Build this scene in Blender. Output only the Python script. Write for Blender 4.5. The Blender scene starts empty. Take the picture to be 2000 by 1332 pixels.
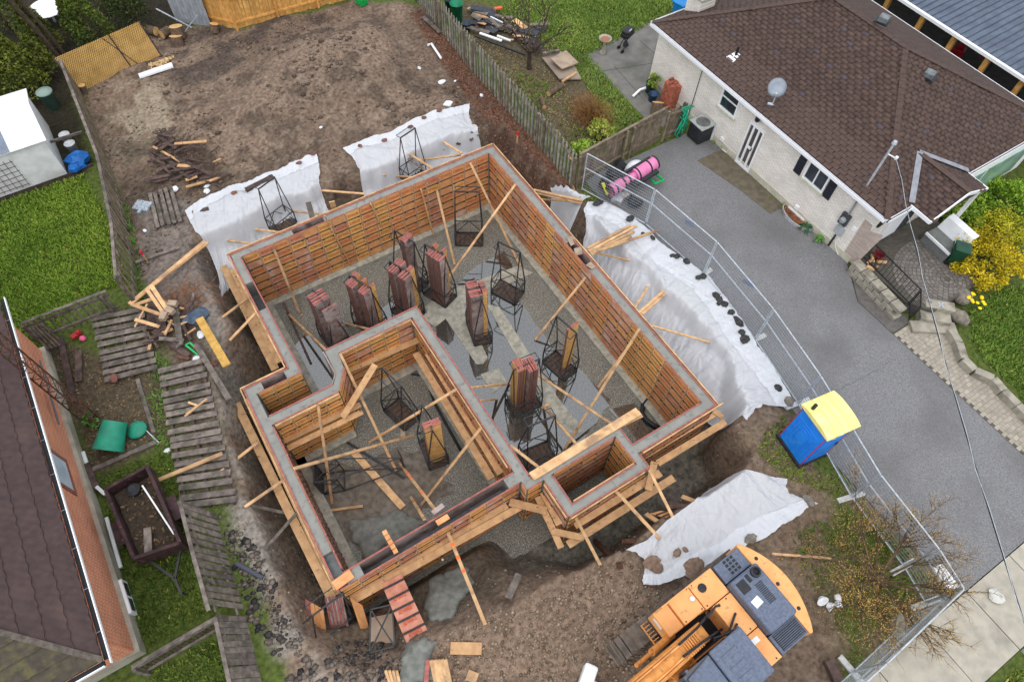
import bpy, math, random
import numpy as np
from mathutils import Vector, Matrix
random.seed(7); RNG = np.random.default_rng(7)
SC = bpy.context.scene
COL = SC.collection
# ------------------------------------------------------------------ camera
FPX = 1324.1                      # focal length in photo pixels (2000 wide)
AZ, PITCH, ROLL = 0.59898685, 1.01497307, 0.04544826
CAM = Vector((0, 0, 19.5))
_f = Vector((math.cos(PITCH)*math.sin(AZ), math.cos(PITCH)*math.cos(AZ), -math.sin(PITCH)))
_r = _f.cross(Vector((0, 0, 1))).normalized(); _u = _r.cross(_f)
RIGHT = _r*math.cos(ROLL) + _u*math.sin(ROLL)
UP = -_r*math.sin(ROLL) + _u*math.cos(ROLL)
FWD = _f
cd = bpy.data.cameras.new('camera'); cam = bpy.data.objects.new('camera', cd); COL.objects.link(cam)
cd.sensor_width = 36; cd.lens = FPX/2000*36; cd.clip_end = 2000; cd.clip_start = 0.1
cam.matrix_world = Matrix(((RIGHT.x, UP.x, -FWD.x, CAM.x), (RIGHT.y, UP.y, -FWD.y, CAM.y), (RIGHT.z, UP.z, -FWD.z, CAM.z), (0, 0, 0, 1)))
SC.camera = cam
# ------------------------------------------------------------------ sky, sun, exposure
W = bpy.data.worlds.new('World'); SC.world = W; W.use_nodes = True
nt = W.node_tree; nt.nodes.clear()
SUN_EL, SUN_AZ = math.radians(68), math.radians(215)     # compass azimuth clockwise from +Y
sky = nt.nodes.new('ShaderNodeTexSky'); sky.sky_type = 'NISHITA'; sky.sun_disc = False
sky.sun_elevation = SUN_EL; sky.sun_rotation = SUN_AZ; sky.dust_density = 5; sky.air_density = 1.2; sky.ozone_density = 1
hs = nt.nodes.new('ShaderNodeHueSaturation'); hs.inputs['Saturation'].default_value = 0.38   # overcast: grey sky
bg = nt.nodes.new('ShaderNodeBackground'); bg.inputs['Strength'].default_value = 0.15
wo = nt.nodes.new('ShaderNodeOutputWorld')
nt.links.new(sky.outputs[0], hs.inputs['Color']); cl = nt.nodes.new('ShaderNodeMix'); cl.data_type = 'RGBA'; cl.inputs['Factor'].default_value = .65; cl.inputs['B'].default_value = (7.0, 7.25, 7.6, 1)   # even cloud layer over the clear sky
nt.links.new(hs.outputs[0], cl.inputs['A']); nt.links.new(cl.outputs['Result'], bg.inputs[0]); nt.links.new(bg.outputs[0], wo.inputs[0])
sl = bpy.data.lights.new('sun', 'SUN'); sl.energy = 0.5; sl.angle = math.radians(70); sl.color = (1, .97, .93)
so = bpy.data.objects.new('sun', sl); COL.objects.link(so)
sd = Vector((math.sin(SUN_AZ)*math.cos(SUN_EL), math.cos(SUN_AZ)*math.cos(SUN_EL), math.sin(SUN_EL)))
so.rotation_euler = sd.to_track_quat('Z', 'Y').to_euler()
SC.view_settings.view_transform = 'Standard'; SC.view_settings.look = 'None'; SC.view_settings.gamma = 1
SC.view_settings.exposure = 0.42
SC.render.engine = 'CYCLES'; SC.cycles.max_bounces = 6; SC.cycles.transparent_max_bounces = 12
SC.cycles.use_denoising = True
# ------------------------------------------------------------------ photo pixel -> place
def ray(u, v):
    return RIGHT*((u-1000)/FPX) - UP*((v-666)/FPX) + FWD
def G(u, v, z=0.0):               # point of the horizontal plane z
    d = ray(u, v); return CAM + d*((z-CAM.z)/d.z)
def GX(u, v, x):
    d = ray(u, v); return CAM + d*((x-CAM.x)/d.x)
def GY(u, v, y):
    d = ray(u, v); return CAM + d*((y-CAM.y)/d.y)
def HT(b, u, v):                  # height over b at which the vertical through b meets the pixel
    d = ray(u, v); k = math.hypot(b.x, b.y)/math.hypot(d.x, d.y); return (CAM+d*k).z - b.z
def pix(p):
    q = Vector(p)-CAM; w = q.dot(FWD); return (1000+FPX*q.dot(RIGHT)/w, 666-FPX*q.dot(UP)/w)
def S(r, g, b, k=1.0):            # photo sRGB -> linear base colour
    f = lambda c: (c/12.92 if c <= .04045 else ((c+.055)/1.055)**2.4)
    return (f(r/255)*k, f(g/255)*k, f(b/255)*k, 1)
# ------------------------------------------------------------------ numpy value noise
def _hash(ix, iy, s):
    h = (ix.astype(np.int64)*374761393 + iy.astype(np.int64)*668265263 + s*1442695041) & 0xFFFFFFFF
    h = ((h ^ (h >> 13))*1274126177) & 0xFFFFFFFF
    return ((h ^ (h >> 16)) & 0xFFFF)/65535.0
def vnoise(x, y, s=0):
    x = np.asarray(x, float); y = np.asarray(y, float)
    ix = np.floor(x); iy = np.floor(y); fx = x-ix; fy = y-iy
    fx = fx*fx*(3-2*fx); fy = fy*fy*(3-2*fy)
    a = _hash(ix, iy, s); b = _hash(ix+1, iy, s); c = _hash(ix, iy+1, s); d = _hash(ix+1, iy+1, s)
    return (a*(1-fx)+b*fx)*(1-fy)+(c*(1-fx)+d*fx)*fy
def fbm(x, y, s=0, o=4):
    t = 0; a = .5; n = 0
    for i in range(o):
        t = t+a*vnoise(np.asarray(x)*2**i, np.asarray(y)*2**i, s+i*17); n += a; a *= .5
    return t/n
def sstep(a, b, x):
    t = np.clip((x-a)/(b-a), 0, 1); return t*t*(3-2*t)
def inside(poly, x, y):
    x = np.asarray(x, float); y = np.asarray(y, float); r = np.zeros(x.shape, bool); n = len(poly)
    for i in range(n):
        x0, y0 = poly[i][:2]; x1, y1 = poly[(i+1) % n][:2]
        c = ((y0 > y) != (y1 > y))
        with np.errstate(divide='ignore', invalid='ignore'):
            r ^= c & (x < (x1-x0)*(y-y0)/((y1-y0) if y1 != y0 else 1e-9)+x0)
    return r
def sdist(poly, x, y):            # >0 inside
    d = np.full(np.shape(x), 1e9); n = len(poly)
    for i in range(n):
        x0, y0 = poly[i][:2]; x1, y1 = poly[(i+1) % n][:2]
        dx, dy = x1-x0, y1-y0; L = dx*dx+dy*dy+1e-12
        t = np.clip(((x-x0)*dx+(y-y0)*dy)/L, 0, 1)
        d = np.minimum(d, np.hypot(x-x0-t*dx, y-y0-t*dy))
    return np.where(inside(poly, x, y), d, -d)
# ------------------------------------------------------------------ materials
MATS = {}
def mat(name, c, c2=None, scale=6, rough=.75, bump=0, bscale=30, spec=.35, rnd=0, metal=0, stretch=None, lo=.35, hi=.65, c3=None, s3=1.5, lo3=.55, hi3=.7, attr=None, coat=0, alpha=1, trans=0):
    if name in MATS: return MATS[name]
    m = bpy.data.materials.new(name); m.use_nodes = True; t = m.node_tree; N = t.nodes; L = t.links
    b = N['Principled BSDF']; b.inputs['Roughness'].default_value = rough; b.inputs['Specular IOR Level'].default_value = spec
    b.inputs['Metallic'].default_value = metal; b.inputs['Coat Weight'].default_value = coat; b.inputs['Coat Roughness'].default_value = .1
    tc = N.new('ShaderNodeTexCoord'); vec = tc.outputs['Object']
    oi = N.new('ShaderNodeObjectInfo')
    ad = N.new('ShaderNodeVectorMath'); ad.operation = 'MULTIPLY_ADD'; L.new(oi.outputs['Random'], ad.inputs[0]); ad.inputs[1].default_value = (37, 53, 71); L.new(vec, ad.inputs[2]); vec = ad.outputs[0]
    if stretch:
        mp = N.new('ShaderNodeMapping'); mp.inputs['Scale'].default_value = stretch; L.new(vec, mp.inputs[0]); vec = mp.outputs[0]
    def ramp(sc, lo, hi, det=5):
        n = N.new('ShaderNodeTexNoise'); n.inputs['Scale'].default_value = sc; n.inputs['Detail'].default_value = det; L.new(vec, n.inputs['Vector'])
        r = N.new('ShaderNodeMapRange'); r.inputs['From Min'].default_value = lo; r.inputs['From Max'].default_value = hi; L.new(n.outputs[0], r.inputs[0]); return r.outputs[0]
    def mix(f, a, bb):
        x = N.new('ShaderNodeMix'); x.data_type = 'RGBA'; L.new(f, x.inputs['Factor'])
        if isinstance(a, tuple): x.inputs['A'].default_value = a
        else: L.new(a, x.inputs['A'])
        if isinstance(bb, tuple): x.inputs['B'].default_value = bb
        else: L.new(bb, x.inputs['B'])
        return x.outputs['Result']
    cur = c
    if attr:
        an = N.new('ShaderNodeAttribute'); an.attribute_name = attr; cur = an.outputs['Color']
    if c2 is not None and attr:
        x = N.new('ShaderNodeMix'); x.data_type = 'RGBA'; x.blend_type = 'MULTIPLY'; x.inputs['Factor'].default_value = 1
        L.new(cur, x.inputs['A']); L.new(mix(ramp(scale, lo, hi, 8), c, c2), x.inputs['B']); cur = x.outputs['Result']
    elif c2 is not None: cur = mix(ramp(scale, lo, hi), c, c2)
    if c3 is not None: cur = mix(ramp(s3, lo3, hi3), cur, c3)
    if rnd:
        h = N.new('ShaderNodeHueSaturation'); mr = N.new('ShaderNodeMapRange'); L.new(oi.outputs['Random'], mr.inputs[0])
        mr.inputs['To Min'].default_value = 1-rnd; mr.inputs['To Max'].default_value = 1+rnd; L.new(mr.outputs[0], h.inputs['Value'])
        if isinstance(cur, tuple): h.inputs['Color'].default_value = cur
        else: L.new(cur, h.inputs['Color'])
        cur = h.outputs[0]
    if isinstance(cur, tuple): b.inputs['Base Color'].default_value = cur
    else: L.new(cur, b.inputs['Base Color'])
    if bump:
        n = N.new('ShaderNodeTexNoise'); n.inputs['Scale'].default_value = bscale; n.inputs['Detail'].default_value = 6; L.new(vec, n.inputs['Vector'])
        bp = N.new('ShaderNodeBump'); bp.inputs['Strength'].default_value = min(1, bump*8); bp.inputs['Distance'].default_value = bump; L.new(n.outputs[0], bp.inputs['Height']); L.new(bp.outputs[0], b.inputs['Normal'])
    if alpha < 1: b.inputs['Alpha'].default_value = alpha
    if trans: b.inputs['Transmission Weight'].default_value = trans
    MATS[name] = m; return m
# ------------------------------------------------------------------ mesh helpers
class MB:
    def __init__(s): s.v = []; s.f = []; s.mi = []
    def raw(s, v, f, mi=0):
        o = len(s.v); s.v += [tuple(p) for p in v]; s.f += [tuple(i+o for i in q) for q in f]; s.mi += [mi]*len(f); return s
    def box(s, c, size, rz=0, M=None, mi=0):
        x, y, z = [a/2 for a in size]; ca, sa = math.cos(rz), math.sin(rz); P = []
        for dz in (-z, z):
            for dx, dy in ((-x, -y), (x, -y), (x, y), (-x, y)):
                p = Vector((dx*ca-dy*sa+c[0], dx*sa+dy*ca+c[1], dz+c[2])); P.append(M @ p if M else p)
        return s.raw(P, [(3, 2, 1, 0), (4, 5, 6, 7), (0, 1, 5, 4), (1, 2, 6, 5), (2, 3, 7, 6), (3, 0, 4, 7)], mi)
    def bb(s, a, b, mi=0):        # axis box from min corner to max corner
        return s.box([(p+q)/2 for p, q in zip(a, b)], [abs(q-p) for p, q in zip(a, b)], mi=mi)
    def bar(s, a, b, w, h=None, up=(0, 0, 1), mi=0):   # box bar a->b, w across, h along up
        h = h or w; a = Vector(a); b = Vector(b); d = (b-a).normalized(); up = Vector(up)
        if abs(d.dot(up)) > .98: up = Vector((1, 0, 0)) if abs(d.x) < .9 else Vector((0, 1, 0))
        sd = d.cross(up).normalized(); u = sd.cross(d); P = []
        for p in (a, b):
            for i, j in ((-1, -1), (1, -1), (1, 1), (-1, 1)): P.append(p+sd*(i*w/2)+u*(j*h/2))
        return s.raw(P, [(3, 2, 1, 0), (4, 5, 6, 7), (0, 1, 5, 4), (1, 2, 6, 5), (2, 3, 7, 6), (3, 0, 4, 7)], mi)
    def tube(s, pts, r, n=6, cap=True, mi=0):
        pts = [Vector(p) for p in pts]; rs = r if isinstance(r, (list, tuple)) else [r]*len(pts); V = []; F = []; k = len(pts)
        ref = None
        for i, p in enumerate(pts):
            d = (pts[min(i+1, k-1)]-pts[max(i-1, 0)]).normalized()
            if ref is None: ref = Vector((0, 0, 1)) if abs(d.z) < .9 else Vector((1, 0, 0))
            a = d.cross(ref).normalized(); b = a.cross(d); ref = b
            for j in range(n):
                t = 2*math.pi*j/n; V.append(p+a*(math.cos(t)*rs[i])+b*(math.sin(t)*rs[i]))
        for i in range(k-1):
            for j in range(n): F.append((i*n+j, i*n+(j+1) % n, (i+1)*n+(j+1) % n, (i+1)*n+j))
        if cap: F += [tuple(range(n-1, -1, -1)), tuple((k-1)*n+j for j in range(n))]
        return s.raw(V, F, mi)
    def lathe(s, c, prof, n=20, cap=True, M=None, mi=0):   # prof: (r,z)
        V = []; F = []
        for r, z in prof:
            for j in range(n):
                t = 2*math.pi*j/n; p = Vector((c[0]+r*math.cos(t), c[1]+r*math.sin(t), c[2]+z)); V.append(M @ p if M else p)
        for i in range(len(prof)-1):
            for j in range(n): F.append((i*n+j, i*n+(j+1) % n, (i+1)*n+(j+1) % n, (i+1)*n+j))
        if cap: F += [tuple(range(n-1, -1, -1)), tuple((len(prof)-1)*n+j for j in range(n))]
        return s.raw(V, F, mi)
    def prism(s, poly, z0, z1, mi=0):      # poly: list of xy (ccw), z may be functions
        n = len(poly); V = [(p[0], p[1], z0) for p in poly]+[(p[0], p[1], z1) for p in poly]
        ar = sum(poly[i][0]*poly[(i+1) % n][1]-poly[(i+1) % n][0]*poly[i][1] for i in range(n))
        if ar < 0: V = V[:n][::-1]+V[n:][::-1]
        return s.raw(V, [tuple(range(n-1, -1, -1)), tuple(range(n, 2*n))]+[(i, (i+1) % n, n+(i+1) % n, n+i) for i in range(n)], mi)
    def slab(s, quad, t, mi=0):            # 4+ coplanar 3d points thickened along normal by t (downwards side)
        q = [Vector(p) for p in quad]; nrm = (q[1]-q[0]).cross(q[2]-q[1]).normalized(); n = len(q)
        V = q+[p-nrm*t for p in q]
        return s.raw(V, [tuple(range(n)), tuple(range(2*n-1, n-1, -1))]+[(i, n+i, n+(i+1) % n, (i+1) % n) for i in range(n)], mi)
    def rock(s, c, r, seed=0, sq=.7, mi=0, n=8):
        rr = random.Random(seed); V = []; rows = [(-.8, .55), (-.2, 1), (.45, .9), (.85, .5)]
        ph = rr.random()*6; ax = rr.uniform(.75, 1.25)
        for z, k in rows:
            for j in range(n):
                t = 2*math.pi*j/n+ph; q = k*r*rr.uniform(.8, 1.18); V.append((c[0]+math.cos(t)*q*ax, c[1]+math.sin(t)*q/ax, c[2]+z*r*sq*rr.uniform(.85, 1.15)))
        F = [tuple(range(n-1, -1, -1)), tuple(3*n+j for j in range(n))]
        for i in range(3):
            for j in range(n): F.append((i*n+j, i*n+(j+1) % n, (i+1)*n+(j+1) % n, (i+1)*n+j))
        return s.raw(V, F, mi)
    def mesh(s, name, mats, off=None, smooth=False):
        me = bpy.data.meshes.new(name); v = s.v
        if off is not None: v = [(p[0]-off[0], p[1]-off[1], p[2]-off[2]) for p in v]
        me.from_pydata(v, [], s.f); mats = mats if isinstance(mats, (list, tuple)) else [mats]
        for m in mats: me.materials.append(m)
        if len(mats) > 1: me.polygons.foreach_set('material_index', s.mi)
        if smooth: me.polygons.foreach_set('use_smooth', [True]*len(s.f))
        me.update(); return me
    def build(s, name, mats, parent=None, smooth=False, bevel=0, label=None):
        off = rootloc(parent) if parent else (sum(p[0] for p in s.v)/len(s.v), sum(p[1] for p in s.v)/len(s.v), min(p[2] for p in s.v))
        o = bpy.data.objects.new(name, s.mesh(name, mats, off, smooth)); COL.objects.link(o)
        if parent: o.parent = parent
        else: o.location = off
        if bevel:
            b = o.modifiers.new('bevel', 'BEVEL'); b.width = bevel; b.segments = 2; b.limit_method = 'ANGLE'
        if label: o['label'] = label
        return o
def rootloc(o):
    l = Vector(o.location)
    while o.parent: o = o.parent; l += Vector(o.location)
    return l
def tag(o, label, cat=None, group=None, kind=None):
    if label: o['label'] = label
    if cat: o['category'] = cat
    if group: o['group'] = group
    if kind: o['kind'] = kind
    return o
def thing(name, label, cat, loc=(0, 0, 0), group=None):
    o = bpy.data.objects.new(name, None); COL.objects.link(o); o.location = loc; o.empty_display_size = .2
    return tag(o, label, cat, group)
def link(name, me, parent=None, loc=(0, 0, 0), rot=None, scale=None):
    o = bpy.data.objects.new(name, me); COL.objects.link(o); o.parent = parent; o.location = loc
    if rot: o.rotation_euler = rot
    if scale: o.scale = scale
    return o
def npmesh(name, V, F, mats, cols=None, smooth=False):     # V (n,3), F (m,k) numpy
    me = bpy.data.meshes.new(name); V = np.ascontiguousarray(V, np.float32); F = np.ascontiguousarray(F, np.int32); m, k = F.shape
    me.vertices.add(len(V)); me.vertices.foreach_set('co', V.ravel()); me.loops.add(m*k); me.loops.foreach_set('vertex_index', F.ravel())
    me.polygons.add(m); me.polygons.foreach_set('loop_start', np.arange(0, m*k, k, dtype=np.int32))
    if smooth: me.polygons.foreach_set('use_smooth', np.ones(m, bool))
    for q in (mats if isinstance(mats, (list, tuple)) else [mats]): me.materials.append(q)
    me.update(calc_edges=True)
    if cols is not None:
        a = me.color_attributes.new('Col', 'FLOAT_COLOR', 'POINT'); c = np.ones((len(V), 4), np.float32); c[:, :3] = cols[:, :3]; a.data.foreach_set('color', c.ravel())
    return me
def npobj(name, V, F, mats, cols=None, smooth=False, label=None, cat=None, kind=None, parent=None, group=None):
    if parent: V = np.asarray(V)-np.array(rootloc(parent))
    o = bpy.data.objects.new(name, npmesh(name, V, F, mats, cols, smooth)); COL.objects.link(o)
    if parent: o.parent = parent
    return tag(o, label, cat, group, kind)
# ------------------------------------------------------------------ common materials
LUM = mat('lumber', S(212, 174, 130), S(188, 148, 106), 5, .75, .002, 60, rnd=.2, c3=S(150, 120, 96), s3=2.2, lo3=.5, hi3=.68)
LUMW = mat('lumber_stained', S(198, 158, 114), S(172, 134, 96), 4, .75, .002, 60, rnd=.15, c3=S(95, 82, 72), s3=9, lo3=.62, hi3=.72)
OLDW = mat('weathered_wood', S(128, 118, 110), S(88, 80, 76), 5, .85, .004, 40, rnd=.22, c3=S(70, 72, 58), s3=2)
DARKW = mat('old_dark_wood', S(96, 78, 72), S(62, 50, 48), 5, .85, .004, 40, rnd=.25)
FENW = mat('fence_grey_wood', S(158, 156, 146), S(112, 108, 98), 4, .85, .004, 40, rnd=.2, c3=S(84, 82, 66), s3=1.5)
FENB = mat('fence_brown_wood', S(138, 124, 106), S(100, 88, 74), 4, .85, .004, 40, rnd=.2, c3=S(96, 98, 70), s3=2)
CEDAR = mat('cedar_wood', S(222, 170, 98), S(190, 136, 70), 5, .7, .002, 50, rnd=.15)
RACK = mat('black_steel', S(52, 54, 58), S(38, 38, 40), 8, .5, .001, 60, spec=.5, c3=S(78, 58, 46), s3=5, lo3=.6, hi3=.72)
STEEL = mat('galvanised_steel', S(205, 212, 220), S(170, 178, 186), 10, .4, 0, metal=.35)
CONC = mat('fresh_concrete', S(142, 142, 136), S(130, 130, 125), 2.5, .7, .004, 25, c3=S(116, 116, 112), s3=6)
FOOT = mat('footing_concrete', S(176, 172, 158), S(142, 140, 130), 5, .75, .004, 30, c3=S(110, 108, 100), s3=14, lo3=.62, hi3=.7)
REDEDGE = mat('red_edge_paint', S(176, 104, 96), S(140, 84, 78), 9, .7)
FILM = mat('film_faced_ply', S(132, 110, 104), S(172, 158, 154), 2.2, .45, .002, 20, rnd=.15, c3=S(104, 84, 78), s3=5, lo3=.5, hi3=.7)
WHITE = mat('white_paint', S(236, 238, 240), S(222, 226, 230), 4, .5)
WHITEV = mat('white_vinyl', S(240, 242, 246), None, rough=.35, spec=.5)
GLASS = mat('dark_glass', S(58, 66, 74), S(38, 44, 50), 2, .08, spec=.8)
BLACKP = mat('black_plastic', S(38, 40, 44), S(28, 29, 31), 6, .45)
ORANGE = mat('orange_marker_paint', S(250, 110, 50), None, rough=.6)
GREENP = mat('green_plastic', S(20, 150, 110), S(30, 120, 90), 4, .4, rnd=.05)
RUST = mat('rusty_steel', S(98, 66, 50), S(60, 42, 36), 8, .8)
PLY = mat('plywood', S(176, 158, 138), S(150, 130, 112), 3, .8, .002, 30)
# ------------------------------------------------------------------ terrain
def PG(px, z=0.0): return [tuple(G(u, v, z)[:2]) for u, v in px]
T0 = 0.45                      # top of the forms
FL = -2.58                     # pit floor
PIT = PG([(372, 480), (404, 548), (452, 640), (424, 712), (432, 763), (448, 844), (478, 949), (508, 1030), (524, 1085), (572, 1184), (600, 1250), (640, 1285), (700, 1300), (770, 1290), (845, 1246), (896, 1216), (950, 1198), (992, 1168), (1085, 1126), (1214, 1079), (1300, 1010), (1390, 955), (1445, 925), (1462, 880), (1440, 835), (1455, 790)])
PIT += [(12.75, 6.0), (12.55, 9.5), (12.5, 12.0), (12.25, 16), (12.2, 19.2), (10, 19.75), (6.5, 19.5), (4.4, 19.9), (1.5, 19.6), (-0.6, 19.5)]
BX0, BX1, BY0, BY1 = -12.0, 30.0, -9.0, 42.0
def terr(x, y):
    x = np.asarray(x, float); y = np.asarray(y, float)
    wx = x+.5*(fbm(x*1.1, y*1.1, 3)-.5); wy = y+.5*(fbm(x*1.1, y*1.1, 9)-.5)
    d = sdist(PIT, wx, wy)
    lot = sstep(-3.0, -2.2, x)*sstep(12.9, 12.2, x)*sstep(-3.2, -2.2, y)
    mound = .75*np.exp(-(((x-6.3)/3.6)**2+((y-25.6)/3.2)**2))+.35*np.exp(-(((x-9.5)/2.5)**2+((y-27)/2.2)**2))
    back = sstep(18.5, 21, y)
    ang = .62; ru = (x-6.2)*math.cos(ang)-(y-25)*math.sin(ang); rv = (x-6.2)*math.sin(ang)+(y-25)*math.cos(ang)+.5*np.sin(ru*.5)
    rut = sum(np.exp(-((rv-c)/.22)**2) for c in (-2.6, -1.0, 1.6, 3.2))*(.5+.5*vnoise(ru*6, np.zeros_like(ru), 5))*sstep(.3, .55, fbm(x*.35, y*.35, 88))
    h = lot*back*(mound*1.25+.6*(fbm(x*.45, y*.45, 21)-.5)-.11*rut)
    h = h+lot*(.16*(fbm(x*1.6, y*1.6, 31, 3)-.5)+.07*(fbm(x*5, y*5, 41, 2)-.5)*sstep(.3, .6, fbm(x*.5, y*.5, 44)))
    front = sstep(5, 2.5, y)*lot
    h = h+front*.25*(fbm(x*.8, y*.8, 51)-.5)
    slope = (1.15+.5*fbm(x*.5, y*.5, 61))*(1-.6*sstep(4.6, 4.0, y)*sstep(3.5, 5, x))
    # front-left shelf is shallower
    k = np.clip(d/slope, 0, 1); k = np.where(d > 0, k**.75, 0)
    fl = FL-.04+.05*(fbm(x*1.5, y*1.5, 71)-.5)
    shelf = sstep(4.6, 3.6, x+.25*y)*sstep(5.4, 4.9, y)         # muddy bank before the garage front
    fl = fl+shelf*(1.15+.5*(fbm(x*1.2, y*1.2, 81)-.5))
    lip = .12*np.exp(-(np.minimum(d, 0)/.5)**2)*(d <= 0)*lot
    return (h+lip)*(1-k)+fl*k
step = .11
xs = np.arange(BX0, BX1+1e-6, step); ys = np.arange(BY0, BY1+1e-6, step); BX1 = xs[-1]; BY1 = ys[-1]
GXX, GYY = np.meshgrid(xs, ys); gx = GXX.ravel(); gy = GYY.ravel(); gzv = terr(gx, gy)
edge = (gx < BX0+.01) | (gx > BX1-.01) | (gy < BY0+.01) | (gy > BY1-.01); gzv[edge] = 0
HM = gzv.reshape(GXX.shape)
def tzs(x, y):
    fx = np.clip((np.asarray(x)-BX0)/step, 0, HM.shape[1]-1.001); fy = np.clip((np.asarray(y)-BY0)/step, 0, HM.shape[0]-1.001); i = fx.astype(int); j = fy.astype(int); a = fx-i; b = fy-j
    return (HM[j, i]*(1-a)+HM[j, i+1]*a)*(1-b)+(HM[j+1, i]*(1-a)+HM[j+1, i+1]*a)*b
def tz(x, y): return float(tzs(np.array([x]), np.array([y]))[0])
def GG(u, v, up=1.2):            # photo pixel -> terrain
    d = ray(u, v); t0 = (up-CAM.z)/d.z; t1 = (-2.9-CAM.z)/d.z
    ts = np.linspace(t0, t1, 240); X = CAM.x+d.x*ts; Y = CAM.y+d.y*ts; Z = CAM.z+d.z*ts; H = tzs(X, Y)
    b = np.nonzero(Z <= H)[0]; i = b[0] if len(b) else 239
    return Vector((X[i], Y[i], float(H[i])))
# soil colours
def lin(*c): return np.array(S(*c)[:3])
colr = np.zeros((len(gx), 3)); colr[:] = lin(82, 96, 44)
def paint(mask, c): global colr; m = np.clip(mask, 0, 1)[:, None]; colr = colr*(1-m)+np.asarray(c)*m
def pm(poly, soft=.25, warp=.5, s=5):   # soft polygon mask with ragged edge
    return sstep(-soft, soft, sdist(poly, gx, gy)+warp*(fbm(gx*1.4, gy*1.4, s)-.5))
N1 = fbm(gx*.35, gy*.35, 101); N2 = fbm(gx*1.3, gy*1.3, 111); N3 = fbm(gx*4, gy*4, 121, 3)
LOT = PG([(300, 40), (470, 66), (690, -4), (826, 15), (925, 141), (1061, 294), (1128, 372), (1180, 400)])+[(13.2, 11), (13.2, 4), (12.6, 1.5), (9.6, -2.0), (8.6, -3.2), (3.5, -3.4), (-3.4, 4), (-3.1, 10), (-3.1, 17)]+PG([(262, 497), (231, 368), (158, 183)])
mk = pm(LOT, .2, .5)
paint(mk, lin(112, 96, 84)); paint(mk*sstep(.42, .62, N1)*.8, lin(132, 114, 100)); paint(mk*sstep(.5, .66, N2)*.75, lin(84, 72, 63)); paint(mk*sstep(.55, .75, N3)*.5, lin(140, 126, 112))
paint(pm(PG([(215, 165), (330, 150), (345, 260), (300, 330), (215, 300)]), .5, 1.5)*sstep(.35, .6, N2)*.75, lin(158, 146, 128))
paint(pm(PG([(330, 75), (640, 20), (700, 60), (480, 150), (330, 190)]), .5, 1.2)*sstep(.4, .6, N2)*.7, lin(78, 70, 66))
paint(pm(PG([(230, 270), (430, 290), (440, 380), (330, 440), (240, 400)]), .5, 1.2)*sstep(.35, .6, N2)*.75, lin(76, 66, 56))
paint(pm(PG([(270, 400), (370, 390), (400, 560), (440, 640), (280, 600)]), .3, .8)*.8, lin(122, 114, 110))
paint(pm(PG([(800, 10), (870, 60), (1000, 210), (1120, 370), (1040, 390), (930, 220), (860, 130)]), .3, .7)*sstep(.3, .5, N3)*.8, lin(88, 62, 54))
paint(pm(PG([(390, 580), (470, 720), (470, 900), (520, 1060), (640, 1332), (560, 1332), (450, 1010), (420, 800)]), .3, .5)*sstep(.3, .55, N2)*.7, lin(150, 146, 140))
# front dirt
paint(pm(PG([(850, 1250), (1220, 1085), (1290, 1180), (1180, 1332), (860, 1332)]), .4, .8)*.8, lin(136, 116, 100))
din = sdist(PIT, gx, gy)
pmk = sstep(.1, .7, din)
paint(pmk*.85, lin(104, 92, 80)); paint(pmk*sstep(.5, .65, N2)*.6, lin(74, 66, 58))
shelfm = sstep(4.6, 3.6, gx+.25*gy)*sstep(5.4, 4.9, gy)*pmk
grav = np.maximum(sstep(1.1, 1.5, din), sstep(.35, .8, din)*sstep(4.8, 4.2, gy))*sstep(1.2, 2.2, gx)*(1-shelfm)
paint(grav, lin(112, 109, 101)); paint(grav*sstep(.5, .62, N3)*.6, lin(84, 81, 74))
# other yards
paint(pm(PG([(940, 0), (1140, 110), (1260, 245), (1210, 290), (1125, 300), (925, 90), (870, 0)]), .3, .8), lin(92, 84, 66))
paint(pm(PG([(60, 650), (180, 690), (330, 730), (330, 860), (190, 930), (150, 850)]), .3, .5)*.9, lin(84, 74, 64))
paint(pm(PG([(180, 610), (310, 600), (420, 700), (480, 960), (360, 1000), (330, 760)]), .3, .5)*.6, lin(96, 86, 74))
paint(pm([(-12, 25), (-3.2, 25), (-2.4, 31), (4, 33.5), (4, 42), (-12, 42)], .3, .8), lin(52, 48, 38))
paint(pm(PG([(1440, 830), (1520, 800), (1580, 920), (1700, 960), (1880, 1170), (1640, 1332), (1540, 1332), (1600, 1240), (1450, 1060)]), .3, .8)*sstep(.42, .6, N2)*.8, lin(122, 108, 92))
kx = len(xs); ii = np.arange(len(ys)-1)[:, None]*kx+np.arange(kx-1)[None, :]
F = np.stack([ii, ii+1, ii+1+kx, ii+kx], -1).reshape(-1, 4)
nv = len(gx); R_ = 320.0
V = np.concatenate([np.stack([gx, gy, gzv], 1), np.array([[-R_, -R_, 0], [R_, -R_, 0], [R_, R_, 0], [-R_, R_, 0], [BX0, BY0, 0], [BX1, BY0, 0], [BX1, BY1, 0], [BX0, BY1, 0]])])
F = np.concatenate([F, np.array([[nv, nv+1, nv+5, nv+4], [nv+1, nv+2, nv+6, nv+5], [nv+2, nv+3, nv+7, nv+6], [nv+3, nv, nv+4, nv+7]])])
colr = np.concatenate([colr, np.tile(lin(84, 96, 52), (8, 1))])
SOIL = mat('soil', (.52, .5, .475, 1), (1.3, 1.28, 1.25, 1), 7, .92, .07, 11, spec=.2, attr='Col', lo=.3, hi=.7)
npobj('ground', V, F, SOIL, colr, label='bare brown soil of the building lot with the excavated pit and yards', kind='structure')
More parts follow.
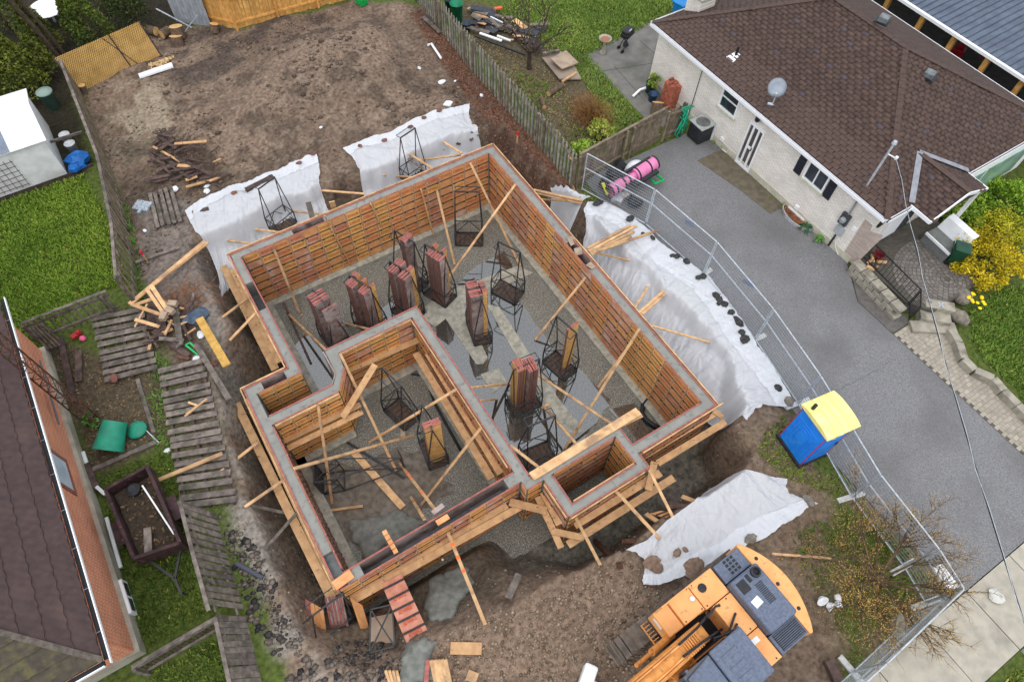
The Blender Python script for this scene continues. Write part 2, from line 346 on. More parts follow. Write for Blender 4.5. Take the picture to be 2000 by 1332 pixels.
# ------------------------------------------------------------------ scatter helpers
def scatter(poly, n, seed=0, keep=None):
    r = np.random.default_rng(seed); p = np.array(poly); a, b = p.min(0), p.max(0); out = []; tot = 0
    ar = abs(sum(poly[i][0]*poly[(i+1) % len(poly)][1]-poly[(i+1) % len(poly)][0]*poly[i][1] for i in range(len(poly))))/2
    m = int(n*((b-a).prod())/max(ar, .01))+10
    x = r.uniform(a[0], b[0], m); y = r.uniform(a[1], b[1], m); k = inside(poly, x, y)
    if keep is not None: k &= keep(x, y, r)
    return x[k], y[k], r
def grass(name, poly, dens, label, h=.07, cols=((66, 108, 26), (104, 140, 42)), seed=1, patchy=.25, ragged=.35, z=None):
    ar = abs(sum(poly[i][0]*poly[(i+1) % len(poly)][1]-poly[(i+1) % len(poly)][0]*poly[i][1] for i in range(len(poly))))/2
    def keep(x, y, r):
        return (fbm(x*.9, y*.9, seed+5) > patchy+.25*r.random(len(x))-.12) & (sdist(poly, x, y)+ragged*(fbm(x*2, y*2, seed)-.75)+r.random(len(x))*.2 > 0)
    x, y, r = scatter(poly, ar*dens, seed, keep); n = len(x); zz = tzs(x, y) if z is None else np.full(n, z)
    a = r.uniform(0, 2*np.pi, n); hh = h*r.uniform(.5, 1.35, n); w = r.uniform(.014, .034, n); ln = r.uniform(.3, 1.5, n)*hh; b = r.uniform(0, 2*np.pi, n)
    dx, dy = np.cos(a)*w, np.sin(a)*w; lx, ly = np.cos(b)*ln, np.sin(b)*ln
    V = np.stack([np.stack([x-dx, y-dy, zz-.01], 1), np.stack([x+dx, y+dy, zz-.01], 1), np.stack([x+lx+dx*.5, y+ly+dy*.5, zz+hh], 1), np.stack([x+lx-dx*.5, y+ly-dy*.5, zz+hh], 1)], 1).reshape(-1, 3)
    F = np.arange(4*n).reshape(-1, 4); t = np.clip(r.random(n)*.6+1.1*(fbm(x*.8, y*.8, seed+9)-.3), 0, 1)[:, None]
    c = lin(*cols[0])*(1-t)+lin(*cols[1])*t; dry = (r.random(n) < .02)[:, None]; c = np.where(dry, lin(170, 160, 80), c)
    return npobj(name, V, F, mat('grass_blades', (1, 1, 1, 1), None, rough=.7, spec=.2, attr='Col'), np.repeat(c, 4, 0), label=label, kind='stuff')
def clods(name, poly, n, label, size=(.02, .07), cols=((96, 82, 72), (150, 132, 116)), seed=1, keep=None, flat=.7, power=2.2, parent=None, z=None):
    x, y, r = scatter(poly, n, seed, keep); m = len(x); zz = tzs(x, y) if z is None else np.full(m, z)
    s = size[0]+(size[1]-size[0])*r.random(m)**power
    base = np.array([[1, 0, 0], [.3, .95, .1], [-.8, .6, -.1], [-.8, -.6, .1], [.3, -.95, 0], [.15, .1, .9], [0, 0, -.6]])
    fc = np.array([[0, 1, 5], [1, 2, 5], [2, 3, 5], [3, 4, 5], [4, 0, 5], [1, 0, 6], [2, 1, 6], [3, 2, 6], [4, 3, 6], [0, 4, 6]])
    a = r.uniform(0, 6.28, m); ca, sa = np.cos(a)[:, None], np.sin(a)[:, None]
    B = base[None]*r.uniform(.65, 1.25, (m, 7, 3)); X = (B[..., 0]*ca-B[..., 1]*sa)*s[:, None]+x[:, None]; Y = (B[..., 0]*sa+B[..., 1]*ca)*s[:, None]*.85+y[:, None]; Z = B[..., 2]*s[:, None]*flat+zz[:, None]+.15*s[:, None]
    V = np.stack([X, Y, Z], -1).reshape(-1, 3); F = (fc[None]+7*np.arange(m)[:, None, None]).reshape(-1, 3); t = r.random(m)[:, None]
    c = lin(*cols[0])*(1-t)+lin(*cols[1])*t
    return npobj(name, V, F, mat('clod_material', (.8, .8, .8, 1), (1.2, 1.2, 1.2, 1), 20, .9, spec=.2, attr='Col'), np.repeat(c, 7, 0), label=label, kind='stuff', parent=parent)
def flakes(name, poly, n, label, size=(.03, .08), cols=((96, 60, 46), (150, 110, 80)), seed=1, keep=None, lift=.015, tilt=.5, parent=None):
    x, y, r = scatter(poly, n, seed, keep); m = len(x); zz = tzs(x, y)+lift
    a = r.uniform(0, 6.28, m); L = r.uniform(*size, m); w = L*r.uniform(.25, .7, m); tx = r.uniform(-tilt, tilt, (m, 2))
    q = np.array([[-1, -1], [1, -1], [1, 1], [-1, 1]])*.5; px = q[None, :, 0]*L[:, None]; py = q[None, :, 1]*w[:, None]
    X = px*np.cos(a)[:, None]-py*np.sin(a)[:, None]+x[:, None]; Y = px*np.sin(a)[:, None]+py*np.cos(a)[:, None]+y[:, None]; Z = zz[:, None]+px*tx[:, :1]+py*tx[:, 1:]
    V = np.stack([X, Y, Z], -1).reshape(-1, 3); F = np.arange(4*m).reshape(-1, 4); t = r.random(m)[:, None]; c = lin(*cols[0])*(1-t)+lin(*cols[1])*t
    return npobj(name, V, F, mat('leaf_flakes', (1, 1, 1, 1), None, rough=.8, spec=.2, attr='Col'), np.repeat(c, 4, 0), label=label, kind='stuff', parent=parent)
# ------------------------------------------------------------------ loose ground
LOTB = PG([(300, 60), (470, 75), (690, 5), (822, 25), (1050, 300), (960, 260), (620, 320), (360, 440), (270, 560), (235, 380), (165, 195)])
clods('dirt_clods', LOTB, 15000, 'lumpy brown clods of earth over the back of the lot', (.01, .075), ((72, 61, 53), (128, 111, 98)), seed=3, power=5, keep=lambda x, y, r: fbm(x*.7, y*.7, 222) > .42+.18*r.random(len(x)))
clods('dirt_lumps', LOTB, 1500, 'larger cracked lumps of earth turned up on the mound', (.05, .16), ((76, 64, 56), (124, 108, 96)), seed=23, power=2.5, flat=.45, keep=lambda x, y, r: fbm(x*.6, y*.6, 333) > .54)
clods('dirt_clods', PG([(850, 1250), (1214, 1085), (1300, 1150), (1260, 1332), (870, 1332)]), 4200, 'brown clods and stones on the dirt beside the excavator', (.01, .07), ((100, 84, 70), (158, 140, 122)), seed=4, power=4.5)
clods('pit_rubble', PIT, 9000, 'stones and crumbled soil on the sides and floor of the pit', (.012, .06), ((84, 78, 72), (150, 144, 136)), seed=5, power=3, keep=lambda x, y, r: ~((x > -1.6) & (x < 11.1) & (y > 4.1) & (y < 18.2)))
clods('asphalt_rubble', PG([(420, 1000), (480, 985), (500, 1060), (560, 1190), (600, 1270), (640, 1332), (530, 1332), (500, 1240), (470, 1160), (440, 1060)]), 1300, 'black broken asphalt and grey stones heaped along the leaning fence', (.015, .13), ((44, 45, 48), (124, 112, 102)), seed=6, power=4.5, flat=.35, keep=lambda x, y, r: fbm(x*1.5, y*1.5, 99) > .36+.2*r.random(len(x)))
clods('asphalt_rubble', PG([(640, 1250), (720, 1230), (800, 1300), (790, 1332), (640, 1332)]), 260, 'black and grey rubble before the stacked form panels', (.03, .11), ((44, 46, 52), (118, 108, 98)), seed=16, power=2)
flakes('leaf_litter', PG([(824, 15), (925, 141), (1061, 294), (1118, 368), (1050, 372), (960, 240), (880, 150), (800, 30)]), 5200, 'brown fallen leaves along the foot of the picket fence', (.03, .09), ((84, 52, 42), (138, 100, 78)), seed=7)
flakes('leaf_litter', PG([(940, 60), (1060, 130), (1230, 280), (1120, 300), (900, 60)]), 2600, 'dead leaves and twigs under the bare tree and brown bush', (.03, .09), ((100, 86, 62), (150, 130, 96)), seed=8)
flakes('leaf_litter', PG([(60, 650), (330, 740), (330, 860), (190, 930), (120, 760)]), 1400, 'leaves and bark on the bare soil round the green composter', (.03, .08), ((80, 66, 52), (140, 116, 88)), seed=9)
flakes('wood_debris', PG([(295, 265), (440, 270), (440, 360), (370, 400), (300, 390)]), 420, 'splinters and bark scattered round the backyard wood heap', (.03, .16), ((60, 48, 41), (116, 94, 76)), seed=10)
flakes('leaf_litter', PG([(1450, 840), (1640, 930), (1860, 1180), (1640, 1320), (1520, 1060)]), 4200, 'dead leaves and dry stalks under the yellow budding tree', (.015, .05), ((104, 86, 66), (156, 132, 98)), seed=11)
# ------------------------------------------------------------------ grass
gl = ((66, 100, 30), (112, 140, 50)); gd = ((60, 86, 32), (116, 134, 54)); gp = ((70, 102, 36), (132, 146, 62))
grass('lawn_grass', [(-12, 17.9), (-6.4, 17.6), (-5.3, 19.3), (-3.45, 19.0), (-3.3, 22), (-3.4, 25.2), (-12, 25.4)], 900, 'bright green lawn between the white shed and the brick house', seed=31, patchy=-.2, cols=((84, 118, 34), (136, 160, 58)))
grass('lawn_grass', PG([(1000, 0), (1340, 0), (1245, 62), (1150, 108), (1262, 240), (1200, 275), (1140, 160), (1050, 80), (960, 20)]), 700, 'green lawn behind the white brick house', seed=32, patchy=0, cols=((84, 114, 44), (136, 158, 74)))
grass('lawn_grass', PG([(1890, 610), (1960, 560), (2010, 560), (2060, 900), (1985, 760), (1905, 690)]), 800, 'green front lawn past the yellow shrub and stone kerb', seed=33, patchy=-.1, cols=((80, 114, 40), (130, 154, 66)))
grass('lawn_grass', PG([(190, 930), (300, 890), (345, 860), (360, 1000), (440, 1180), (290, 1265), (240, 1180), (210, 1000)]), 520, 'mossy grass round the old trailer beside the brick house', seed=34, patchy=.1, cols=gd)
grass('lawn_grass', PG([(300, 1345), (290, 1315), (455, 1230), (500, 1345)]), 620, 'dark grass below the slatted fence', seed=35, patchy=0, cols=gd)
grass('lawn_grass', PG([(1475, 860), (1530, 812), (1575, 925), (1640, 935), (1665, 980), (1600, 960), (1530, 930), (1480, 890)]), 520, 'rough grass round the blue portable toilet', seed=36, patchy=.3, cols=gp, ragged=.7)
grass('lawn_grass', PG([(1530, 1060), (1620, 990), (1700, 1000), (1870, 1170), (1640, 1320), (1600, 1260), (1590, 1160)]), 420, 'patchy grass under the yellow budding tree', seed=37, patchy=.5, cols=gp, ragged=.7)
grass('lawn_grass', PG([(1930, 1345), (1985, 1300), (2060, 1345)]), 620, 'grass corner beyond the concrete sidewalk', seed=38, patchy=0, cols=gp)
grass('lawn_grass', PG([(1128, 378), (1160, 385), (1175, 402), (1130, 398)]), 500, 'tuft of grass at the foot of the wooden fence corner', seed=39, patchy=.1, cols=gp)
grass('weeds', PG([(240, 395), (262, 420), (282, 560), (300, 640), (270, 610), (255, 500)]), 260, 'green weeds at the foot of the tall leaning fence', h=.14, seed=40, patchy=.45, cols=((56, 104, 40), (110, 150, 60)))
grass('weeds', PG([(300, 700), (330, 700), (340, 870), (300, 880), (290, 790)]), 220, 'green weeds beside the fallen fence panels', h=.12, seed=41, patchy=.4, cols=((66, 110, 36), (110, 150, 60)))
grass('weeds', PG([(960, 110), (1120, 190), (1180, 290), (1110, 300), (1000, 200)]), 130, 'sparse green weeds in the bed behind the picket fence', h=.12, seed=42, patchy=.45, cols=((80, 110, 40), (130, 150, 70)))
grass('weeds', [(18.9, 14), (19.2, 14), (19.2, 6.6), (18.9, 6.6)], 60, 'weeds along the foot of the white brick wall', h=.14, seed=43, patchy=.45, cols=gp)
# ------------------------------------------------------------------ driveway, sidewalk
ASPH = mat('asphalt', S(134, 134, 136), S(100, 100, 102), 30, .85, .006, 60, c3=S(98, 97, 97), s3=.4, lo3=.45, hi3=.72, spec=.3)
DRV = [(13.3, 14.9), (19.24, 14.9), (19.24, 6.5), (18.22, 5.0), (18.22, -3.55), (13.05, -3.55), (12.95, -1.0), (12.95, 1.0), (13.15, 3.0), (13.45, 6), (13.75, 8.7), (13.2, 12.2)]
m_ = MB(); m_.prism(DRV, -.3, .03); d_ = m_.build('driveway', ASPH); tag(d_, 'grey asphalt driveway beside the white brick house', kind='structure')
CRK = mat('crack_filler', S(58, 57, 56), None, rough=.9); crr = random.Random(4)
for path in ([(1628, 766), (1655, 752), (1690, 735), (1722, 718), (1745, 700)], [(1392, 566), (1430, 560), (1470, 540)]):
    m = MB(); pts = []
    for (a, b), (c, d) in zip(path[:-1], path[1:]):
        for q in range(6): pts.append(G(a+(c-a)*q/6+crr.uniform(-2, 2), b+(d-b)*q/6+crr.uniform(-2, 2), .031))
    for p, q in zip(pts[:-1], pts[1:]): m.bar(p, q, crr.uniform(.004, .013), .004)
    m.build('crack', CRK, d_)
WETP = mat('stained_concrete', S(110, 102, 88), S(92, 84, 70), 4, .9, .004, 30)
m_ = MB(); m_.prism([(17.9, 13.4), (19.2, 13.4), (19.2, 9.7), (18.45, 9.7), (18.3, 11.2)], .03, .045); tag(m_.build('concrete_apron', WETP), 'mossy concrete strip at the side door', kind='structure')
SIDE = mat('sidewalk_concrete', S(178, 172, 158), S(160, 154, 142), 3, .85, .003, 40, c3=S(140, 136, 126), s3=1.2, rnd=.05)
sw = MB(); sw.bb((2, -5.34, -.3), (40, -3.56, .0)); swo = sw.build('sidewalk', SIDE); tag(swo, 'pale concrete sidewalk across the driveway end', kind='structure')
x = 6.0
for k in range(9):
    w = 1.75 if k % 2 else 1.9
    s_ = MB(); s_.bb((x+.012, -5.32, -.05), (x+w-.012, -3.58, .02+.004*(k % 3))); s_.build('slab', SIDE, swo); x += w
m_ = MB(); m_.bb((13.3, -7.9, -.3), (40, -5.36, .012)); tag(m_.build('road', ASPH), 'asphalt road edge beyond the sidewalk', kind='structure')
PATIO = mat('patio_concrete', S(122, 120, 116), S(104, 102, 98), 2, .85, .003, 40, c3=S(90, 90, 84), s3=.8)
pt = MB(); pt.prism(PG([(1140, 112), (1240, 58), (1330, 20), (1345, 60), (1330, 260), (1268, 240)]), -.2, .015); pto = pt.build('patio', PATIO); tag(pto, 'grey concrete patio slabs behind the white brick house', kind='structure')
for a, b in (((1140, 145), (1300, 120)), ((1250, 80), (1290, 115)), ((1200, 130), (1262, 200))):
    j = MB(); p, q = G(*a, .017), G(*b, .017); j.bar(p, q, .025, .008); j.build('joint', mat('dark_joint', S(80, 78, 72), None), pto)
# ------------------------------------------------------------------ pit floor
GRAVEL = mat('wet_gravel', S(132, 129, 119), S(78, 76, 68), 26, .6, .03, 24, spec=.5, c3=S(172, 169, 160), s3=34, lo3=.56, hi3=.66, lo=.42, hi=.58)
m_ = MB(); m_.bb((-1.3, 4.3, FL-.1), (10.8, 17.9, FL)); gfl = m_.build('gravel_floor', GRAVEL); tag(gfl, 'grey gravel floor inside the foundation walls', kind='structure')
def blob(px, z, n=48, s=0, amp=.25):        # ragged outline through pixel control points (closed)
    P = [G(u, v, z) for u, v in px]; out = []; k = len(P)
    for i in range(k):
        a, b = P[i], P[(i+1) % k]; m = max(2, n//k)
        for j in range(m):
            p = a.lerp(b, j/m); w = amp*(float(fbm(np.array([p.x*2.2]), np.array([p.y*2.2]), s)[0])-.5); c_ = sum(P, Vector())/k; d = (p-c_).normalized(); out.append((p.x+d.x*w, p.y+d.y*w))
    return out
MUD = mat('mud_floor', S(118, 108, 96), S(88, 80, 72), 5, .7, .04, 9, c3=S(126, 122, 114), s3=2)
m_ = MB(); m_.prism(blob([(606, 905), (650, 900), (720, 905), (800, 880), (860, 900), (890, 950), (800, 1030), (700, 1085), (640, 1010)], FL, 120, 77, 1.3), FL-.05, FL+.012); tag(m_.build('mud_patch', MUD), 'brown mud patch on the garage floor', kind='structure')
SPILL = mat('spilled_concrete', S(124, 125, 119), S(100, 102, 97), 6, .7, .02, 18)
def spill(px, z, lab, h=.06, s=0, on=None):
    o = blob(px, z, 72, s, .8); m = MB(); n = len(o); cx = sum(p[0] for p in o)/n; cy = sum(p[1] for p in o)/n; V = []; rings = ((1, 0), (.95, .45), (.86, .7), (.7, .85), (.5, .93), (.25, 1))
    for k, hh in rings:
        for p in o:
            X, Y = cx+(p[0]-cx)*k, cy+(p[1]-cy)*k; zz = (z if on is None else tz(X, Y)); V.append((X, Y, zz+h*hh*(.75+.6*float(fbm(np.array([X*2.5]), np.array([Y*2.5]), s+3)[0]))-(.03 if hh == 0 else 0)))
    F = [(i*n+j, i*n+(j+1) % n, (i+1)*n+(j+1) % n, (i+1)*n+j) for i in range(5) for j in range(n)]+[tuple(5*n+j for j in range(n))]
    m.raw(V, F); b = m.build('concrete_spill', SPILL, smooth=True); tag(b, lab, 'concrete spill'); return b
spill([(690, 1020), (740, 1005), (800, 1000), (840, 1020), (790, 1060), (720, 1090), (680, 1060)], FL, 'grey pool of spilled concrete inside the front garage wall', .2, 1)
spill([(838, 1130), (880, 1098), (920, 1105), (918, 1150), (895, 1195), (850, 1218), (832, 1180)], -1.3, 'grey pool of spilled concrete outside the front garage wall', .2, 2, on=1)
spill([(800, 1262), (838, 1240), (862, 1262), (858, 1332), (790, 1340), (780, 1300)], -.8, 'rough pale concrete ramp at the pit mouth', .14, 3, on=1)
# footing strips seen in the floor
ft = thing('footing_slab', 'pale concrete footing strips cast in the gravel floor', 'footing', (6, 12, FL))
for q in ([(812, 612), (870, 572), (1012, 520), (1041, 534), (905, 596), (850, 640)], [(870, 623), (905, 596), (953, 700), (943, 712), (930, 712)], [(950, 595), (975, 600), (1090, 778), (1140, 840), (1118, 858), (1050, 770)], [(938, 732), (975, 720), (990, 748), (963, 768)]):
    m_ = MB(); m_.prism(PG(q, FL), FL-.02, FL+.035); m_.build('strip', FOOT, ft)
# water lying on the gravel
wm = bpy.data.materials.new('puddle_water'); wm.use_nodes = True; t_ = wm.node_tree; t_.nodes.clear()
o_ = t_.nodes.new('ShaderNodeOutputMaterial'); mx = t_.nodes.new('ShaderNodeMixShader'); tr = t_.nodes.new('ShaderNodeBsdfTransparent'); tr.inputs[0].default_value = (.93, .95, .96, 1)
gl_ = t_.nodes.new('ShaderNodeBsdfGlossy'); gl_.inputs['Roughness'].default_value = .04; fr = t_.nodes.new('ShaderNodeFresnel'); fr.inputs[0].default_value = 3.0
t_.links.new(fr.outputs[0], mx.inputs[0]); t_.links.new(tr.outputs[0], mx.inputs[1]); t_.links.new(gl_.outputs[0], mx.inputs[2]); t_.links.new(mx.outputs[0], o_.inputs[0])
MATS['water'] = wm
def puddle(px, lab, s, amp=.5):
    m = MB(); o = blob(px, FL, 90, s, amp); n = len(o); m.raw([(p[0], p[1], FL+.022) for p in o], [tuple(range(n))])
    if m.v and sum(o[i][0]*o[(i+1) % n][1]-o[(i+1) % n][0]*o[i][1] for i in range(n)) < 0: m.f = [f[::-1] for f in m.f]
    b = m.build('puddle', wm); tag(b, lab, kind='structure')
puddle([(905, 540), (960, 505), (985, 490), (1000, 520), (1015, 590), (1080, 680), (1130, 720), (1190, 780), (1150, 850), (1060, 900), (985, 880), (900, 730), (860, 690), (850, 640), (880, 580)], 'broad puddle over the gravel in the middle of the main room', 4)
puddle([(700, 640), (760, 590), (830, 590), (790, 620), (720, 650)], 'narrow puddle behind the inner wall corner', 5, .3)
puddle([(560, 690), (600, 650), (640, 700), (660, 735), (640, 770), (610, 760)], 'puddle in the alcove by the left wall', 6, .3)
puddle([(1190, 800), (1240, 790), (1290, 840), (1245, 862)], 'puddle in the corner by the black drain pipe', 7, .2)
# ------------------------------------------------------------------ form panels
PY = mat('form_ply_yellow', S(228, 182, 112), S(212, 162, 92), 4, .55, .002, 40, rnd=.1, c3=S(196, 142, 98), s3=2.2, lo3=.55, hi3=.75)
PO = mat('form_ply_orange', S(216, 158, 104), S(198, 138, 90), 4, .6, .002, 40, rnd=.1, c3=S(202, 170, 150), s3=3, lo3=.6, hi3=.78)
PF = mat('form_ply_faded', S(204, 148, 112), S(184, 128, 98), 4, .6, .002, 40, rnd=.1, c3=S(208, 182, 170), s3=3, lo3=.5, hi3=.72)
BAR = mat('form_tie_bar', S(66, 56, 54), S(44, 40, 40), 8, .6)
FILL = mat('form_filler', S(184, 148, 120), S(156, 126, 104), 5, .7)
PRINT = mat('red_print', S(200, 70, 40), S(180, 80, 50), 12, .7)
PINKP = mat('pink_form_ply', S(206, 142, 120), S(182, 118, 96), 5, .6, .002, 40, rnd=.1)
cu = bpy.data.curves.new('word', 'FONT'); cu.body = 'ADVANCE'; cu.size = .19; cu.align_x = 'CENTER'; cu.align_y = 'CENTER'; cu.resolution_u = 1; cu.offset = .004
to = bpy.data.objects.new('word', cu); COL.objects.link(to); bpy.context.view_layer.update()
wme = bpy.data.meshes.new_from_object(to); WV = np.array([v.co[:] for v in wme.vertices]); WF = [tuple(p.vertices) for p in wme.polygons]; bpy.data.objects.remove(to)
_mx = WV[:, 0].max(); WV[:, 0] *= .225/_mx
ROW = .407; PW = .53
def panel_meshes(seed, bias):
    rr = random.Random(seed); m = MB(); b = MB(); w = MB(); flip = rr.random() < .5; k = rr.random(); base_ = 0 if k < bias else (1 if k < bias+(1-bias)*.6 else 2)
    for i in range(7):
        mi = base_ if rr.random() < .8 else rr.choice((0, 1, 2))
        dy = rr.uniform(-.003, .003)
        m.bb((-PW/2, -.03, i*ROW+.016), (PW/2, dy, (i+1)*ROW-.016-(.006 if i == 6 else 0)), mi)
        if mi == 0 or rr.random() < .55:
            q = WV.copy()
            if flip: q = -q
            w.raw([(-p[0]*1.0 if False else p[0]*-1, .0045, i*ROW+ROW/2+p[1]) for p in q], [f for f in WF])
    m.bb((-PW/2, -.036, 0), (PW/2, -.02, 7*ROW-.006), 3); m.bb((-PW/2-.003, -.036, 7*ROW-.006), (PW/2+.003, .002, 7*ROW+.004), 4)
    for i in range(0, 7):
        if i: b.bb((-PW/2, -.02, i*ROW-.019), (PW/2, .014, i*ROW+.019))
        for x in (-.2, .2):
            if i and rr.random() < .5: b.bb((x-.03, .01, i*ROW-.035), (x+.03, .03, i*ROW+.03))
    return m.mesh('form_panel', [PY, PO, PF, BAR, REDEDGE]), b.mesh('tie_bars', BAR), (w.mesh('lettering', PRINT) if w.v else None)
PMESH = {'mix': [panel_meshes(100+i, .35) for i in range(9)], 'yellow': [panel_meshes(200+i, .8) for i in range(4)], 'faded': [panel_meshes(300+i, .08) for i in range(6)]}
_f = MB(); _f.bb((-.02, -.034, 0), (.02, .010, 7*ROW-.01)); FILLM = _f.mesh('filler_strip', FILL)
def run(name, label, a, b, n, mix='mix', z0=-2.4, prob=(.5, .25)):
    a = Vector((*a, z0)); b = Vector((*b, z0)); L = (b-a).length; d = (b-a)/L
    t = thing(name, label, 'form wall', (a+b)/2, 'form walls of the foundation'); rz = math.atan2(n[1], n[0])-math.pi/2
    k = max(1, round(L/(PW+.05))); s = L/k/(PW+.05); r = random.Random(hash((round(a.x, 2), round(a.y, 2), k)) & 0xffff); mid = (a+b)/2
    for i in range(k):
        c = a+d*(L*(i+.5)/k)
        fam = mix if isinstance(mix, str) else mix((i+.5)/k, r)
        pm_, bm_, wm_ = r.choice(PMESH[fam])
        p = link('form_panel', pm_, t, c-mid, (0, 0, rz), (s, 1, 1)); link('tie_bars', bm_, p)
        if wm_: link('lettering', wm_, p)
        if i: link('filler_strip', FILLM, t, a+d*(L*i/k)-mid, (0, 0, rz))
    return t
def fam_back(t, r): return 'yellow' if .22 < t < .62 and r.random() < .6 else ('faded' if t > .62 and r.random() < .6 else 'mix')
run('form_wall', 'tall orange form panels lining the inner face of the back wall', (.36, 17.70), (10.54, 17.70), (0, -1), lambda t, r: fam_back(1-t if False else t, r))
run('form_wall', 'long row of faded form panels on the inner face of the driveway side wall', (10.56, 4.78), (10.56, 17.68), (-1, 0), lambda t, r: ('yellow' if r.random() < .3 else 'faded') if r.random() < .7 else 'mix')
run('form_wall', 'short yellow form panels at the back of the alcove', (-1.15, 12.25), (.30, 12.25), (0, -1), 'yellow')
run('form_wall', 'form panels facing the garage below the alcove', (-1.13, 11.0), (1.04, 11.0), (0, -1), 'yellow')
run('form_wall', 'single angled form panel at the chamfered garage corner', (1.06, 11.0), (1.56, 11.74), (.826, -.563), 'mix')
run('form_wall', 'form panels across the back of the garage', (1.62, 12.29), (4.24, 12.29), (0, -1), 'mix')
run('form_wall', 'form panels on the garage side of the partition wall', (4.27, 6.0), (4.27, 12.27), (-1, 0), 'mix')
run('form_wall', 'form panels inside the garage left wall', (-1.15, 6.0), (-1.15, 10.98), (1, 0), 'mix')
run('form_wall', 'outer form panels of the front garage wall above the scaffold planks', (-1.46, 5.5), (4.26, 5.5), (0, -1), 'mix')
run('form_wall', 'narrow outer form panel at the notch by the porch room', (4.30, 5.22), (4.30, 5.48), (-1, 0), 'mix')
run('form_wall', 'narrow form panel between the notch and the porch room', (4.36, 5.2), (4.86, 5.2), (0, -1), 'yellow')
run('form_wall', 'outer form panels on the near side of the porch room', (4.90, 3.92), (4.90, 5.18), (-1, 0), 'mix')
run('form_wall', 'outer form panels across the front of the porch room', (4.93, 3.9), (7.85, 3.9), (0, -1), 'mix')
run('form_wall', 'form panels on the back face inside the porch room', (5.26, 5.21), (7.51, 5.21), (0, -1), 'mix')
run('form_wall', 'form panels on the end face inside the porch room', (7.53, 4.22), (7.53, 5.20), (-1, 0), 'yellow')
run('form_wall', 'outer form panels of the front right wall', (7.90, 4.41), (10.9, 4.41), (0, -1), 'mix')
# ------------------------------------------------------------------ poured concrete with pockets
fw = thing('concrete_foundation_wall', 'fresh grey concrete poured between the forms of the foundation', 'concrete wall', (4, 11, FL))
CT = T0-.03; fwm = MB(); low = MB()
def pocket(a, b, ax):
    p, q = G(*a, T0), G(*b, T0); return sorted((p[ax], q[ax]))
def core(x0, x1, y0, y1, pk=None, ax=0, deep=.75):
    if pk:
        lo_, hi_ = pk
        if ax == 0: core(x0, lo_, y0, y1); core(hi_, x1, y0, y1); low.bb((lo_, y0, FL), (hi_, y1, CT-deep))
        else: core(x0, x1, y0, lo_); core(x0, x1, hi_, y1); low.bb((x0, lo_, FL), (x1, hi_, CT-deep))
        return
    if x1 > x0 and y1 > y0: fwm.bb((x0, y0, FL), (x1, y1, CT))
core(.04, 10.89, 17.74, 18.0, pocket((572, 455), (632, 428), 0), 0)
core(10.60, 10.89, 4.45, 17.74, pocket((1114, 470), (1158, 522), 1), 1)
core(.02, .285, 12.61, 17.74, pocket((475, 556), (503, 608), 1), 1)
core(-1.46, .285, 12.29, 12.61, pocket((507, 742), (552, 722), 0), 0)
core(-1.46, -1.19, 6.6, 12.29); low.bb((-1.46, 5.54, FL), (-1.19, 6.6, CT-.2))
fwm.prism([(-1.19, 11.04), (1.03, 11.04), (1.53, 11.76), (1.60, 12.33), (4.31, 12.33), (4.31, 12.62), (1.26, 12.62), (1.22, 11.66), (.98, 11.33), (-1.19, 11.33)], FL, CT)
core(4.31, 4.60, 5.54, 12.62)
low.bb((-.72, 5.54, FL), (3.92, 5.87, CT-.8)); core(3.92, 4.31, 5.54, 5.87); core(-1.19, -.72, 5.54, 5.87)
core(4.34, 5.2, 5.24, 5.54); core(4.60, 5.2, 5.54, 5.47)
core(4.94, 5.2, 3.94, 5.24); core(5.2, 7.57, 3.94, 4.17); core(5.2, 7.81, 5.25, 5.46); core(7.57, 7.81, 3.94, 5.25); core(7.81, 10.60, 4.45, 4.72)
fwm.build('concrete', CONC, fw); low.build('pocket_base', mat('pocket_concrete', S(120, 124, 126), S(96, 98, 100), 4, .7), fw)
# footings
fo = MB()
for a, b in (((.3, 17.45), (10.6, 17.72)), ((10.3, 4.7), (10.6, 17.45)), ((-1.2, 5.9), (-.85, 11.02)), ((1.6, 12.0), (4.2, 12.3)), ((4.0, 6.0), (4.3, 12.0)), ((.2, 12.6), (.6, 17.45)), ((-1.2, 10.75), (1.0, 11.02)), ((4.58, 5.6), (4.95, 12.7)), ((4.95, 5.46), (7.8, 5.8)), ((7.8, 4.7), (10.3, 5.05))):
    fo.bb((a[0], a[1], FL-.02), (b[0], b[1], FL+.17))
fo.build('footing', FOOT, fw)
# forms whose faces turn away from the photo: film-faced boards with red top edges
bd = thing('form_board_set', 'dark film faced boards closing the hidden sides of the forms', 'form boards', (4, 11, FL), 'form walls of the foundation')
def board(x0, y0, x1, y1):
    m = MB(); m.bb((x0, y0, FL), (x1, y1, T0-.006)); m.bb((x0-.002, y0-.002, T0-.006), (x1+.002, y1+.002, T0+.004), 1); m.build('form_board', [FILM, REDEDGE], bd)
for q in ((0, 18.0, 10.93, 18.04), (10.89, 4.41, 10.93, 18.0), (-.02, 12.65, .02, 18.0), (.285, 12.29, .325, 17.7), (-1.5, 12.61, -.02, 12.65), (-1.5, 5.5, -1.46, 12.61), (-1.15, 11.33, .98, 11.37), (1.26, 12.62, 4.64, 12.66), (4.60, 5.58, 4.64, 12.62), (-1.19, 5.87, 4.27, 5.91), (4.60, 5.46, 7.85, 5.5), (7.81, 4.72, 7.85, 5.46), (7.85, 4.72, 10.56, 4.76), (5.2, 4.17, 7.53, 4.21), (5.2, 4.21, 5.24, 5.21), (7.81, 3.9, 7.85, 4.41)): board(*q)
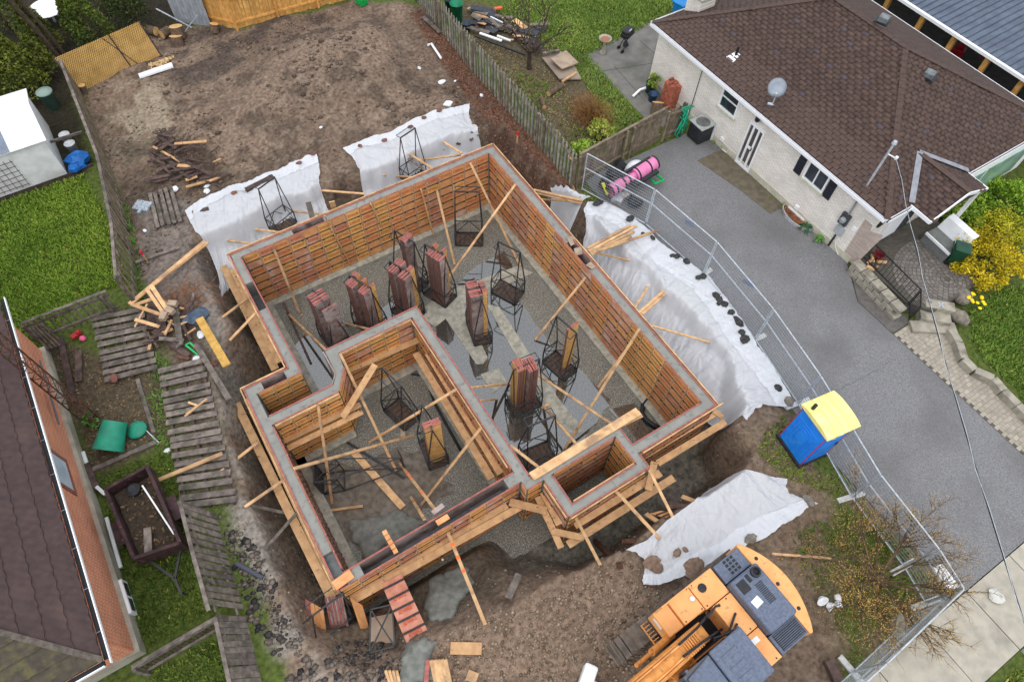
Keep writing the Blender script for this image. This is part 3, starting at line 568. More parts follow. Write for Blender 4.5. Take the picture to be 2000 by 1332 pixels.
m = MB(); m.raw([(1.22, 11.66, FL), (.98, 11.37, FL), (.95, 11.37, FL), (1.18, 11.67, FL), (1.22, 11.66, T0), (.98, 11.37, T0), (.95, 11.37, T0), (1.18, 11.67, T0)], [(0, 1, 2, 3), (7, 6, 5, 4), (0, 4, 5, 1), (1, 5, 6, 2), (2, 6, 7, 3), (3, 7, 4, 0)]); m.build('form_board', FILM, bd)
m = MB(); m.bb((1.18, 11.67, FL), (1.22, 12.62, T0)); m.build('form_board', FILM, bd)
# timber whalers nailed along the tops
lg = [((10.99, 4.38), (10.99, 18.1), 'timber strip along the outer top edge of the driveway side wall'), ((-.05, 18.10), (10.96, 18.10), 'timber strip along the outer top edge of the back wall'),
      ((-.07, 12.7), (-.07, 18.05), 'timber strip along the outer top edge of the upper left wall'), ((-1.56, 12.70), (-.1, 12.70), 'timber strip on top of the alcove wall'),
      ((-1.56, 5.6), (-1.56, 12.66), 'timber strip along the outer top edge of the garage left wall'), ((1.66, 12.24), (4.22, 12.24), 'timber strip on the garage side of the back partition'), ((4.21, 6.1), (4.21, 12.2), 'timber strip on the garage side of the long partition'), ((-1.1, 10.94), (1.0, 10.94), 'timber strip along the garage side of the alcove wall'),
      ((4.85, 3.95), (4.85, 5.1), 'timber strip on the near edge of the porch room'), ((5.3, 4.24), (7.5, 4.24), 'timber strip inside the front edge of the porch room'), ((4.95, 3.85), (7.6, 3.85), 'timber strip along the front of the porch room'), ((7.95, 4.36), (11.15, 4.36), 'timber strip along the front right wall')]
for a, b, l in lg:
    m = MB(); m.bar((*a, T0-.03), (*b, T0-.03), .04, .1); tag(m.build('timber_strip', LUM), l, 'timber')
# ------------------------------------------------------------------ boards by photo pixel
def bd2(name, p, q, w, t, label, mt=None, cat='board', up=(0, 0, 1), marks=(), group=None):
    m = MB(); m.bar(p, q, w, t, up); o = m.build(name, mt or LUM, bevel=.004); tag(o, label, cat, group)
    p = Vector(p); q = Vector(q)
    for k in marks:
        mm = MB(); mm.bar(p.lerp(q, k), p.lerp(q, k+.035), w+.006, t+.006, up); mm.build('paint_mark', ORANGE, o)
    return o
BI = 'timber braces propping the forms'
def F_(u, v): return G(u, v, FL+.05)
def brace(p, q, label, mt=None, w=.09, marks=()): return bd2('brace_board', p, q, w, .045, label, mt, 'brace', marks=marks, group=BI)
Y1, X1 = 17.62, 10.48
brace(GY(535, 487, Y1), F_(585, 611), 'timber brace from the back wall nearest its left corner')
brace(GY(634, 422, Y1), F_(687, 521), 'timber brace from the back wall below the beam pocket')
brace(GY(724, 398, Y1), F_(765, 481), 'timber brace behind the third rack of panels on the back wall')
brace(GY(822, 370, Y1), F_(847, 462), 'thin timber brace on the back wall beside the tall stacked rack')
brace(GY(853, 371, Y1), F_(888, 517), 'timber brace just left of the tall empty rack on the back wall')
brace(GY(918, 318, Y1), F_(1016, 520), 'long timber brace crossing from the back right corner')
brace(GX(1007, 360, X1), F_(868, 554), 'long timber brace crossing another from the driveway side wall')
brace(GX(1144, 542, X1), F_(1045, 664), 'timber brace from the middle of the driveway side wall')
brace(GX(1249, 642, X1), F_(1103, 876), 'longest timber brace near the front of the driveway side wall')
brace(GX(1235, 668, X1), F_(1168, 756), 'short timber brace doubled behind the longest one')
brace(G(1049, 731, -1.2), GY(1199, 831, 5.56), 'timber brace from the porch room back to the standing rack')
brace(F_(1061, 793), GY(1129, 871, 5.56), 'timber brace with a short crosspiece near the porch room', LUM)
bd2('brace_board', F_(1058, 797), F_(1074, 788), .09, .05, 'short timber block lying on the floor at a brace end', None, 'board')
brace(GX(920, 757, 4.70), F_(995, 749), 'timber brace from the partition to the stacked panel rack')
brace(GX(938, 782, 4.70), F_(970, 780), 'short timber brace low on the partition wall')
brace(GX(997, 870, 4.70), GY(1055, 915, 5.56), 'short timber brace in the corner by the empty rack')
brace(GX(520, 599, .36), F_(591, 616), 'timber brace leaning from the upper left wall')
brace(F_(564, 614), G(636, 683, -.9), 'timber brace rising to the garage back corner')
brace(F_(550, 583), F_(607, 710), 'timber board lying on the floor by the upper left wall', DARKW)
brace(F_(675, 632), G(721, 643, -.6), 'timber brace behind the garage back wall')
brace(F_(790, 524), F_(832, 611), 'grey timber lying on the floor beside the tall stacks', OLDW)
# garage
brace(GY(621, 789, 10.93), F_(649, 984), 'timber brace standing from the alcove wall into the garage')
brace(GY(664, 690, 12.22), F_(775, 922), 'long timber brace from the garage back wall')
brace(GX(574, 915, -1.08), G(808, 850, -2.0), 'long timber brace across the garage from its left wall')
brace(GX(892, 760, 4.18), F_(721, 864), 'timber brace from the partition down into the garage')
brace(GX(877, 814, 4.18), F_(850, 832), 'short timber brace behind the garage panel rack')
bd2('plank', G(688, 880, -2.45), G(787, 991, -2.5), .24, .045, 'wide plank lying on the garage floor under the fallen rack', LUM)
bd2('plank', GY(733, 712, 11.4), G(669, 816, -.42), .22, .045, 'wide plank bridging the corner above the garage', LUMW)
brace(F_(780, 904), GY(849, 994, 6.0), 'timber brace with orange paint marks inside the garage front wall', LUM, .09, (.25, .36, .68))
brace(GX(940, 835, 4.18), F_(822, 987), 'long timber brace from the partition near its front end')
brace(F_(802, 970), GY(829, 1014, 6.0), 'short timber brace by the orange marked one')
brace(F_(621, 1000), F_(709, 988), 'timber board lying on the garage floor by the left wall')
bd2('steel_angle', F_(669, 858), F_(790, 934), .08, .08, 'long dark steel angle lying across the garage floor', RACK, 'steel bar')
bd2('timber_block', F_(782, 846), F_(792, 845), .3, .08, 'pale wood offcut on the gravel beside the garage rack', PLY)
# scaffold planks
PK = 'scaffold planks along the forms'
def plank(p, q, label, w=.26, mt=None): return bd2('scaffold_plank', p, q, w, .045, label, mt or LUMW, 'plank', group=PK)
def pz(u0, v0, u1, v1, z, label, w=.26, mt=None): return plank(G(u0, v0, z), G(u1, v1, z), label, w, mt)
z1 = -.55
pz(436, 520, 538, 722, z1, 'outer scaffold plank beside the upper left wall'); pz(453, 527, 548, 707, z1, 'inner scaffold plank beside the upper left wall')
pz(462, 788, 548, 965, z1, 'outer scaffold plank beside the garage left wall, upper length'); pz(545, 960, 648, 1168, z1+.05, 'outer scaffold plank beside the garage left wall, lower length')
pz(484, 778, 662, 1160, z1+.02, 'inner scaffold plank beside the garage left wall')
pz(673, 1148, 983, 972, z1, 'inner scaffold plank before the front garage wall', .24); pz(680, 1160, 990, 986, z1-.02, 'middle scaffold plank before the front garage wall', .24); pz(688, 1173, 1015, 990, z1-.01, 'outer scaffold plank before the front garage wall', .22)
pz(1122, 1026, 1290, 923, z1, 'inner scaffold plank before the porch room', .24); pz(1109, 1064, 1316, 933, z1-.03, 'outer scaffold plank before the porch room', .24)
pz(1062, 960, 1094, 1024, z1, 'inner scaffold plank on the near side of the porch room', .26); pz(1050, 970, 1096, 1070, z1-.02, 'outer scaffold plank on the near side of the porch room', .2)
pz(995, 980, 1068, 998, z1+.06, 'short plank laid across the scaffold at the notch', .24); pz(1078, 1037, 1140, 1050, z1+.04, 'short plank tying the scaffold at the porch corner', .2)
pz(1278, 902, 1266, 957, z1+.08, 'short upright plank at the right end of the porch scaffold', .22)
pz(1256, 890, 1398, 806, z1, 'inner scaffold plank before the front right wall', .22); pz(1284, 905, 1417, 824, z1-.02, 'outer scaffold plank before the front right wall', .22)
pz(1390, 800, 1412, 815, z1+.05, 'short crosspiece at the end of the front right scaffold', .18)
pz(1038, 931, 1247, 803, T0+.03, 'wide plank lying on the back edge of the porch room', .28, LUM); pz(1206, 830, 1252, 808, T0-.12, 'short plank bridging the floor opening by the porch room', .25)
pz(812, 690, 960, 935, -.75, 'outer scaffold plank along the partition in the garage', .24); pz(836, 690, 978, 925, -.72, 'inner scaffold plank along the partition in the garage', .24)
pz(683, 722, 822, 662, -.75, 'outer scaffold plank under the garage back wall', .24); pz(680, 706, 812, 648, -.72, 'inner scaffold plank under the garage back wall', .22)
pz(553, 862, 704, 790, -.72, 'inner scaffold plank below the alcove wall', .2); pz(562, 876, 708, 804, -.75, 'outer scaffold plank below the alcove wall', .2)
# outer braces
def ob(u0, v0, z0, u1, v1, label, mt=None, w=.09, marks=(), z1=None):
    q = GG(u1, v1); q.z = q.z+.06 if z1 is None else z1
    return brace(G(u0, v0, z0), q, label, mt, w, marks)
ob(490, 578, -.5, 436, 622, 'upper timber brace propping the upper left scaffold'); ob(503, 608, .3, 450, 667, 'lower timber brace propping the upper left wall')
ob(504, 864, -.3, 433, 922, 'first timber brace propping the garage left wall'); ob(555, 937, -.3, 479, 992, 'second timber brace propping the garage left wall'); ob(582, 999, -.3, 519, 1074, 'third timber brace propping the garage left wall', OLDW); ob(556, 1001, -.8, 492, 989, 'flat timber brace under the garage left scaffold', OLDW)
ob(870, 1028, -.1, 948, 1221, 'long timber brace with orange paint marks before the garage', LUM, .1, (.18, .32, .46), z1=.25)
ob(1123, 1008, -.1, 1172, 1105, 'timber brace at the near corner of the porch room'); ob(1204, 960, .1, 1287, 1056, 'timber brace before the middle of the porch room', LUM, .1, z1=.2); ob(1268, 918, .1, 1315, 1015, 'timber brace at the far corner of the porch room')
for i, (a, b, c, d, l) in enumerate(((1146, 486, 1230, 446, 'topmost'), (1150, 491, 1241, 448, 'second'), (1152, 494, 1236, 461, 'third'), (1155, 497, 1230, 472, 'fourth'), (1158, 494, 1282, 462, 'longest'))):
    ob(a, b, .35+.03*i, c, d, l+' timber of the bundle fanned over the tarp by the mesh fence', w=.1, z1=.15+.05*i)
ob(1144, 490, .3, 1268, 506, 'thin timber brace running out onto the driveway tarp', w=.07, z1=-.3); ob(1240, 601, .2, 1274, 543, 'single timber brace leaning on the driveway tarp', z1=-.4)
ob(1249, 610, .3, 1320, 543, 'left timber of the pair on the driveway tarp', w=.1, z1=-.2); ob(1254, 614, .3, 1321, 550, 'right timber of the pair on the driveway tarp', w=.1, z1=-.2)
ob(1269, 635, .2, 1414, 668, 'long thin timber brace pushed into the driveway tarp', w=.08, z1=-.25)
ob(1042, 371, .3, 1138, 394, 'upper timber brace at the far corner of the driveway wall', w=.1, z1=.1); ob(1048, 377, .2, 1136, 400, 'lower timber brace at the far corner of the driveway wall', w=.1, z1=.0); ob(1052, 389, -.2, 1128, 396, 'thin timber brace over the small tarp', w=.06, z1=-.1)
ob(712, 379, .3, 626, 370, 'timber brace across the gap between the back tarps', w=.08, z1=-.2); ob(631, 419, .2, 553, 391, 'right timber brace on the left back tarp', w=.08, z1=-.5); ob(546, 454, .2, 481, 424, 'middle timber brace on the left back tarp', w=.08, z1=-.5); ob(487, 476, .2, 427, 449, 'left timber brace on the left back tarp', w=.08, z1=-.4)
ob(844, 329, .3, 757, 276, 'long timber brace on the right back tarp', w=.1, z1=.1); ob(832, 334, .2, 762, 284, 'grey timber doubled under the long brace on the right back tarp', OLDW, w=.1, z1=0); ob(900, 303, .3, 814, 306, 'level timber brace on the right back tarp', w=.09, z1=-.3); ob(902, 300, .3, 867, 288, 'short timber brace at the top of the right back tarp', w=.09, z1=.05); ob(802, 346, .2, 771, 335, 'short timber brace low on the right back tarp', w=.08, z1=-.5)
for u, v, u1, v1, l in ((602, 395, 614, 440, 'grey plank end standing in the beam pocket'), (648, 394, 653, 410, 'brown plank end standing behind the back wall')):
    brace(G(u, v, .9), G(u1, v1, .2), l, OLDW if 'grey' in l else LUM, .2)
brace(G(748, 341, -.1), G(757, 366, -1.2), 'wide board leaning behind the right back tarp', LUM, .2)
for (a, b, l) in (((1113, 462), (1121, 478), 'plywood block standing at the end of the driveway wall pocket'), ((1128, 484), (1131, 498), 'plywood block in the middle of the driveway wall pocket'), ((1150, 522), (1163, 513), 'plywood block closing the driveway wall pocket')):
    m = MB(); m.bar(G(*a, T0+.05), G(*b, T0-.1), .28, .03); tag(m.build('plywood_block', PLY), l, 'plywood')
# blocks nailed to the front wall
for a, b, w, l in (((845, 1002), (866, 986), .14, 'dark form offcut standing on the front garage wall'), ((853, 1022), (876, 1008), .16, 'orange form offcut clipped to the front garage wall'), ((665, 1124), (675, 1140), .55, 'orange form panel piece capping the front left corner of the garage')):
    m = MB(); m.bar(G(*a, T0+.06), G(*b, T0+.05), w, .05); tag(m.build('form_offcut', PO if 'orange' in l else FILM), l, 'form offcut')
m = MB()
for i in range(5): m.bar(G(750+5*i, 1036+9*i, T0+.35-.05*i), G(754+5*i, 1044+9*i, T0+.35-.05*i), .13, .04)
tag(m.build('form_offcut', PO), 'narrow orange form strip leaning over the front garage wall', 'form offcut')
# black drain pipe
m = MB(); m.tube([G(1264, 780, FL+.1), G(1256, 790, FL+.1), G(1254, 806, FL+.1), G(1262, 820, FL+.1), G(1276, 830, FL+.1), G(1292, 838, FL+.1)], .085, 8); tag(m.build('drain_pipe', BLACKP, smooth=True), 'black corrugated drain pipe curled in the corner of the main room', 'pipe')
m = MB(); m.tube([G(735, 760, FL+.05), G(790, 728, FL+.05), G(830, 735, FL+.05), G(850, 790, FL+.05), G(900, 880, FL+.05)], .05, 6); tag(m.build('drain_pipe', BLACKP, smooth=True), 'black drain pipe along the edge of the garage floor', 'pipe')
# ------------------------------------------------------------------ racks
RL, RW, RLOW, RH = 1.12, .70, .75, 2.82
def rack_meshes():
    t = .022; out = {}
    m = MB()
    for y in (-RW/2, RW/2): m.bar((-RL/2, y, .04), (RL/2, y, .04), .05)
    for x in (-RL/2, RL/2): m.bar((x, -RW/2, .04), (x, RW/2, .04), .05)
    for i in range(5): x = -RL/2+RL*(i+1)/6; m.bar((x, -RW/2, .04), (x, RW/2, .04), .03)
    out['base_frame'] = m.mesh('base_frame', RACK)
    m = MB(); m.bb((-RL/2+.05, -RW/2+.05, .015), (RL/2-.05, RW/2-.05, .03)); out['base_plate'] = m.mesh('base_plate', mat('base_ply', S(96, 76, 62), S(72, 58, 50), 6, .8))
    for s in (-1, 1):
        m = MB(); x = s*RL/2; xt = s*RL*.42
        for y in (-RW/2, RW/2): m.bar((x, y, .04), (x, y, RLOW), .04); m.bar((x, y, RLOW), (xt, 0, RH), .035)
        m.bar((x, -RW/2, RLOW), (x, RW/2, RLOW), .035); m.bar((x, -RW/2, .05), (x, RW/2, RLOW), .022); m.bar((x, RW/2, .05), (x, -RW/2, RLOW), .022)
        out['end_frame%d' % s] = m.mesh('end_frame', RACK)
    for s in (-1, 1):
        m = MB(); y = s*RW/2; m.bar((-RL/2, y, RLOW), (RL/2, y, RLOW), .03); m.bar((-RL/2, y, .05), (0, y, RLOW), .022); m.bar((RL/2, y, .05), (0, y, RLOW), .022)
        out['side_brace%d' % s] = m.mesh('side_brace', RACK)
    m = MB(); m.bar((-RL*.44, 0, RH), (RL*.44, 0, RH), .05); m.bar((RL*.42, 0, RH), (RL*.42, RW*.45, RH-.05), .025); m.bar((-RL*.42, 0, RH), (-RL*.42, RW*.45, RH-.05), .025); m.bar((-RL*.42, RW*.45, RH-.05), (RL*.42, RW*.45, RH-.05), .025); out['top_bar'] = m.mesh('top_bar', RACK)
    return out
RM = rack_meshes()
def rack(label, loc, ang, rot=None, names=None):
    t = thing('form_rack', label, 'steel rack', loc, 'steel racks for form panels'); t.rotation_euler = rot or (0, 0, math.radians(ang))
    for k, me in RM.items():
        link(k.rstrip('-1'), me, t)
    return t
SH = 2.8
def spanel(w, kind):
    m = MB(); m.bb((-.018, -w/2, 0), (.018, w/2, SH-.006)); m.bb((-.02, -w/2-.002, SH-.006), (.02, w/2+.002, SH+.002), 1); m.bb((-.016, w/2, 0), (.016, w/2+.006, SH-.01), 3); m.bb((-.016, -w/2-.006, 0), (.016, -w/2, SH-.01), 3)
    if kind == 'y':
        for i in range(7): m.bb((-.024, -w/2+.01, i*ROW*.98+.02), (.024, w/2-.01, (i+1)*ROW*.98-.02), 2)
    return m.mesh('plywood_form', [FILM, REDEDGE, PY, mat('panel_edge_brown', S(132, 92, 84), S(104, 74, 68), 6, .7)])
SPM = {}
def stack(label, loc, ang, x0, n, y, w, kind, lean=.0, dz=0, pitch=.05):
    if (w, kind) not in SPM: SPM[(w, kind)] = spanel(w, kind)
    r = random.Random(hash((round(loc[0], 2), x0, n)) & 0xffff); a = math.radians(ang)
    for i in range(n):
        lx = x0+i*pitch; ly = y+r.uniform(-.012, .012)
        p = Vector((loc[0]+lx*math.cos(a)-ly*math.sin(a), loc[1]+lx*math.sin(a)+ly*math.cos(a), loc[2]+.05+dz))
        o = link('plywood_form', SPM[(w, kind)], None, p, (0, lean+r.uniform(-.006, .006), a+r.uniform(-.015, .015)), (1, 1, r.choice((1, 1, .985, .99))))
        tag(o, label, 'form panel', label.replace('form panel', 'form panels'))
def rs(label, what, px, ang, stacks, z=FL+.03, ctr=None):
    c = Vector((*ctr, z)) if ctr else G(*px, z); rack(label, c, ang)
    for x0, n, y, w, kind in stacks:
        side = 'left in' if y > .05 else ('right in' if y < -.05 else 'in')
        stack(('yellow' if kind == 'y' else 'brown')+f' form panel {"front" if x0 < -.1 else "rear"} {side} {what}', c, ang, x0, n, y, w, kind)
rs('black rack nearest the left wall holding brown panels', 'the rack nearest the left wall', None, 97, [(-.5, 1, -.05, .55, 'd'), (-.1, 10, 0.03, .58, 'd')], ctr=(2.0, 14.75))
rs('second black rack from the left wall with brown and yellow panels', 'the second rack from the left wall', None, 112, [(-.5, 6, .17, .34, 'd'), (.02, 7, .2, .32, 'd'), (-.46, 2, -.17, .2, 'y'), (-.1, 3, -.17, .2, 'y'), (.25, 4, -.17, .2, 'y')], ctr=(3.45, 14.7))
rs('third black rack from the left wall with two tall brown stacks', 'the third rack from the left wall', None, 112, [(-.5, 7, .17, .34, 'd'), (.02, 6, .2, .3, 'd'), (-.42, 4, -.17, .26, 'y'), (.0, 7, -.17, .28, 'd')], ctr=(4.95, 14.55))
rs('fourth black rack close to the back wall with a pale brown stack', 'the rack close behind the tallest stack', None, 112, [(-.2, 5, .0, .45, 'd')], ctr=(5.75, 15.75))
rs('fifth black rack with the tallest dense brown stack', 'the rack with the tallest dense stack', None, 112, [(-.48, 9, .16, .34, 'd'), (.0, 4, .16, .3, 'd'), (-.3, 3, -.2, .2, 'y'), (.1, 3, -.2, .2, 'y')], ctr=(6.4, 14.6))
rs('tall empty black rack before the back wall', '', None, -32, [], ctr=(8.85, 16.5))
rs('empty black rack beside the pale footing strip', '', None, 116, [], ctr=(8.79, 13.34))
rs('black rack standing alone in the puddle with brown panels', 'the rack alone in the puddle', None, 76, [(-.3, 7, .14, .42, 'd'), (.12, 6, .14, .4, 'd'), (-.2, 4, -.2, .18, 'y'), (.1, 4, -.2, .18, 'd')], ctr=(6.85, 12.3))
rs('black rack holding a single bright yellow panel', 'the rack near the driveway side wall', None, 101, [(-.2, 2, -.12, .52, 'y')], ctr=(8.67, 9.46))
rs('black rack before the porch room stacked with red edged panels', 'the rack before the porch room', None, -6, [(-.35, 6, .1, .5, 'y'), (-.02, 7, -.05, .55, 'd')], ctr=(6.66, 8.85))
rs('empty black rack in the corner by the porch room', '', None, -8, [], ctr=(5.97, 6.9))
rs('empty black rack at the back of the garage', '', None, 103, [], ctr=(2.7, 10.73))
rs('black rack in the garage holding yellow striped panels', 'the rack in the garage', None, 81, [(-.35, 5, -.05, .55, 'y')], ctr=(2.99, 8.86))
fr_ = rack('black rack lying on its side on the garage floor', G(640, 925, FL+.4), 0, (math.radians(90), math.radians(8), math.radians(-62)))
fr_.rotation_euler = (Matrix.Rotation(math.radians(-22), 3, 'Z') @ Matrix.Rotation(math.radians(86), 3, 'Y')).to_euler(); fr_.location = G(620, 935, FL+.58)
r15 = rack('black rack between the left back tarp and the back wall', (G(553, 441, -.55)), 20); r15.scale = (.8, .8, .8); r16 = rack('black rack between the right back tarp and the back wall', (G(808, 345, -.6)), 15); r16.scale = (.8, .8, .8)
# ------------------------------------------------------------------ tarps
tm = bpy.data.materials.new('white_poly_tarp'); tm.use_nodes = True; t_ = tm.node_tree; b_ = t_.nodes['Principled BSDF']
b_.inputs['Base Color'].default_value = S(230, 233, 239); b_.inputs['Roughness'].default_value = .35; b_.inputs['Specular IOR Level'].default_value = .4
tr_ = t_.nodes.new('ShaderNodeBsdfTransparent'); tl_ = t_.nodes.new('ShaderNodeBsdfTranslucent'); tl_.inputs[0].default_value = (.85, .87, .9, 1); m1 = t_.nodes.new('ShaderNodeMixShader'); m2 = t_.nodes.new('ShaderNodeMixShader')
m1.inputs[0].default_value = .15; m2.inputs[0].default_value = .3; t_.links.new(b_.outputs[0], m1.inputs[1]); t_.links.new(tl_.outputs[0], m1.inputs[2]); t_.links.new(m1.outputs[0], m2.inputs[1]); t_.links.new(tr_.outputs[0], m2.inputs[2]); t_.links.new(m2.outputs[0], t_.nodes['Material Output'].inputs[0])
nb = t_.nodes.new('ShaderNodeTexNoise'); nb.inputs['Scale'].default_value = 2.2; nb.inputs['Detail'].default_value = 6; bp_ = t_.nodes.new('ShaderNodeBump'); bp_.inputs['Distance'].default_value = .06; bp_.inputs['Strength'].default_value = .6; tc_ = t_.nodes.new('ShaderNodeTexCoord'); t_.links.new(tc_.outputs['Object'], nb.inputs['Vector']); t_.links.new(nb.outputs[0], bp_.inputs['Height']); t_.links.new(bp_.outputs[0], b_.inputs['Normal'])
MATS['tarp'] = tm
def resample(P, n):
    P = np.array([list(p) for p in P], float); s = np.r_[0, np.cumsum(np.linalg.norm(np.diff(P[:, :2], axis=0), axis=1))]; t = np.linspace(0, s[-1], n)
    return np.stack([np.interp(t, s, P[:, k]) for k in range(3)], 1)
def tarp(label, outer, inner, n=240, m=100, seed=0, amp=.05, sm=14, lift=.06, zb=None, tb=.4, fold=.36, anchors=()):
    A = resample(outer, n); B = resample(inner, n); t = np.linspace(0, 1, m)[:, None, None]
    en = np.linspace(-1, 1, n)[None, :, None]; ed = (A[-1]-A[0]); ed[2] = 0; ed = ed/np.linalg.norm(ed); tv = np.linspace(0, 1, m)
    Q = A[None]*(1-t)+B[None]*t; Q = Q-ed*(np.sign(en)*np.abs(en)**9)*(.32*np.sin(math.pi*tv)**1.0+.3*(fbm(tv*5, tv*0, seed+31)-.5))[:, None, None]; dr_ = (B-A)/np.linalg.norm(B-A, axis=1)[:, None]; Q = Q+dr_[None]*((1-t)**6)*(.16*(fbm(np.linspace(0, 14, n), np.zeros(n), seed+37)-.5))[None, :, None]; x, y = Q[..., 0], Q[..., 1]
    z = tzs(x.ravel(), y.ravel()).reshape(x.shape)+lift
    if zb is not None:
        tt = np.linspace(0, 1, m)[:, None]+.12*(fbm(np.linspace(0, 6, n)[None, :], np.zeros((1, n)), seed+2)-.5); z = np.maximum(z, zb*np.clip((tt-tb)/(1-tb), 0, 1)**1.1+lift*(tt < 2))
    for _ in range(sm):
        zp = np.pad(z, 1, mode='edge'); z = np.maximum(z*.25+.75*(zp[:-2, 1:-1]+zp[2:, 1:-1]+zp[1:-1, :-2]+zp[1:-1, 2:])/4, tzs(x.ravel(), y.ravel()).reshape(x.shape)+.03)
    S_ = np.linspace(0, 1, n)[None, :]*np.linalg.norm(A[-1, :2]-A[0, :2]); Tt = np.linspace(0, 1, m)[:, None]*2.5
    w = fbm(S_*2.6+.6*Tt, Tt*.5, seed, 3)-.5; w2 = np.abs(fbm(S_*5+1.2*np.sin(Tt*1.3), Tt*.7, seed+5, 2)-.5); w3 = fbm(S_*7, Tt*2, seed+8, 2)-.5
    w4 = -np.abs(fbm(S_*9+2.5*fbm(S_*.9, Tt*.4, seed+11)+.8*np.sin(Tt*.9+S_), Tt*.35, seed+15, 2)-.5); w5 = -np.abs(fbm(S_*3.1-Tt*2.3, Tt*1.1+S_*.8, seed+19, 3)-.5)
    z = z+amp*(2.2*w-.9*w2+.15*w3+.2*w4+1.2*w5+.3)*(.35+.65*np.linspace(0, 1, m)[:, None]**.6)+amp*.5
    for q_, (au, av) in enumerate(anchors):
        ap_ = GG(au, av); rx, ry = x-ap_.x, y-ap_.y; rr2 = np.hypot(rx, ry); an = np.arctan2(ry, rx); z = z+.11*np.minimum(rr2/.4, 1)*np.exp(-rr2/1.3)*(.22-np.abs(fbm(np.cos(an)*4.5+q_*7+.3*rr2, np.sin(an)*4.5, seed+q_, 2)-.5))
    V = np.stack([x, y, z], -1).reshape(-1, 3); ii = np.arange(m-1)[:, None]*n+np.arange(n-1)[None, :]; F = np.stack([ii, ii+1, ii+1+n, ii+n], -1).reshape(-1, 4)
    if ((A[1, 0]-A[0, 0])*(B[0, 1]-A[0, 1])-(A[1, 1]-A[0, 1])*(B[0, 0]-A[0, 0])) < 0: F = F[:, ::-1]
    o = npobj('tarp', V, F, tm, smooth=True, label=label, cat='tarp'); c = V.mean(0)
    k2 = int(m*fold); wob = .02*np.sin(np.linspace(0, 40, n))
    Vf = V.reshape(m, n, 3)[:k2].copy(); Vf[..., 2] += .022; ii = np.arange(k2-1)[:, None]*n+np.arange(n-1)[None, :]; Ff = np.stack([ii, ii+1, ii+1+n, ii+n], -1).reshape(-1, 4)
    if ((A[1, 0]-A[0, 0])*(B[0, 1]-A[0, 1])-(A[1, 1]-A[0, 1])*(B[0, 0]-A[0, 0])) < 0: Ff = Ff[:, ::-1]
    Vf[-1, :, :2] += (wob[:, None]*0+.18*(fbm(np.linspace(0, 9, n), np.zeros(n), seed+3)[:, None]-.5))*(B-A)[:, :2]/np.linalg.norm((B-A)[:, :2], axis=1)[:, None]
    npobj('folded_edge', Vf.reshape(-1, 3), Ff, tm, smooth=True, parent=o); return o
def px3(L, z=0): return [tuple(G(u, v, z)) for u, v in L]
tarp('white poly tarp over the left half of the back bank', px3([(358, 420), (372, 412), (440, 376), (500, 358), (560, 335), (600, 312), (626, 304)]), [(-1.0, 17.0, 0), (-.55, 17.9, 0), (1, 18.25, 0), (2.5, 18.25, 0), (3.9, 18.25, 0), (4.15, 18.3, 0)], seed=3, zb=-1.25, tb=.1, amp=.1, fold=.16, anchors=((385, 425), (470, 380), (553, 391), (481, 424), (427, 449), (600, 330), (640, 370), (520, 430)))
tarp('white poly tarp over the right half of the back bank', px3([(672, 300), (712, 285), (760, 268), (810, 243), (860, 222), (918, 208)]), [(5.15, 18.2, 0), (6, 18.22, 0), (8, 18.25, 0), (10, 18.3, 0), (11.2, 18.6, 0)], seed=13, zb=-1.25, tb=.1, amp=.1, fold=.16, anchors=((690, 305), (757, 276), (814, 306), (867, 288), (771, 335), (905, 240), (930, 260)))
tarp('small white tarp tip at the far corner of the driveway wall', [(12.15, 15.6, 0), (12.55, 14.5, 0), (12.95, 13.9, 0)], [(11.15, 14.6, 0), (11.25, 13.9, 0), (11.35, 13.35, 0)], n=40, m=30, seed=23, amp=.06, fold=.1)
tarp('long white tarp over the bank between the foundation and the mesh fence', px3([(1136, 412), (1145, 399), (1170, 397), (1236, 427), (1302, 492), (1382, 542), (1432, 610), (1480, 682), (1534, 766), (1556, 802)]), [(11.5, 12.6, 0), (11.2, 12.2, 0), (11.15, 11, 0), (11.15, 8, 0), (11.2, 6, 0), (11.2, 4.6, 0), (11.5, 3.6, 0)], n=380, m=120, seed=33, amp=.13, zb=-1.5, tb=.25, fold=.3, anchors=((1165, 410), (1230, 440), (1268, 506), (1274, 543), (1320, 545), (1370, 548), (1414, 668), (1440, 640), (1470, 700), (1520, 770), (1400, 600), (1300, 600), (1360, 700), (1440, 780)))
tarp('white tarp on the front bank beside the excavator', px3([(1252, 1147), (1300, 1140), (1360, 1115), (1420, 1090), (1480, 1055), (1550, 1012), (1594, 984)]), px3([(1226, 1074), (1262, 1058), (1300, 1020), (1350, 985), (1388, 945), (1440, 918), (1530, 940)]), seed=43, amp=.09, lift=.08, fold=.25, anchors=((1577, 984), (1461, 1056), (1290, 1050), (1400, 960), (1340, 1010), (1270, 1110), (1480, 960)))
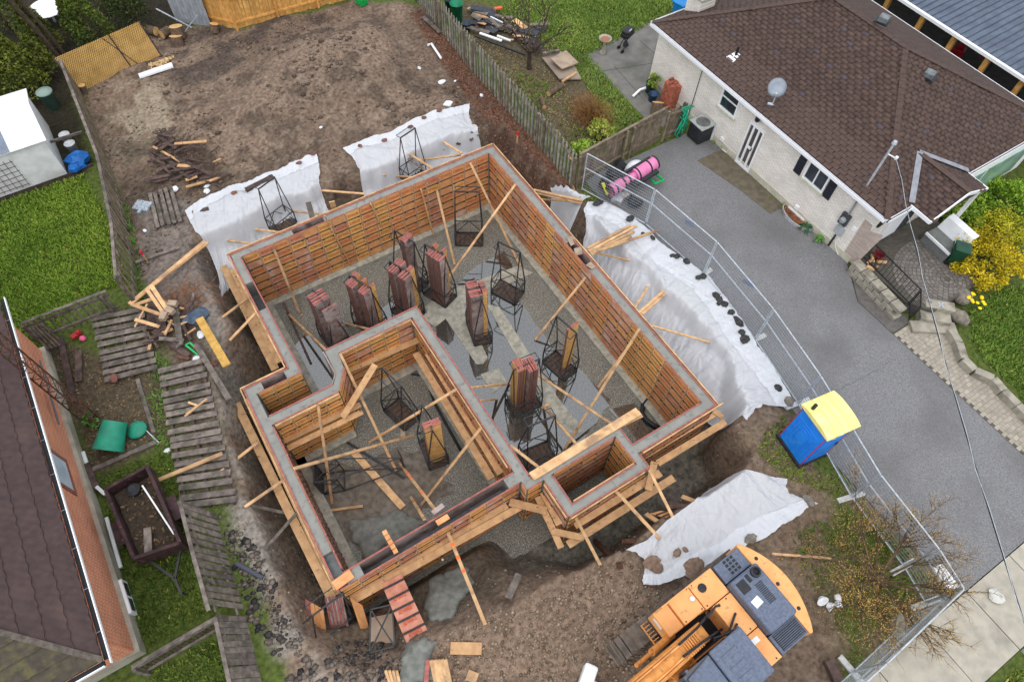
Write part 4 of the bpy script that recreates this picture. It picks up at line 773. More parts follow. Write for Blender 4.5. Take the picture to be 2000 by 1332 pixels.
# weights on the tarps
ASC = mat('asphalt_chunk', S(70, 70, 70), S(46, 46, 48), 12, .9, .01, 30); STN = mat('field_stone', S(140, 132, 120), S(104, 98, 90), 6, .85, .01, 30); BRK = mat('old_brick', S(128, 82, 70), S(98, 70, 62), 8, .85, .004, 40)
def chunk(u, v, r, label, mt=None, name='asphalt_chunk', cat='rubble', seed=0, dz=.1, group=None, sq=.6):
    p = GG(u, v); m = MB(); m.rock((p.x, p.y, p.z+dz+.09), r*1.1, seed, sq); return tag(m.build(name, mt or ASC), label, cat, group)
k = 0
for u, v, r in ((1164, 404, .13), (1172, 402, .1), (1229, 434, .14), (1254, 463, .07), (1273, 471, .09), (1311, 506, .1), (1320, 507, .1), (1339, 517, .12), (1362, 548, .11), (1371, 546, .12)):
    chunk(u, v, r, 'black asphalt chunk on the far half of the driveway tarp edge', seed=k, group='asphalt chunks on the far tarp edge'); k += 1
for u, v, r in ((1396, 583, .13), (1402, 592, .14), (1412, 601, .14), (1400, 600, .1), (1424, 617, .13), (1438, 633, .17), (1446, 656, .12), (1451, 668, .16)):
    chunk(u, v, r, 'black asphalt chunk on the near half of the driveway tarp edge', seed=k, group='asphalt chunks on the near tarp edge'); k += 1
chunk(1516, 763, .12, 'dark square stone near the tip of the driveway tarp', seed=50); chunk(1537, 789, .15, 'grey stone holding the tip of the driveway tarp', STN, 'stone', 'stone', 51)
chunk(1577, 984, .16, 'grey boulder on the pointed corner of the front tarp', STN, 'stone', 'stone', 52); chunk(1461, 1056, .16, 'grey boulder on the front tarp behind the excavator', STN, 'stone', 'stone', 53)
for u, v, l in ((820, 255, 'first'), (847, 237, 'second'), (876, 223, 'third'), (905, 212, 'fourth')): chunk(u-18, v, .1, f'{l} brick from the left on the right back tarp', BRK, 'brick_weight', 'brick', k+7*len(l), sq=.5, dz=.08)
for u, v, l in ((460, 383, 'brick on the left back tarp next to its dark beam'), (586, 325, 'muddy stone on the left back tarp'), (615, 306, 'brick at the right end of the left back tarp'), (705, 292, 'muddy stone at the left end of the right back tarp'), (752, 281, 'dark brick beside the long brace on the right back tarp')): chunk(u, v, .1, l, BRK, 'brick_weight', 'brick', k+u, sq=.5, dz=.08)
bd2('beam', GG(483, 379)+Vector((0, 0, .15)), GG(537, 352)+Vector((0, 0, .15)), .2, .16, 'dark wooden beam holding the left back tarp', DARKW, 'beam')
bd2('beam', GG(378, 420)+Vector((0, 0, .1)), GG(410, 412)+Vector((0, 0, .1)), .15, .1, 'muddy board at the left corner of the left back tarp', DARKW, 'beam')
for u, v, r in ((1270, 1100, .22), (1282, 1112, .14), (1320, 1082, .12), (1352, 1112, .28), (1362, 1105, .15), (1336, 1076, .08)): chunk(u, v, r, 'brown clod of mud lying on the front tarp', mat('mud_clod', S(138, 116, 100), S(108, 88, 74), 8, .9, .02, 14), 'mud_clod', 'mud', 60+int(r*100)+u, group='mud clods on the front tarp', sq=.35, dz=.08)
# ------------------------------------------------------------------ temporary mesh fence
def mesh_fence(a, b, label, h=1.85, feet=True, pitch=.13):
    a = Vector((a[0], a[1], .06)); b = Vector((b[0], b[1], .06)); t = thing('mesh_fence_panel', label, 'fence', a, 'temporary steel mesh fence panels'); d = (b-a).normalized(); a2 = a+d*.03; b2 = b-d*.03; Z = Vector((0, 0, 1))
    for p in (a2, b2): m = MB(); m.tube([p, p+Z*h], .024, 6); m.build('post', STEEL, t)
    for k in (.05, .62*h, h): m = MB(); m.tube([a2+Z*k, b2+Z*k], .022, 6); m.build('rail', STEEL, t)
    m = MB(); n = int(h/pitch)
    for i in range(1, n): z = h*i/n; m.bar(a2+Z*z, b2+Z*z, .010)
    L = (b2-a2).length; n = int(L/.075)
    for i in range(1, n): p = a2+(b2-a2)*(i/n); m.bar(p, p+Z*h, .0045)
    m.build('wire_mesh', mat('fence_wire', S(150, 156, 164), S(130, 136, 142), 10, .5, metal=.3), t)
    if feet:
        nn = Vector((-d.y, d.x, 0)); m = MB(); m.bar(b+nn*.45, b-nn*.45, .16, .09); m.build('foot', mat('pale_foot', S(205, 206, 204), S(176, 176, 174), 8, .7), t)
    return t
pf = [G(1135, 372), G(1260, 441), G(1372, 540), G(1473, 666), G(1556, 790), G(1660, 972), G(1762, 1108, 0), G(1881, 1151, 1.85)]
for i, l in enumerate(('mesh fence panel in front of the pink ride-on toys', 'first mesh fence panel along the driveway from the wooden fence', 'second mesh fence panel along the driveway', 'third mesh fence panel along the driveway ending at the toilet', 'mesh fence panel running behind the blue toilet', 'mesh fence panel just past the blue toilet', 'mesh fence panel under the yellow budding tree')): mesh_fence(pf[i], pf[i+1], l, feet=i > 0)
pq = [pf[-1], G(1731, 1295, 1.85), G(1560, 1450, 1.85)]
mesh_fence(pq[0], pq[1], 'mesh fence panel along the sidewalk edge'); mesh_fence(pq[1], pq[2], 'mesh fence panel along the sidewalk cut by the picture edge')
for u, v, l in ((1338, 432, 'upper'), (1452, 548, 'lower')):
    pp = G(u, v, 1.2); m = MB(); m.bar(pp, pp+Vector((.05, -.4, .12)), .02, .22); tag(m.build('fence_tag', mat('blue_grey_tag', S(120, 134, 156), None)), f'small blue grey tag on the {l} driveway mesh panel', 'tag')
# ------------------------------------------------------------------ wooden fences
def wood_fence(name, label, pts, h, bw, pitch, mt, alt=0, lean=(0, 0), rails=2, railmt=None, jag=.04, post=2.4, cap=False, tilt=0, z=None):
    P = [Vector((p[0], p[1], tz(p[0], p[1]) if z is None else z)) for p in pts]; t = thing(name, label, 'fence', P[0]); o0 = P[0]; r = random.Random(len(label)*7+len(pts))
    m = MB(); m.bb((-bw/2, -.01, 0), (bw/2, .01, h-.06)); m.raw([(-bw/2, -.01, h-.06), (bw/2, -.01, h-.06), (bw/2, .01, h-.06), (-bw/2, .01, h-.06), (-bw/4, -.01, h), (bw/4, -.01, h), (bw/4, .01, h), (-bw/4, .01, h)], [(4, 5, 6, 7), (0, 1, 5, 4), (1, 2, 6, 5), (2, 3, 7, 6), (3, 0, 4, 7)]); me = m.mesh('fence_board', mt); L3 = Vector((lean[0], lean[1], 0))
    for a, b in zip(P[:-1], P[1:]):
        L = (b-a).length; d = (b-a)/L; rz = math.atan2(d.y, d.x); nn = Vector((-d.y, d.x, 0)); up = (Vector((0, 0, 1))+L3).normalized(); n = int(L/pitch)
        for i in range(n):
            s = -1 if (alt and i % 2) else 1; p = a+d*(pitch*(i+.5))+nn*(.035*s if alt else .03); p.z += r.uniform(-jag, jag)
            M = Matrix((d, -nn*1.0, up)).transposed().to_4x4(); o = link('fence_board', me, t, p-o0); o.rotation_euler = (Matrix((d, up.cross(d), up)).transposed() @ Matrix.Rotation(tilt+r.uniform(-.02, .02), 3, 'Y')).to_euler()
        for k in range(rails):
            zz = h*(.2+.62*k/max(1, rails-1)); m = MB(); m.bar(a+up*zz, b+up*zz, .045, .09); m.build('rail', railmt or mt, t)
        if cap: m = MB(); m.bar(a+up*(h+.02), b+up*(h+.02), .1, .035); m.build('cap_rail', railmt or mt, t)
        k = 0.0
        while k <= L: m = MB(); m.bar(a+d*k-nn*.06, a+d*k-nn*.06+up*(h-.05), .09, .09); m.build('post', railmt or mt, t); k += post
    return t
def px2(L): return [tuple(G(u, v))[:2] for u, v in L]
wood_fence('picket_fence', 'weathered grey picket fence between the dirt lot and the neighbour yard', px2([(815, 3), (864, 66), (925, 141), (992, 216), (1061, 294), (1120, 370)]), 1.65, .11, .125, FENW, alt=1, railmt=FENB)
wood_fence('board_fence', 'brown weathered board fence from the picket fence to the brick house', [(12.75, 14.75), (15.5, 15.0), (17.3, 15.15)], 1.7, .15, .155, FENB, cap=True)
wood_fence('board_fence', 'broken end of the brown board fence beside the air conditioner', [(17.35, 15.1), (18.5, 15.0)], 1.6, .14, .17, FENB, jag=.15)
wood_fence('board_fence', 'long weathered board fence along the lawn and the dirt lot', px2([(158, 183), (231, 368), (261, 497), (272, 599)]), 1.7, .11, .165, FENB, alt=1, railmt=OLDW, cap=True)
wood_fence('slat_fence', 'low dark slat fence at the foot of the lawn', px2([(80, 668), (238, 606)]), 1.1, .05, .2, OLDW, cap=True, railmt=OLDW)
wood_fence('board_fence', 'mossy board fence leaning out over the asphalt rubble', px2([(420, 1003), (450, 1110), (478, 1203)]), 1.6, .15, .21, OLDW, lean=(-.25, .05), cap=True, railmt=OLDW)
wood_fence('slat_fence', 'low dark slat fence below the trailer yard', px2([(292, 1312), (456, 1215)]), 1.0, .05, .11, DARKW, cap=True, railmt=OLDW)
wood_fence('board_fence', 'weathered fence running out of the picture below the slat fence', px2([(478, 1205), (512, 1345)]), 1.2, .15, .16, OLDW, lean=(-.35, .0), cap=True, railmt=OLDW)
wood_fence('cedar_fence', 'new honey coloured cedar fence at the back of the lot', [tuple(G(409, 48))[:2], tuple(G(465, 64))[:2], tuple(G(690, -8))[:2]], 1.75, .135, .142, CEDAR, cap=True, railmt=CEDAR, post=2.0)
m = MB(); m.bar(G(1122, 372, .2), G(1112, 350, .2), .02, .14); tag(m.build('fence_offcut', LUM), 'new plank nailed low on the picket fence corner', 'board')
m = MB(); m.bar(G(1125, 318, 1.2), G(1110, 304, 1.3), .02, .14); tag(m.build('fence_offcut', LUM), 'new plank nailed high on the picket fence corner', 'board')
# lattice screen
la, lb = G(158, 180), G(315, 108); lt = thing('lattice_screen', 'tan wooden lattice screen across the back corner of the lot', 'fence', la); d = (lb-la).normalized(); Lh = 1.62; LL = (lb-la).length; Z = Vector((0, 0, 1)); tl = Vector((-.15, .12, 0))
def lattice(t, o, d, up, L, H, mt, sp=.095, w=.032, th=.01):
    nn = d.cross(up).normalized()
    for s in (1, -1):
        m = MB(); k = -H
        while k < L+H:
            x0, y0 = (k, 0) if s == 1 else (k, H); x1, y1 = (k+H, H) if s == 1 else (k+H, 0)
            if x0 < 0: y0 += -x0*s; x0 = 0
            if x1 > L: y1 -= (x1-L)*s; x1 = L
            if x1 > x0: m.bar(o+d*x0+up*y0+nn*(th*.5*s), o+d*x1+up*y1+nn*(th*.5*s), w, th, nn)
            k += sp
        m.build('slat_layer', mt, t)['kind'] = 'stuff'
LATW = mat('lattice_wood', S(206, 168, 100), S(176, 138, 78), 3, .75, rnd=.1)
lup = (Z+tl).normalized()
lattice(lt, la, d, lup, LL, Lh, LATW)
for a, b in ((0, 0), (.63, .63), (1, 1)): m = MB(); m.bar(la+d*LL*a-Z*.1, la+d*LL*b+lup*Lh, .06, .06); m.build('post', DARKW, lt)
m = MB(); m.bar(la+d*LL*.72, la+d*LL*.55+lup*Lh, .05, .03); m.build('diagonal_brace', DARKW, lt)
# fallen fence panels
def fallen(label, quad, n, along, mt, z=.12, nr=3, seed=1):
    q = [GG(*p)+Vector((0, 0, z)) for p in quad]; t = thing('fallen_fence_panel', label, 'fence panel', q[0]-Vector((0, 0, z))); r = random.Random(seed)
    for i in range(nr):
        k = .08+.84*i/(nr-1); a = q[0].lerp(q[3], k) if along == 'v' else q[0].lerp(q[1], k); b = q[1].lerp(q[2], k) if along == 'v' else q[3].lerp(q[2], k)
        m = MB(); m.bar(a-Vector((0, 0, .05)), b-Vector((0, 0, .05)), .09, .06); m.build('rail', DARKW, t)
    for i in range(n):
        k = (i+.5)/n; j = r.uniform(-.012, .012)
        if along == 'v': a, b = q[0].lerp(q[1], k+j), q[3].lerp(q[2], k+j)
        else: a, b = q[0].lerp(q[3], k+j), q[1].lerp(q[2], k+j)
        e = (b-a)*r.uniform(-.015, .015); w = (q[0]-q[1 if along == 'v' else 3]).length/n*.66
        m = MB(); m.bar(a-e, b+e*.5, w, .022); m.build('slat', mt, t)
    return t
fallen('small fallen fence panel with upright slats near the left back tarp', [(290, 385), (340, 366), (360, 436), (305, 450)], 5, 'v', OLDW, nr=2, seed=2)
fallen('fallen fence panel lying on bare soil below the leaning fence', [(180, 622), (282, 602), (312, 726), (210, 752)], 10, 'h', OLDW, seed=3)
fallen('long fallen fence panel lying beside the excavation', [(310, 724), (400, 702), (468, 985), (358, 998)], 18, 'h', OLDW, seed=4)
fallen('broken dark fence boards leaning by the slat fence', [(62, 650), (92, 640), (140, 680), (100, 694)], 5, 'v', DARKW, z=.3, nr=2, seed=5)
# loose timber at the left
def lb_(u0, v0, u1, v1, label, mt=None, w=.12, t=.05, z0=.12, z1=.12, name='loose_board'):
    a = GG(u0, v0); b = GG(u1, v1); a.z = max(a.z, -.1)+z0; b.z = max(b.z, -.1)+z1; return bd2(name, a, b, w, t, label, mt, 'board')
lb_(262, 606, 420, 508, 'long pale plank bridging from the leaning fence to the pit edge', LUM, .16, .05, .35, .35); lb_(275, 592, 427, 512, 'second long pale plank beside the bridging one', LUMW, .14, .05, .3, .32)
lb_(396, 632, 474, 760, 'long yellow plank slanting over the trench to the alcove', mat('yellow_plank', S(206, 164, 84), S(176, 134, 66), 5, .7, .002, 50), .26, .06, .3, .5); lb_(388, 680, 462, 800, 'grey beam parallel to the yellow plank at the trench', OLDW, .18, .1, .25, .3)
lb_(270, 611, 338, 635, 'new stud lying across the wood heap', LUM, .12, .05, .5, .5); lb_(305, 590, 338, 638, 'pale stud standing up in the wood heap', LUM, .12, .05, .75, .5); lb_(314, 584, 345, 632, 'wide pale stud on top of the wood heap', LUM, .14, .05, .8, .55)
lb_(300, 610, 271, 648, 'thin pale lath hanging off the wood heap', LUM, .06, .03, .5, .3); lb_(355, 631, 391, 621, 'upper lath by the blue grey bag', LUM, .07, .04, .3, .2); lb_(358, 644, 391, 625, 'lower lath by the blue grey bag', LUM, .07, .04, .3, .2); lb_(345, 638, 326, 662, 'split stud below the wood heap', LUM, .08, .05, .4, .2)
lb_(350, 612, 356, 680, 'grey plank lying down from the wood heap', OLDW, .2, .05, .35, .15); lb_(305, 652, 372, 700, 'brown plank slanting below the wood heap', DARKW, .2, .06, .2, .15); lb_(302, 590, 300, 650, 'dark plank under the wood heap left end', DARKW, .25, .05, .3, .2); lb_(314, 600, 322, 652, 'dark plank under the middle of the wood heap', DARKW, .3, .05, .3, .2)
lb_(349, 700, 372, 704, 'short reddish brick fragment board below the heap', BRK, .1, .06); lb_(415, 712, 425, 716, 'short reddish board by the yellow plank', BRK, .15, .06); lb_(268, 517, 353, 487, 'weathered board lying among the weeds', OLDW, .12, .04)
lb_(126, 668, 148, 788, 'dark brown plank standing by the brick wall', DARKW, .18, .06, .25, .1); lb_(158, 688, 157, 748, 'shorter dark brown plank near the brick wall', DARKW, .2, .05, .15, .1)
lb_(370, 816, 410, 786, 'upper of two short laths on the long fallen panel', LUM, .06, .04, .25, .25); lb_(367, 820, 402, 792, 'lower of two short laths on the long fallen panel', LUM, .06, .04, .25, .25); lb_(373, 792, 390, 798, 'stubby lath end on the long fallen panel', LUM, .07, .04, .22, .22)
lb_(316, 945, 440, 892, 'long pale stud lying from the trailer over the fallen panel', LUM, .12, .06, .3, .25)
lb_(183, 918, 308, 864, 'rotten sleeper edging the bed above the trailer', OLDW, .14, .1, .03, .03); lb_(270, 742, 302, 846, 'mossy sleeper edging the bed by the composter', OLDW, .12, .1, .03, .03)
lb_(880, 1266, 941, 1267, 'flat board lying on the dirt before the excavator', LUMW, .3, .04, .06, .06); lb_(992, 1171, 1012, 1132, 'grey board stuck in the pit edge', OLDW, .2, .04, .2, .0); lb_(870, 1018+100, 872, 1120, 'tiny stake at the concrete pool', LUM, .05, .05)
lb_(919, 1332, 926, 1312, 'short pale board at the bottom picture edge', LUM, .28, .05); lb_(833, 1332, 838, 1290, 'reddish board at the end of the lumber pile', REDEDGE, .12, .05, .1, .25)
for i in range(5): lb_(862+7*i-9, 1340, 853+7*i-9, 1292, f'{["first","second","third","fourth","fifth"][i]} stud of the upright lumber pile at the bottom edge', LUM, .1, .06, .1, .35+.04*i)
for i in range(4): lb_(766+6*i, 1345, 757+7*i, 1312, f'{["first","second","third","fourth"][i]} stud of the small lumber bundle at the bottom edge', LUM, .07, .06, .1, .35)
lb_(1505, 1083, 1620, 1092, 'thin pale stake lying behind the excavator', LUM, .07, .04, .1, .1); lb_(1613, 1290, 1632, 1330, 'brown concrete faced block by the sidewalk mesh fence', DARKW, .25, .2, .12, .12)
rr_ = random.Random(31)
for i in range(22):
    u = 285+rr_.random()*95; v = 590+rr_.random()*95; a = rr_.uniform(-1.5, 1.5); L = rr_.uniform(8, 26); mt_ = rr_.choice((LUM, LUM, DARKW, OLDW))
    lb_(u-L*math.cos(a), v-L*math.sin(a)*.8, u+L*math.cos(a), v+L*math.sin(a)*.8, {LUM: 'pale offcut', DARKW: 'dark broken board', OLDW: 'grey broken board'}[mt_]+' in the wood heap beside the trench', mt_, rr_.uniform(.04, .14), .04, .08+rr_.random()*.35, .08+rr_.random()*.35)['group'] = 'wood heap beside the trench'
for u, v, s, l in ((350, 612, .17, 'upper pale wood block on the heap'), (346, 626, .17, 'middle pale wood block on the heap'), (334, 637, .2, 'lower pale wood block on the heap')):
    p = GG(u, v); m = MB(); m.box((p.x, p.y, .6), (.2, .3, .16), .5+u*.1); tag(m.build('wood_block', PLY, bevel=.01), l, 'wood block')
# twigs and roots heap
def twigs(name, label, c, r, n, mt, h=.35, seed=1, th=.008, L=(.3, .9), cat='brushwood'):
    rr = random.Random(seed); m = MB()
    for i in range(n):
        a = rr.random()*6.28; k = r*math.sqrt(rr.random()); p = Vector((c.x+k*math.cos(a), c.y+k*math.sin(a)*.8, c.z+rr.random()*h*(1-k/r*.7))); d = Vector((rr.uniform(-1, 1), rr.uniform(-1, 1), rr.uniform(-.25, .35))).normalized()*rr.uniform(*L)
        q = p+d*.5+Vector((rr.uniform(-.08, .08), rr.uniform(-.08, .08), rr.uniform(-.05, .05))); e = p+d
        for z_ in (p, q, e): z_.z = max(z_.z, tz(z_.x, z_.y)+.01)
        m.tube([p, q, e], [th, th*.8, th*.4], 3, False)
    return tag(m.build(name, mt), label, cat)
twigs('brush_heap', 'tangle of orange roots and twigs beside the wood heap', GG(362, 590), .85, 160, mat('root_bark', S(158, 104, 62), S(112, 76, 54), 6, .85), .3, 3)
twigs('brush_heap', 'grey brown twig heap on the backyard dirt', GG(345, 300), .9, 130, DARKW, .25, 4, .01)
rr_ = random.Random(11)
for i in range(34):
    u = 305+rr_.random()*125; v = 268+rr_.random()*90+(u-310)*.12; a = rr_.uniform(-.7, .9); L = rr_.uniform(8, 34); mt_ = DARKW if rr_.random() < .85 else LUMW
    lb_(u-L*math.cos(a), v-L*math.sin(a)*.8, u+L*math.cos(a), v+L*math.sin(a)*.8, 'broken dark board in the backyard wood heap' if mt_ is DARKW else 'pale split board in the backyard wood heap', mt_, rr_.uniform(.06, .16), .04, .1+rr_.random()*.2, .1+rr_.random()*.2)['group'] = 'boards of the backyard wood heap'
# ------------------------------------------------------------------ masonry and shingle helpers
def brick_mat(name, c1, c2, mort, axes, bw=.22, bh=.075, ms=.008, bump=.004, weath=None):
    m = bpy.data.materials.new(name); m.use_nodes = True; t = m.node_tree; N = t.nodes; L = t.links; b = N['Principled BSDF']; b.inputs['Roughness'].default_value = .85; b.inputs['Specular IOR Level'].default_value = .25
    ge = N.new('ShaderNodeNewGeometry'); sx = N.new('ShaderNodeSeparateXYZ'); L.new(ge.outputs['Position'], sx.inputs[0]); cx = N.new('ShaderNodeCombineXYZ'); L.new(sx.outputs[axes[0]], cx.inputs[0]); L.new(sx.outputs[axes[1]], cx.inputs[1])
    br = N.new('ShaderNodeTexBrick'); L.new(cx.outputs[0], br.inputs['Vector']); br.inputs['Color1'].default_value = c1; br.inputs['Color2'].default_value = c2; br.inputs['Mortar'].default_value = mort; br.inputs['Scale'].default_value = 1; br.inputs['Brick Width'].default_value = bw; br.inputs['Row Height'].default_value = bh; br.inputs['Mortar Size'].default_value = ms; br.inputs['Bias'].default_value = -.2
    no = N.new('ShaderNodeTexNoise'); no.inputs['Scale'].default_value = 1.3; no.inputs['Detail'].default_value = 6; L.new(ge.outputs['Position'], no.inputs['Vector'])
    mx = N.new('ShaderNodeMix'); mx.data_type = 'RGBA'; mx.blend_type = 'MULTIPLY'; mx.inputs['Factor'].default_value = .5; L.new(br.outputs['Color'], mx.inputs['A']); rp = N.new('ShaderNodeMapRange'); rp.inputs['From Min'].default_value = .3; rp.inputs['From Max'].default_value = .7; rp.inputs['To Min'].default_value = .75; rp.inputs['To Max'].default_value = 1.15; L.new(no.outputs[0], rp.inputs[0]); L.new(rp.outputs[0], mx.inputs['B']); L.new(mx.outputs['Result'], b.inputs['Base Color'])
    bp = N.new('ShaderNodeBump'); bp.inputs['Distance'].default_value = bump; bp.invert = True; L.new(br.outputs['Fac'], bp.inputs['Height']); L.new(bp.outputs[0], b.inputs['Normal']); return m
WB_X = brick_mat('white_brick_side', S(244, 238, 230), S(228, 220, 211), S(212, 206, 198), (1, 2)); WB_Y = brick_mat('white_brick_front', S(244, 238, 230), S(228, 220, 211), S(212, 206, 198), (0, 2))
RB_X = brick_mat('red_brick_side', S(212, 124, 88), S(184, 98, 70), S(214, 186, 160), (1, 2), ms=.010); RB_Y = brick_mat('red_brick_front', S(212, 124, 88), S(184, 98, 70), S(214, 186, 160), (0, 2), ms=.010)
SHG = mat('shingle', S(88, 71, 64), S(76, 61, 56), 7, .9, .002, 60, rnd=.07, c3=S(82, 68, 64), s3=2.5); SHGA = mat('shingle_field', (.75, .75, .75, 1), (1.2, 1.2, 1.2, 1), 9, .9, .002, 60, attr='Col')
UNDER = mat('roof_underlay', S(66, 52, 50), S(54, 44, 44), 5, .95)
def shingles(roof, O, E, U, poly, tw=.34, ex=.155, single=0, seed=1):
    """poly in (along E, along U) coordinates; the first `single` (nearest the eave) become parts, the rest one joined mesh"""
    O = Vector(O); E = Vector(E).normalized(); U = Vector(U).normalized(); Nn = E.cross(U).normalized(); Nn = Nn if Nn.z > 0 else -Nn; r = random.Random(seed)
    w, l, th = tw-.03, ex+.05, .02
    sh = MB(); sh.raw([(-w/2, -.05, .0), (w/2, -.05, .0), (w/2, l-.05, -.012), (-w/2, l-.05, -.012), (-w/2, -.05, th), (w/2, -.05, th), (w/2, l-.05, -.002), (-w/2, l-.05, -.002)], [(3, 2, 1, 0), (4, 5, 6, 7), (0, 1, 5, 4), (1, 2, 6, 5), (2, 3, 7, 6), (3, 0, 4, 7)])
    me = sh.mesh('shingle', SHG); Rm = Matrix((E, U, Nn)).transposed()
    if Rm.determinant() < 0: Rm = Matrix((-E, U, Nn)).transposed()
    px_ = np.array(poly); cells = []; b = ex/2; row = 0
    while b < px_[:, 1].max():
        a = px_[:, 0].min()+(tw/2 if row % 2 else 0)+r.uniform(-.05, .05)
        while a < px_[:, 0].max()+tw:
            cells.append((a, b)); a += tw
        b += ex; row += 1
    ca = np.array(cells); cells = ca[inside(poly, ca[:, 0], ca[:, 1])]; base = np.array(sh.v); rloc = rootloc(roof); V = []; C = []; RmN = np.array(Rm)
    for i, (a, b) in enumerate(cells):
        p = O+E*a+U*b+Nn*(.012+r.uniform(0, .004)); k = r.uniform(.97, 1.0)
        if i < single: o = link('shingle', me, roof, p-rloc, Rm.to_euler(), (k, 1, 1))
        else:
            V.append(base @ RmN.T+np.array(p-rloc)); t = r.random(); c = lin(77, 62, 57)*(1-t)+lin(90, 72, 65)*t; c = lin(82, 72, 76) if r.random() < .03 else c; C.append(np.tile(c, (8, 1)))
    if V:
        V = np.concatenate(V); n = len(V)//8; F = (np.array(sh.f)[None]+8*np.arange(n)[:, None, None]).reshape(-1, 4)
        o = bpy.data.objects.new('shingle_field', npmesh('shingle_field', V, F, SHGA, np.concatenate(C))); COL.objects.link(o); o.parent = roof; o['kind'] = 'stuff'
# ------------------------------------------------------------------ white brick bungalow
XW, EZ, RZ = 19.25, 2.85, 4.9
hs_ = thing('brick_bungalow', 'white brick bungalow with brown shingled hip roof beside the driveway', 'house', (24, 12, 0))
m = MB(); m.bb((XW, 6.45, .3), (XW+.2, 18.35, EZ-.12)); m.build('wall', WB_X, hs_, label='white brick side wall')
m = MB(); m.bb((XW+.2, 6.45, .3), (27.8, 6.65, EZ-.12)); m.build('wall', WB_Y, hs_, label='white brick front wall')
m = MB(); m.bb((XW+.2, 18.15, .3), (27.8, 18.35, EZ-.12)); m.build('wall', WB_Y, hs_, label='white brick rear wall')
m = MB(); m.bb((27.6, 6.65, .3), (27.8, 18.15, EZ-.12)); m.build('wall', WB_X, hs_, label='white brick far side wall')
m = MB(); m.bb((XW-.02, 6.42, -.3), (27.82, 18.38, .3)); m.build('foundation', mat('painted_foundation', S(206, 202, 184), S(184, 180, 160), 3, .8), hs_)
A_, B_, C_, D_ = Vector((18.95, 18.6, EZ)), Vector((18.95, 6.1, EZ)), Vector((28.1, 6.1, EZ)), Vector((28.1, 18.6, EZ)); R1, R2 = Vector((23.52, 10.6, RZ)), Vector((23.52, 14.1, RZ))
rf = MB()
for q in ([A_, B_, R1, R2], [B_, C_, R1], [C_, D_, R2, R1], [D_, A_, R2]): rf.raw(q, [tuple(range(len(q)))])
rf.raw([A_, B_, C_, D_], [(0, 3, 2, 1)]); roof = rf.build('roof', UNDER, hs_)
uw = (R1-B_); uw = Vector((R1.x-B_.x, 0, RZ-EZ)).normalized(); Lw = math.hypot(R1.x-B_.x, RZ-EZ)
shingles(roof, B_, (0, 1, 0), uw, [(0.02, 0), (12.48, 0), (8.0, Lw), (4.5, Lw)], single=300, seed=2)
us = Vector((0, R1.y-B_.y, RZ-EZ)).normalized(); Ls = math.hypot(R1.y-B_.y, RZ-EZ)
shingles(roof, B_, (1, 0, 0), us, [(0, 0), (9.15, 0), (4.57, Ls)], seed=3)
shingles(roof, D_, (-1, 0, 0), Vector((0, -(D_.y-R2.y), RZ-EZ)), [(0, 0), (9.15, 0), (4.57, math.hypot(D_.y-R2.y, RZ-EZ))], seed=4)
shingles(roof, C_, (0, 1, 0), Vector((-(C_.x-R1.x), 0, RZ-EZ)), [(0.02, 0), (12.48, 0), (8.0, Lw), (4.5, Lw)], seed=5)
for a, b in ((A_, R2), (B_, R1), (R1, R2), (C_, R1), (D_, R2)):
    m = MB(); n = int((b-a).length/.28)
    for i in range(n): p, q = a.lerp(b, i/n), a.lerp(b, (i+1.15)/n); m.bar(p+Vector((0, 0, .035)), q+Vector((0, 0, .02)), .2, .03)
    m.build('ridge_cap', SHG, roof)
for a, b in ((A_, B_), (B_, Vector((20.15, 6.1, EZ))), (Vector((23.1, 6.1, EZ)), C_), (C_, D_), (D_, A_)):
    d = (b-a).normalized(); nn = Vector((d.y, -d.x, 0)); nn = -nn if nn.dot(Vector((24, 12, 0))-a) > 0 else nn
    m = MB(); m.bar(a+nn*.09-Vector((0, 0, .06)), b+nn*.09-Vector((0, 0, .06)), .02, .12); m.bar(a+nn*.01-Vector((0, 0, .06)), b+nn*.01-Vector((0, 0, .06)), .02, .12); gt_ = m.build('gutter', WHITEV, hs_); m = MB(); m.bar(a+nn*.05-Vector((0, 0, .09)), b+nn*.05-Vector((0, 0, .09)), .06, .01); m.build('gutter_bed', mat('gutter_gap_shade', S(84, 80, 76), S(60, 56, 52), 6, .9), gt_)  # dark grey bed colour stands in for the shaded gap inside the gutter
    m = MB(); m.bar(a-nn*.15-Vector((0, 0, .13)), b-nn*.15-Vector((0, 0, .13)), .3, .02); m.build('soffit', WHITEV, hs_)
# porch gable
g0, g1, ap = Vector((20.15, 5.3, EZ)), Vector((23.1, 5.3, EZ)), Vector((21.62, 5.3, 3.42)); bk = Vector((21.62, 6.1+(3.42-EZ)/(RZ-EZ)*(R1.y-6.1)+.05, 3.44))
e0, e1 = Vector((20.15, 6.15, EZ+.02)), Vector((23.1, 6.15, EZ+.02))
m = MB(); m.raw([g0, ap, bk, e0], [(0, 1, 2, 3)]); m.raw([ap, g1, e1, bk], [(0, 1, 2, 3)]); m.raw([g0, g1, ap], [(0, 1, 2)]); m.raw([g0, g1, e1, e0], [(3, 2, 1, 0)]); pr = m.build('porch_roof', UNDER, hs_)
ul = (ap-g0); Lg = ul.length
dy_ = bk.y-5.3
shingles(pr, g0, (0, 1, 0), ul, [(0, 0), (.85, 0), (dy_, Lg), (0, Lg)], seed=6); shingles(pr, g1, (0, 1, 0), ap-g1, [(0, 0), (.85, 0), (dy_, Lg), (0, Lg)], seed=7)
FLASH = mat('valley_flashing', S(150, 152, 160), S(130, 132, 140), 6, .5, metal=.2)
for e in (e0, e1): m = MB(); m.bar(e+Vector((0, 0, .10)), bk+Vector((0, 0, .07)), .2, .015); m.build('valley_flashing', FLASH, pr)
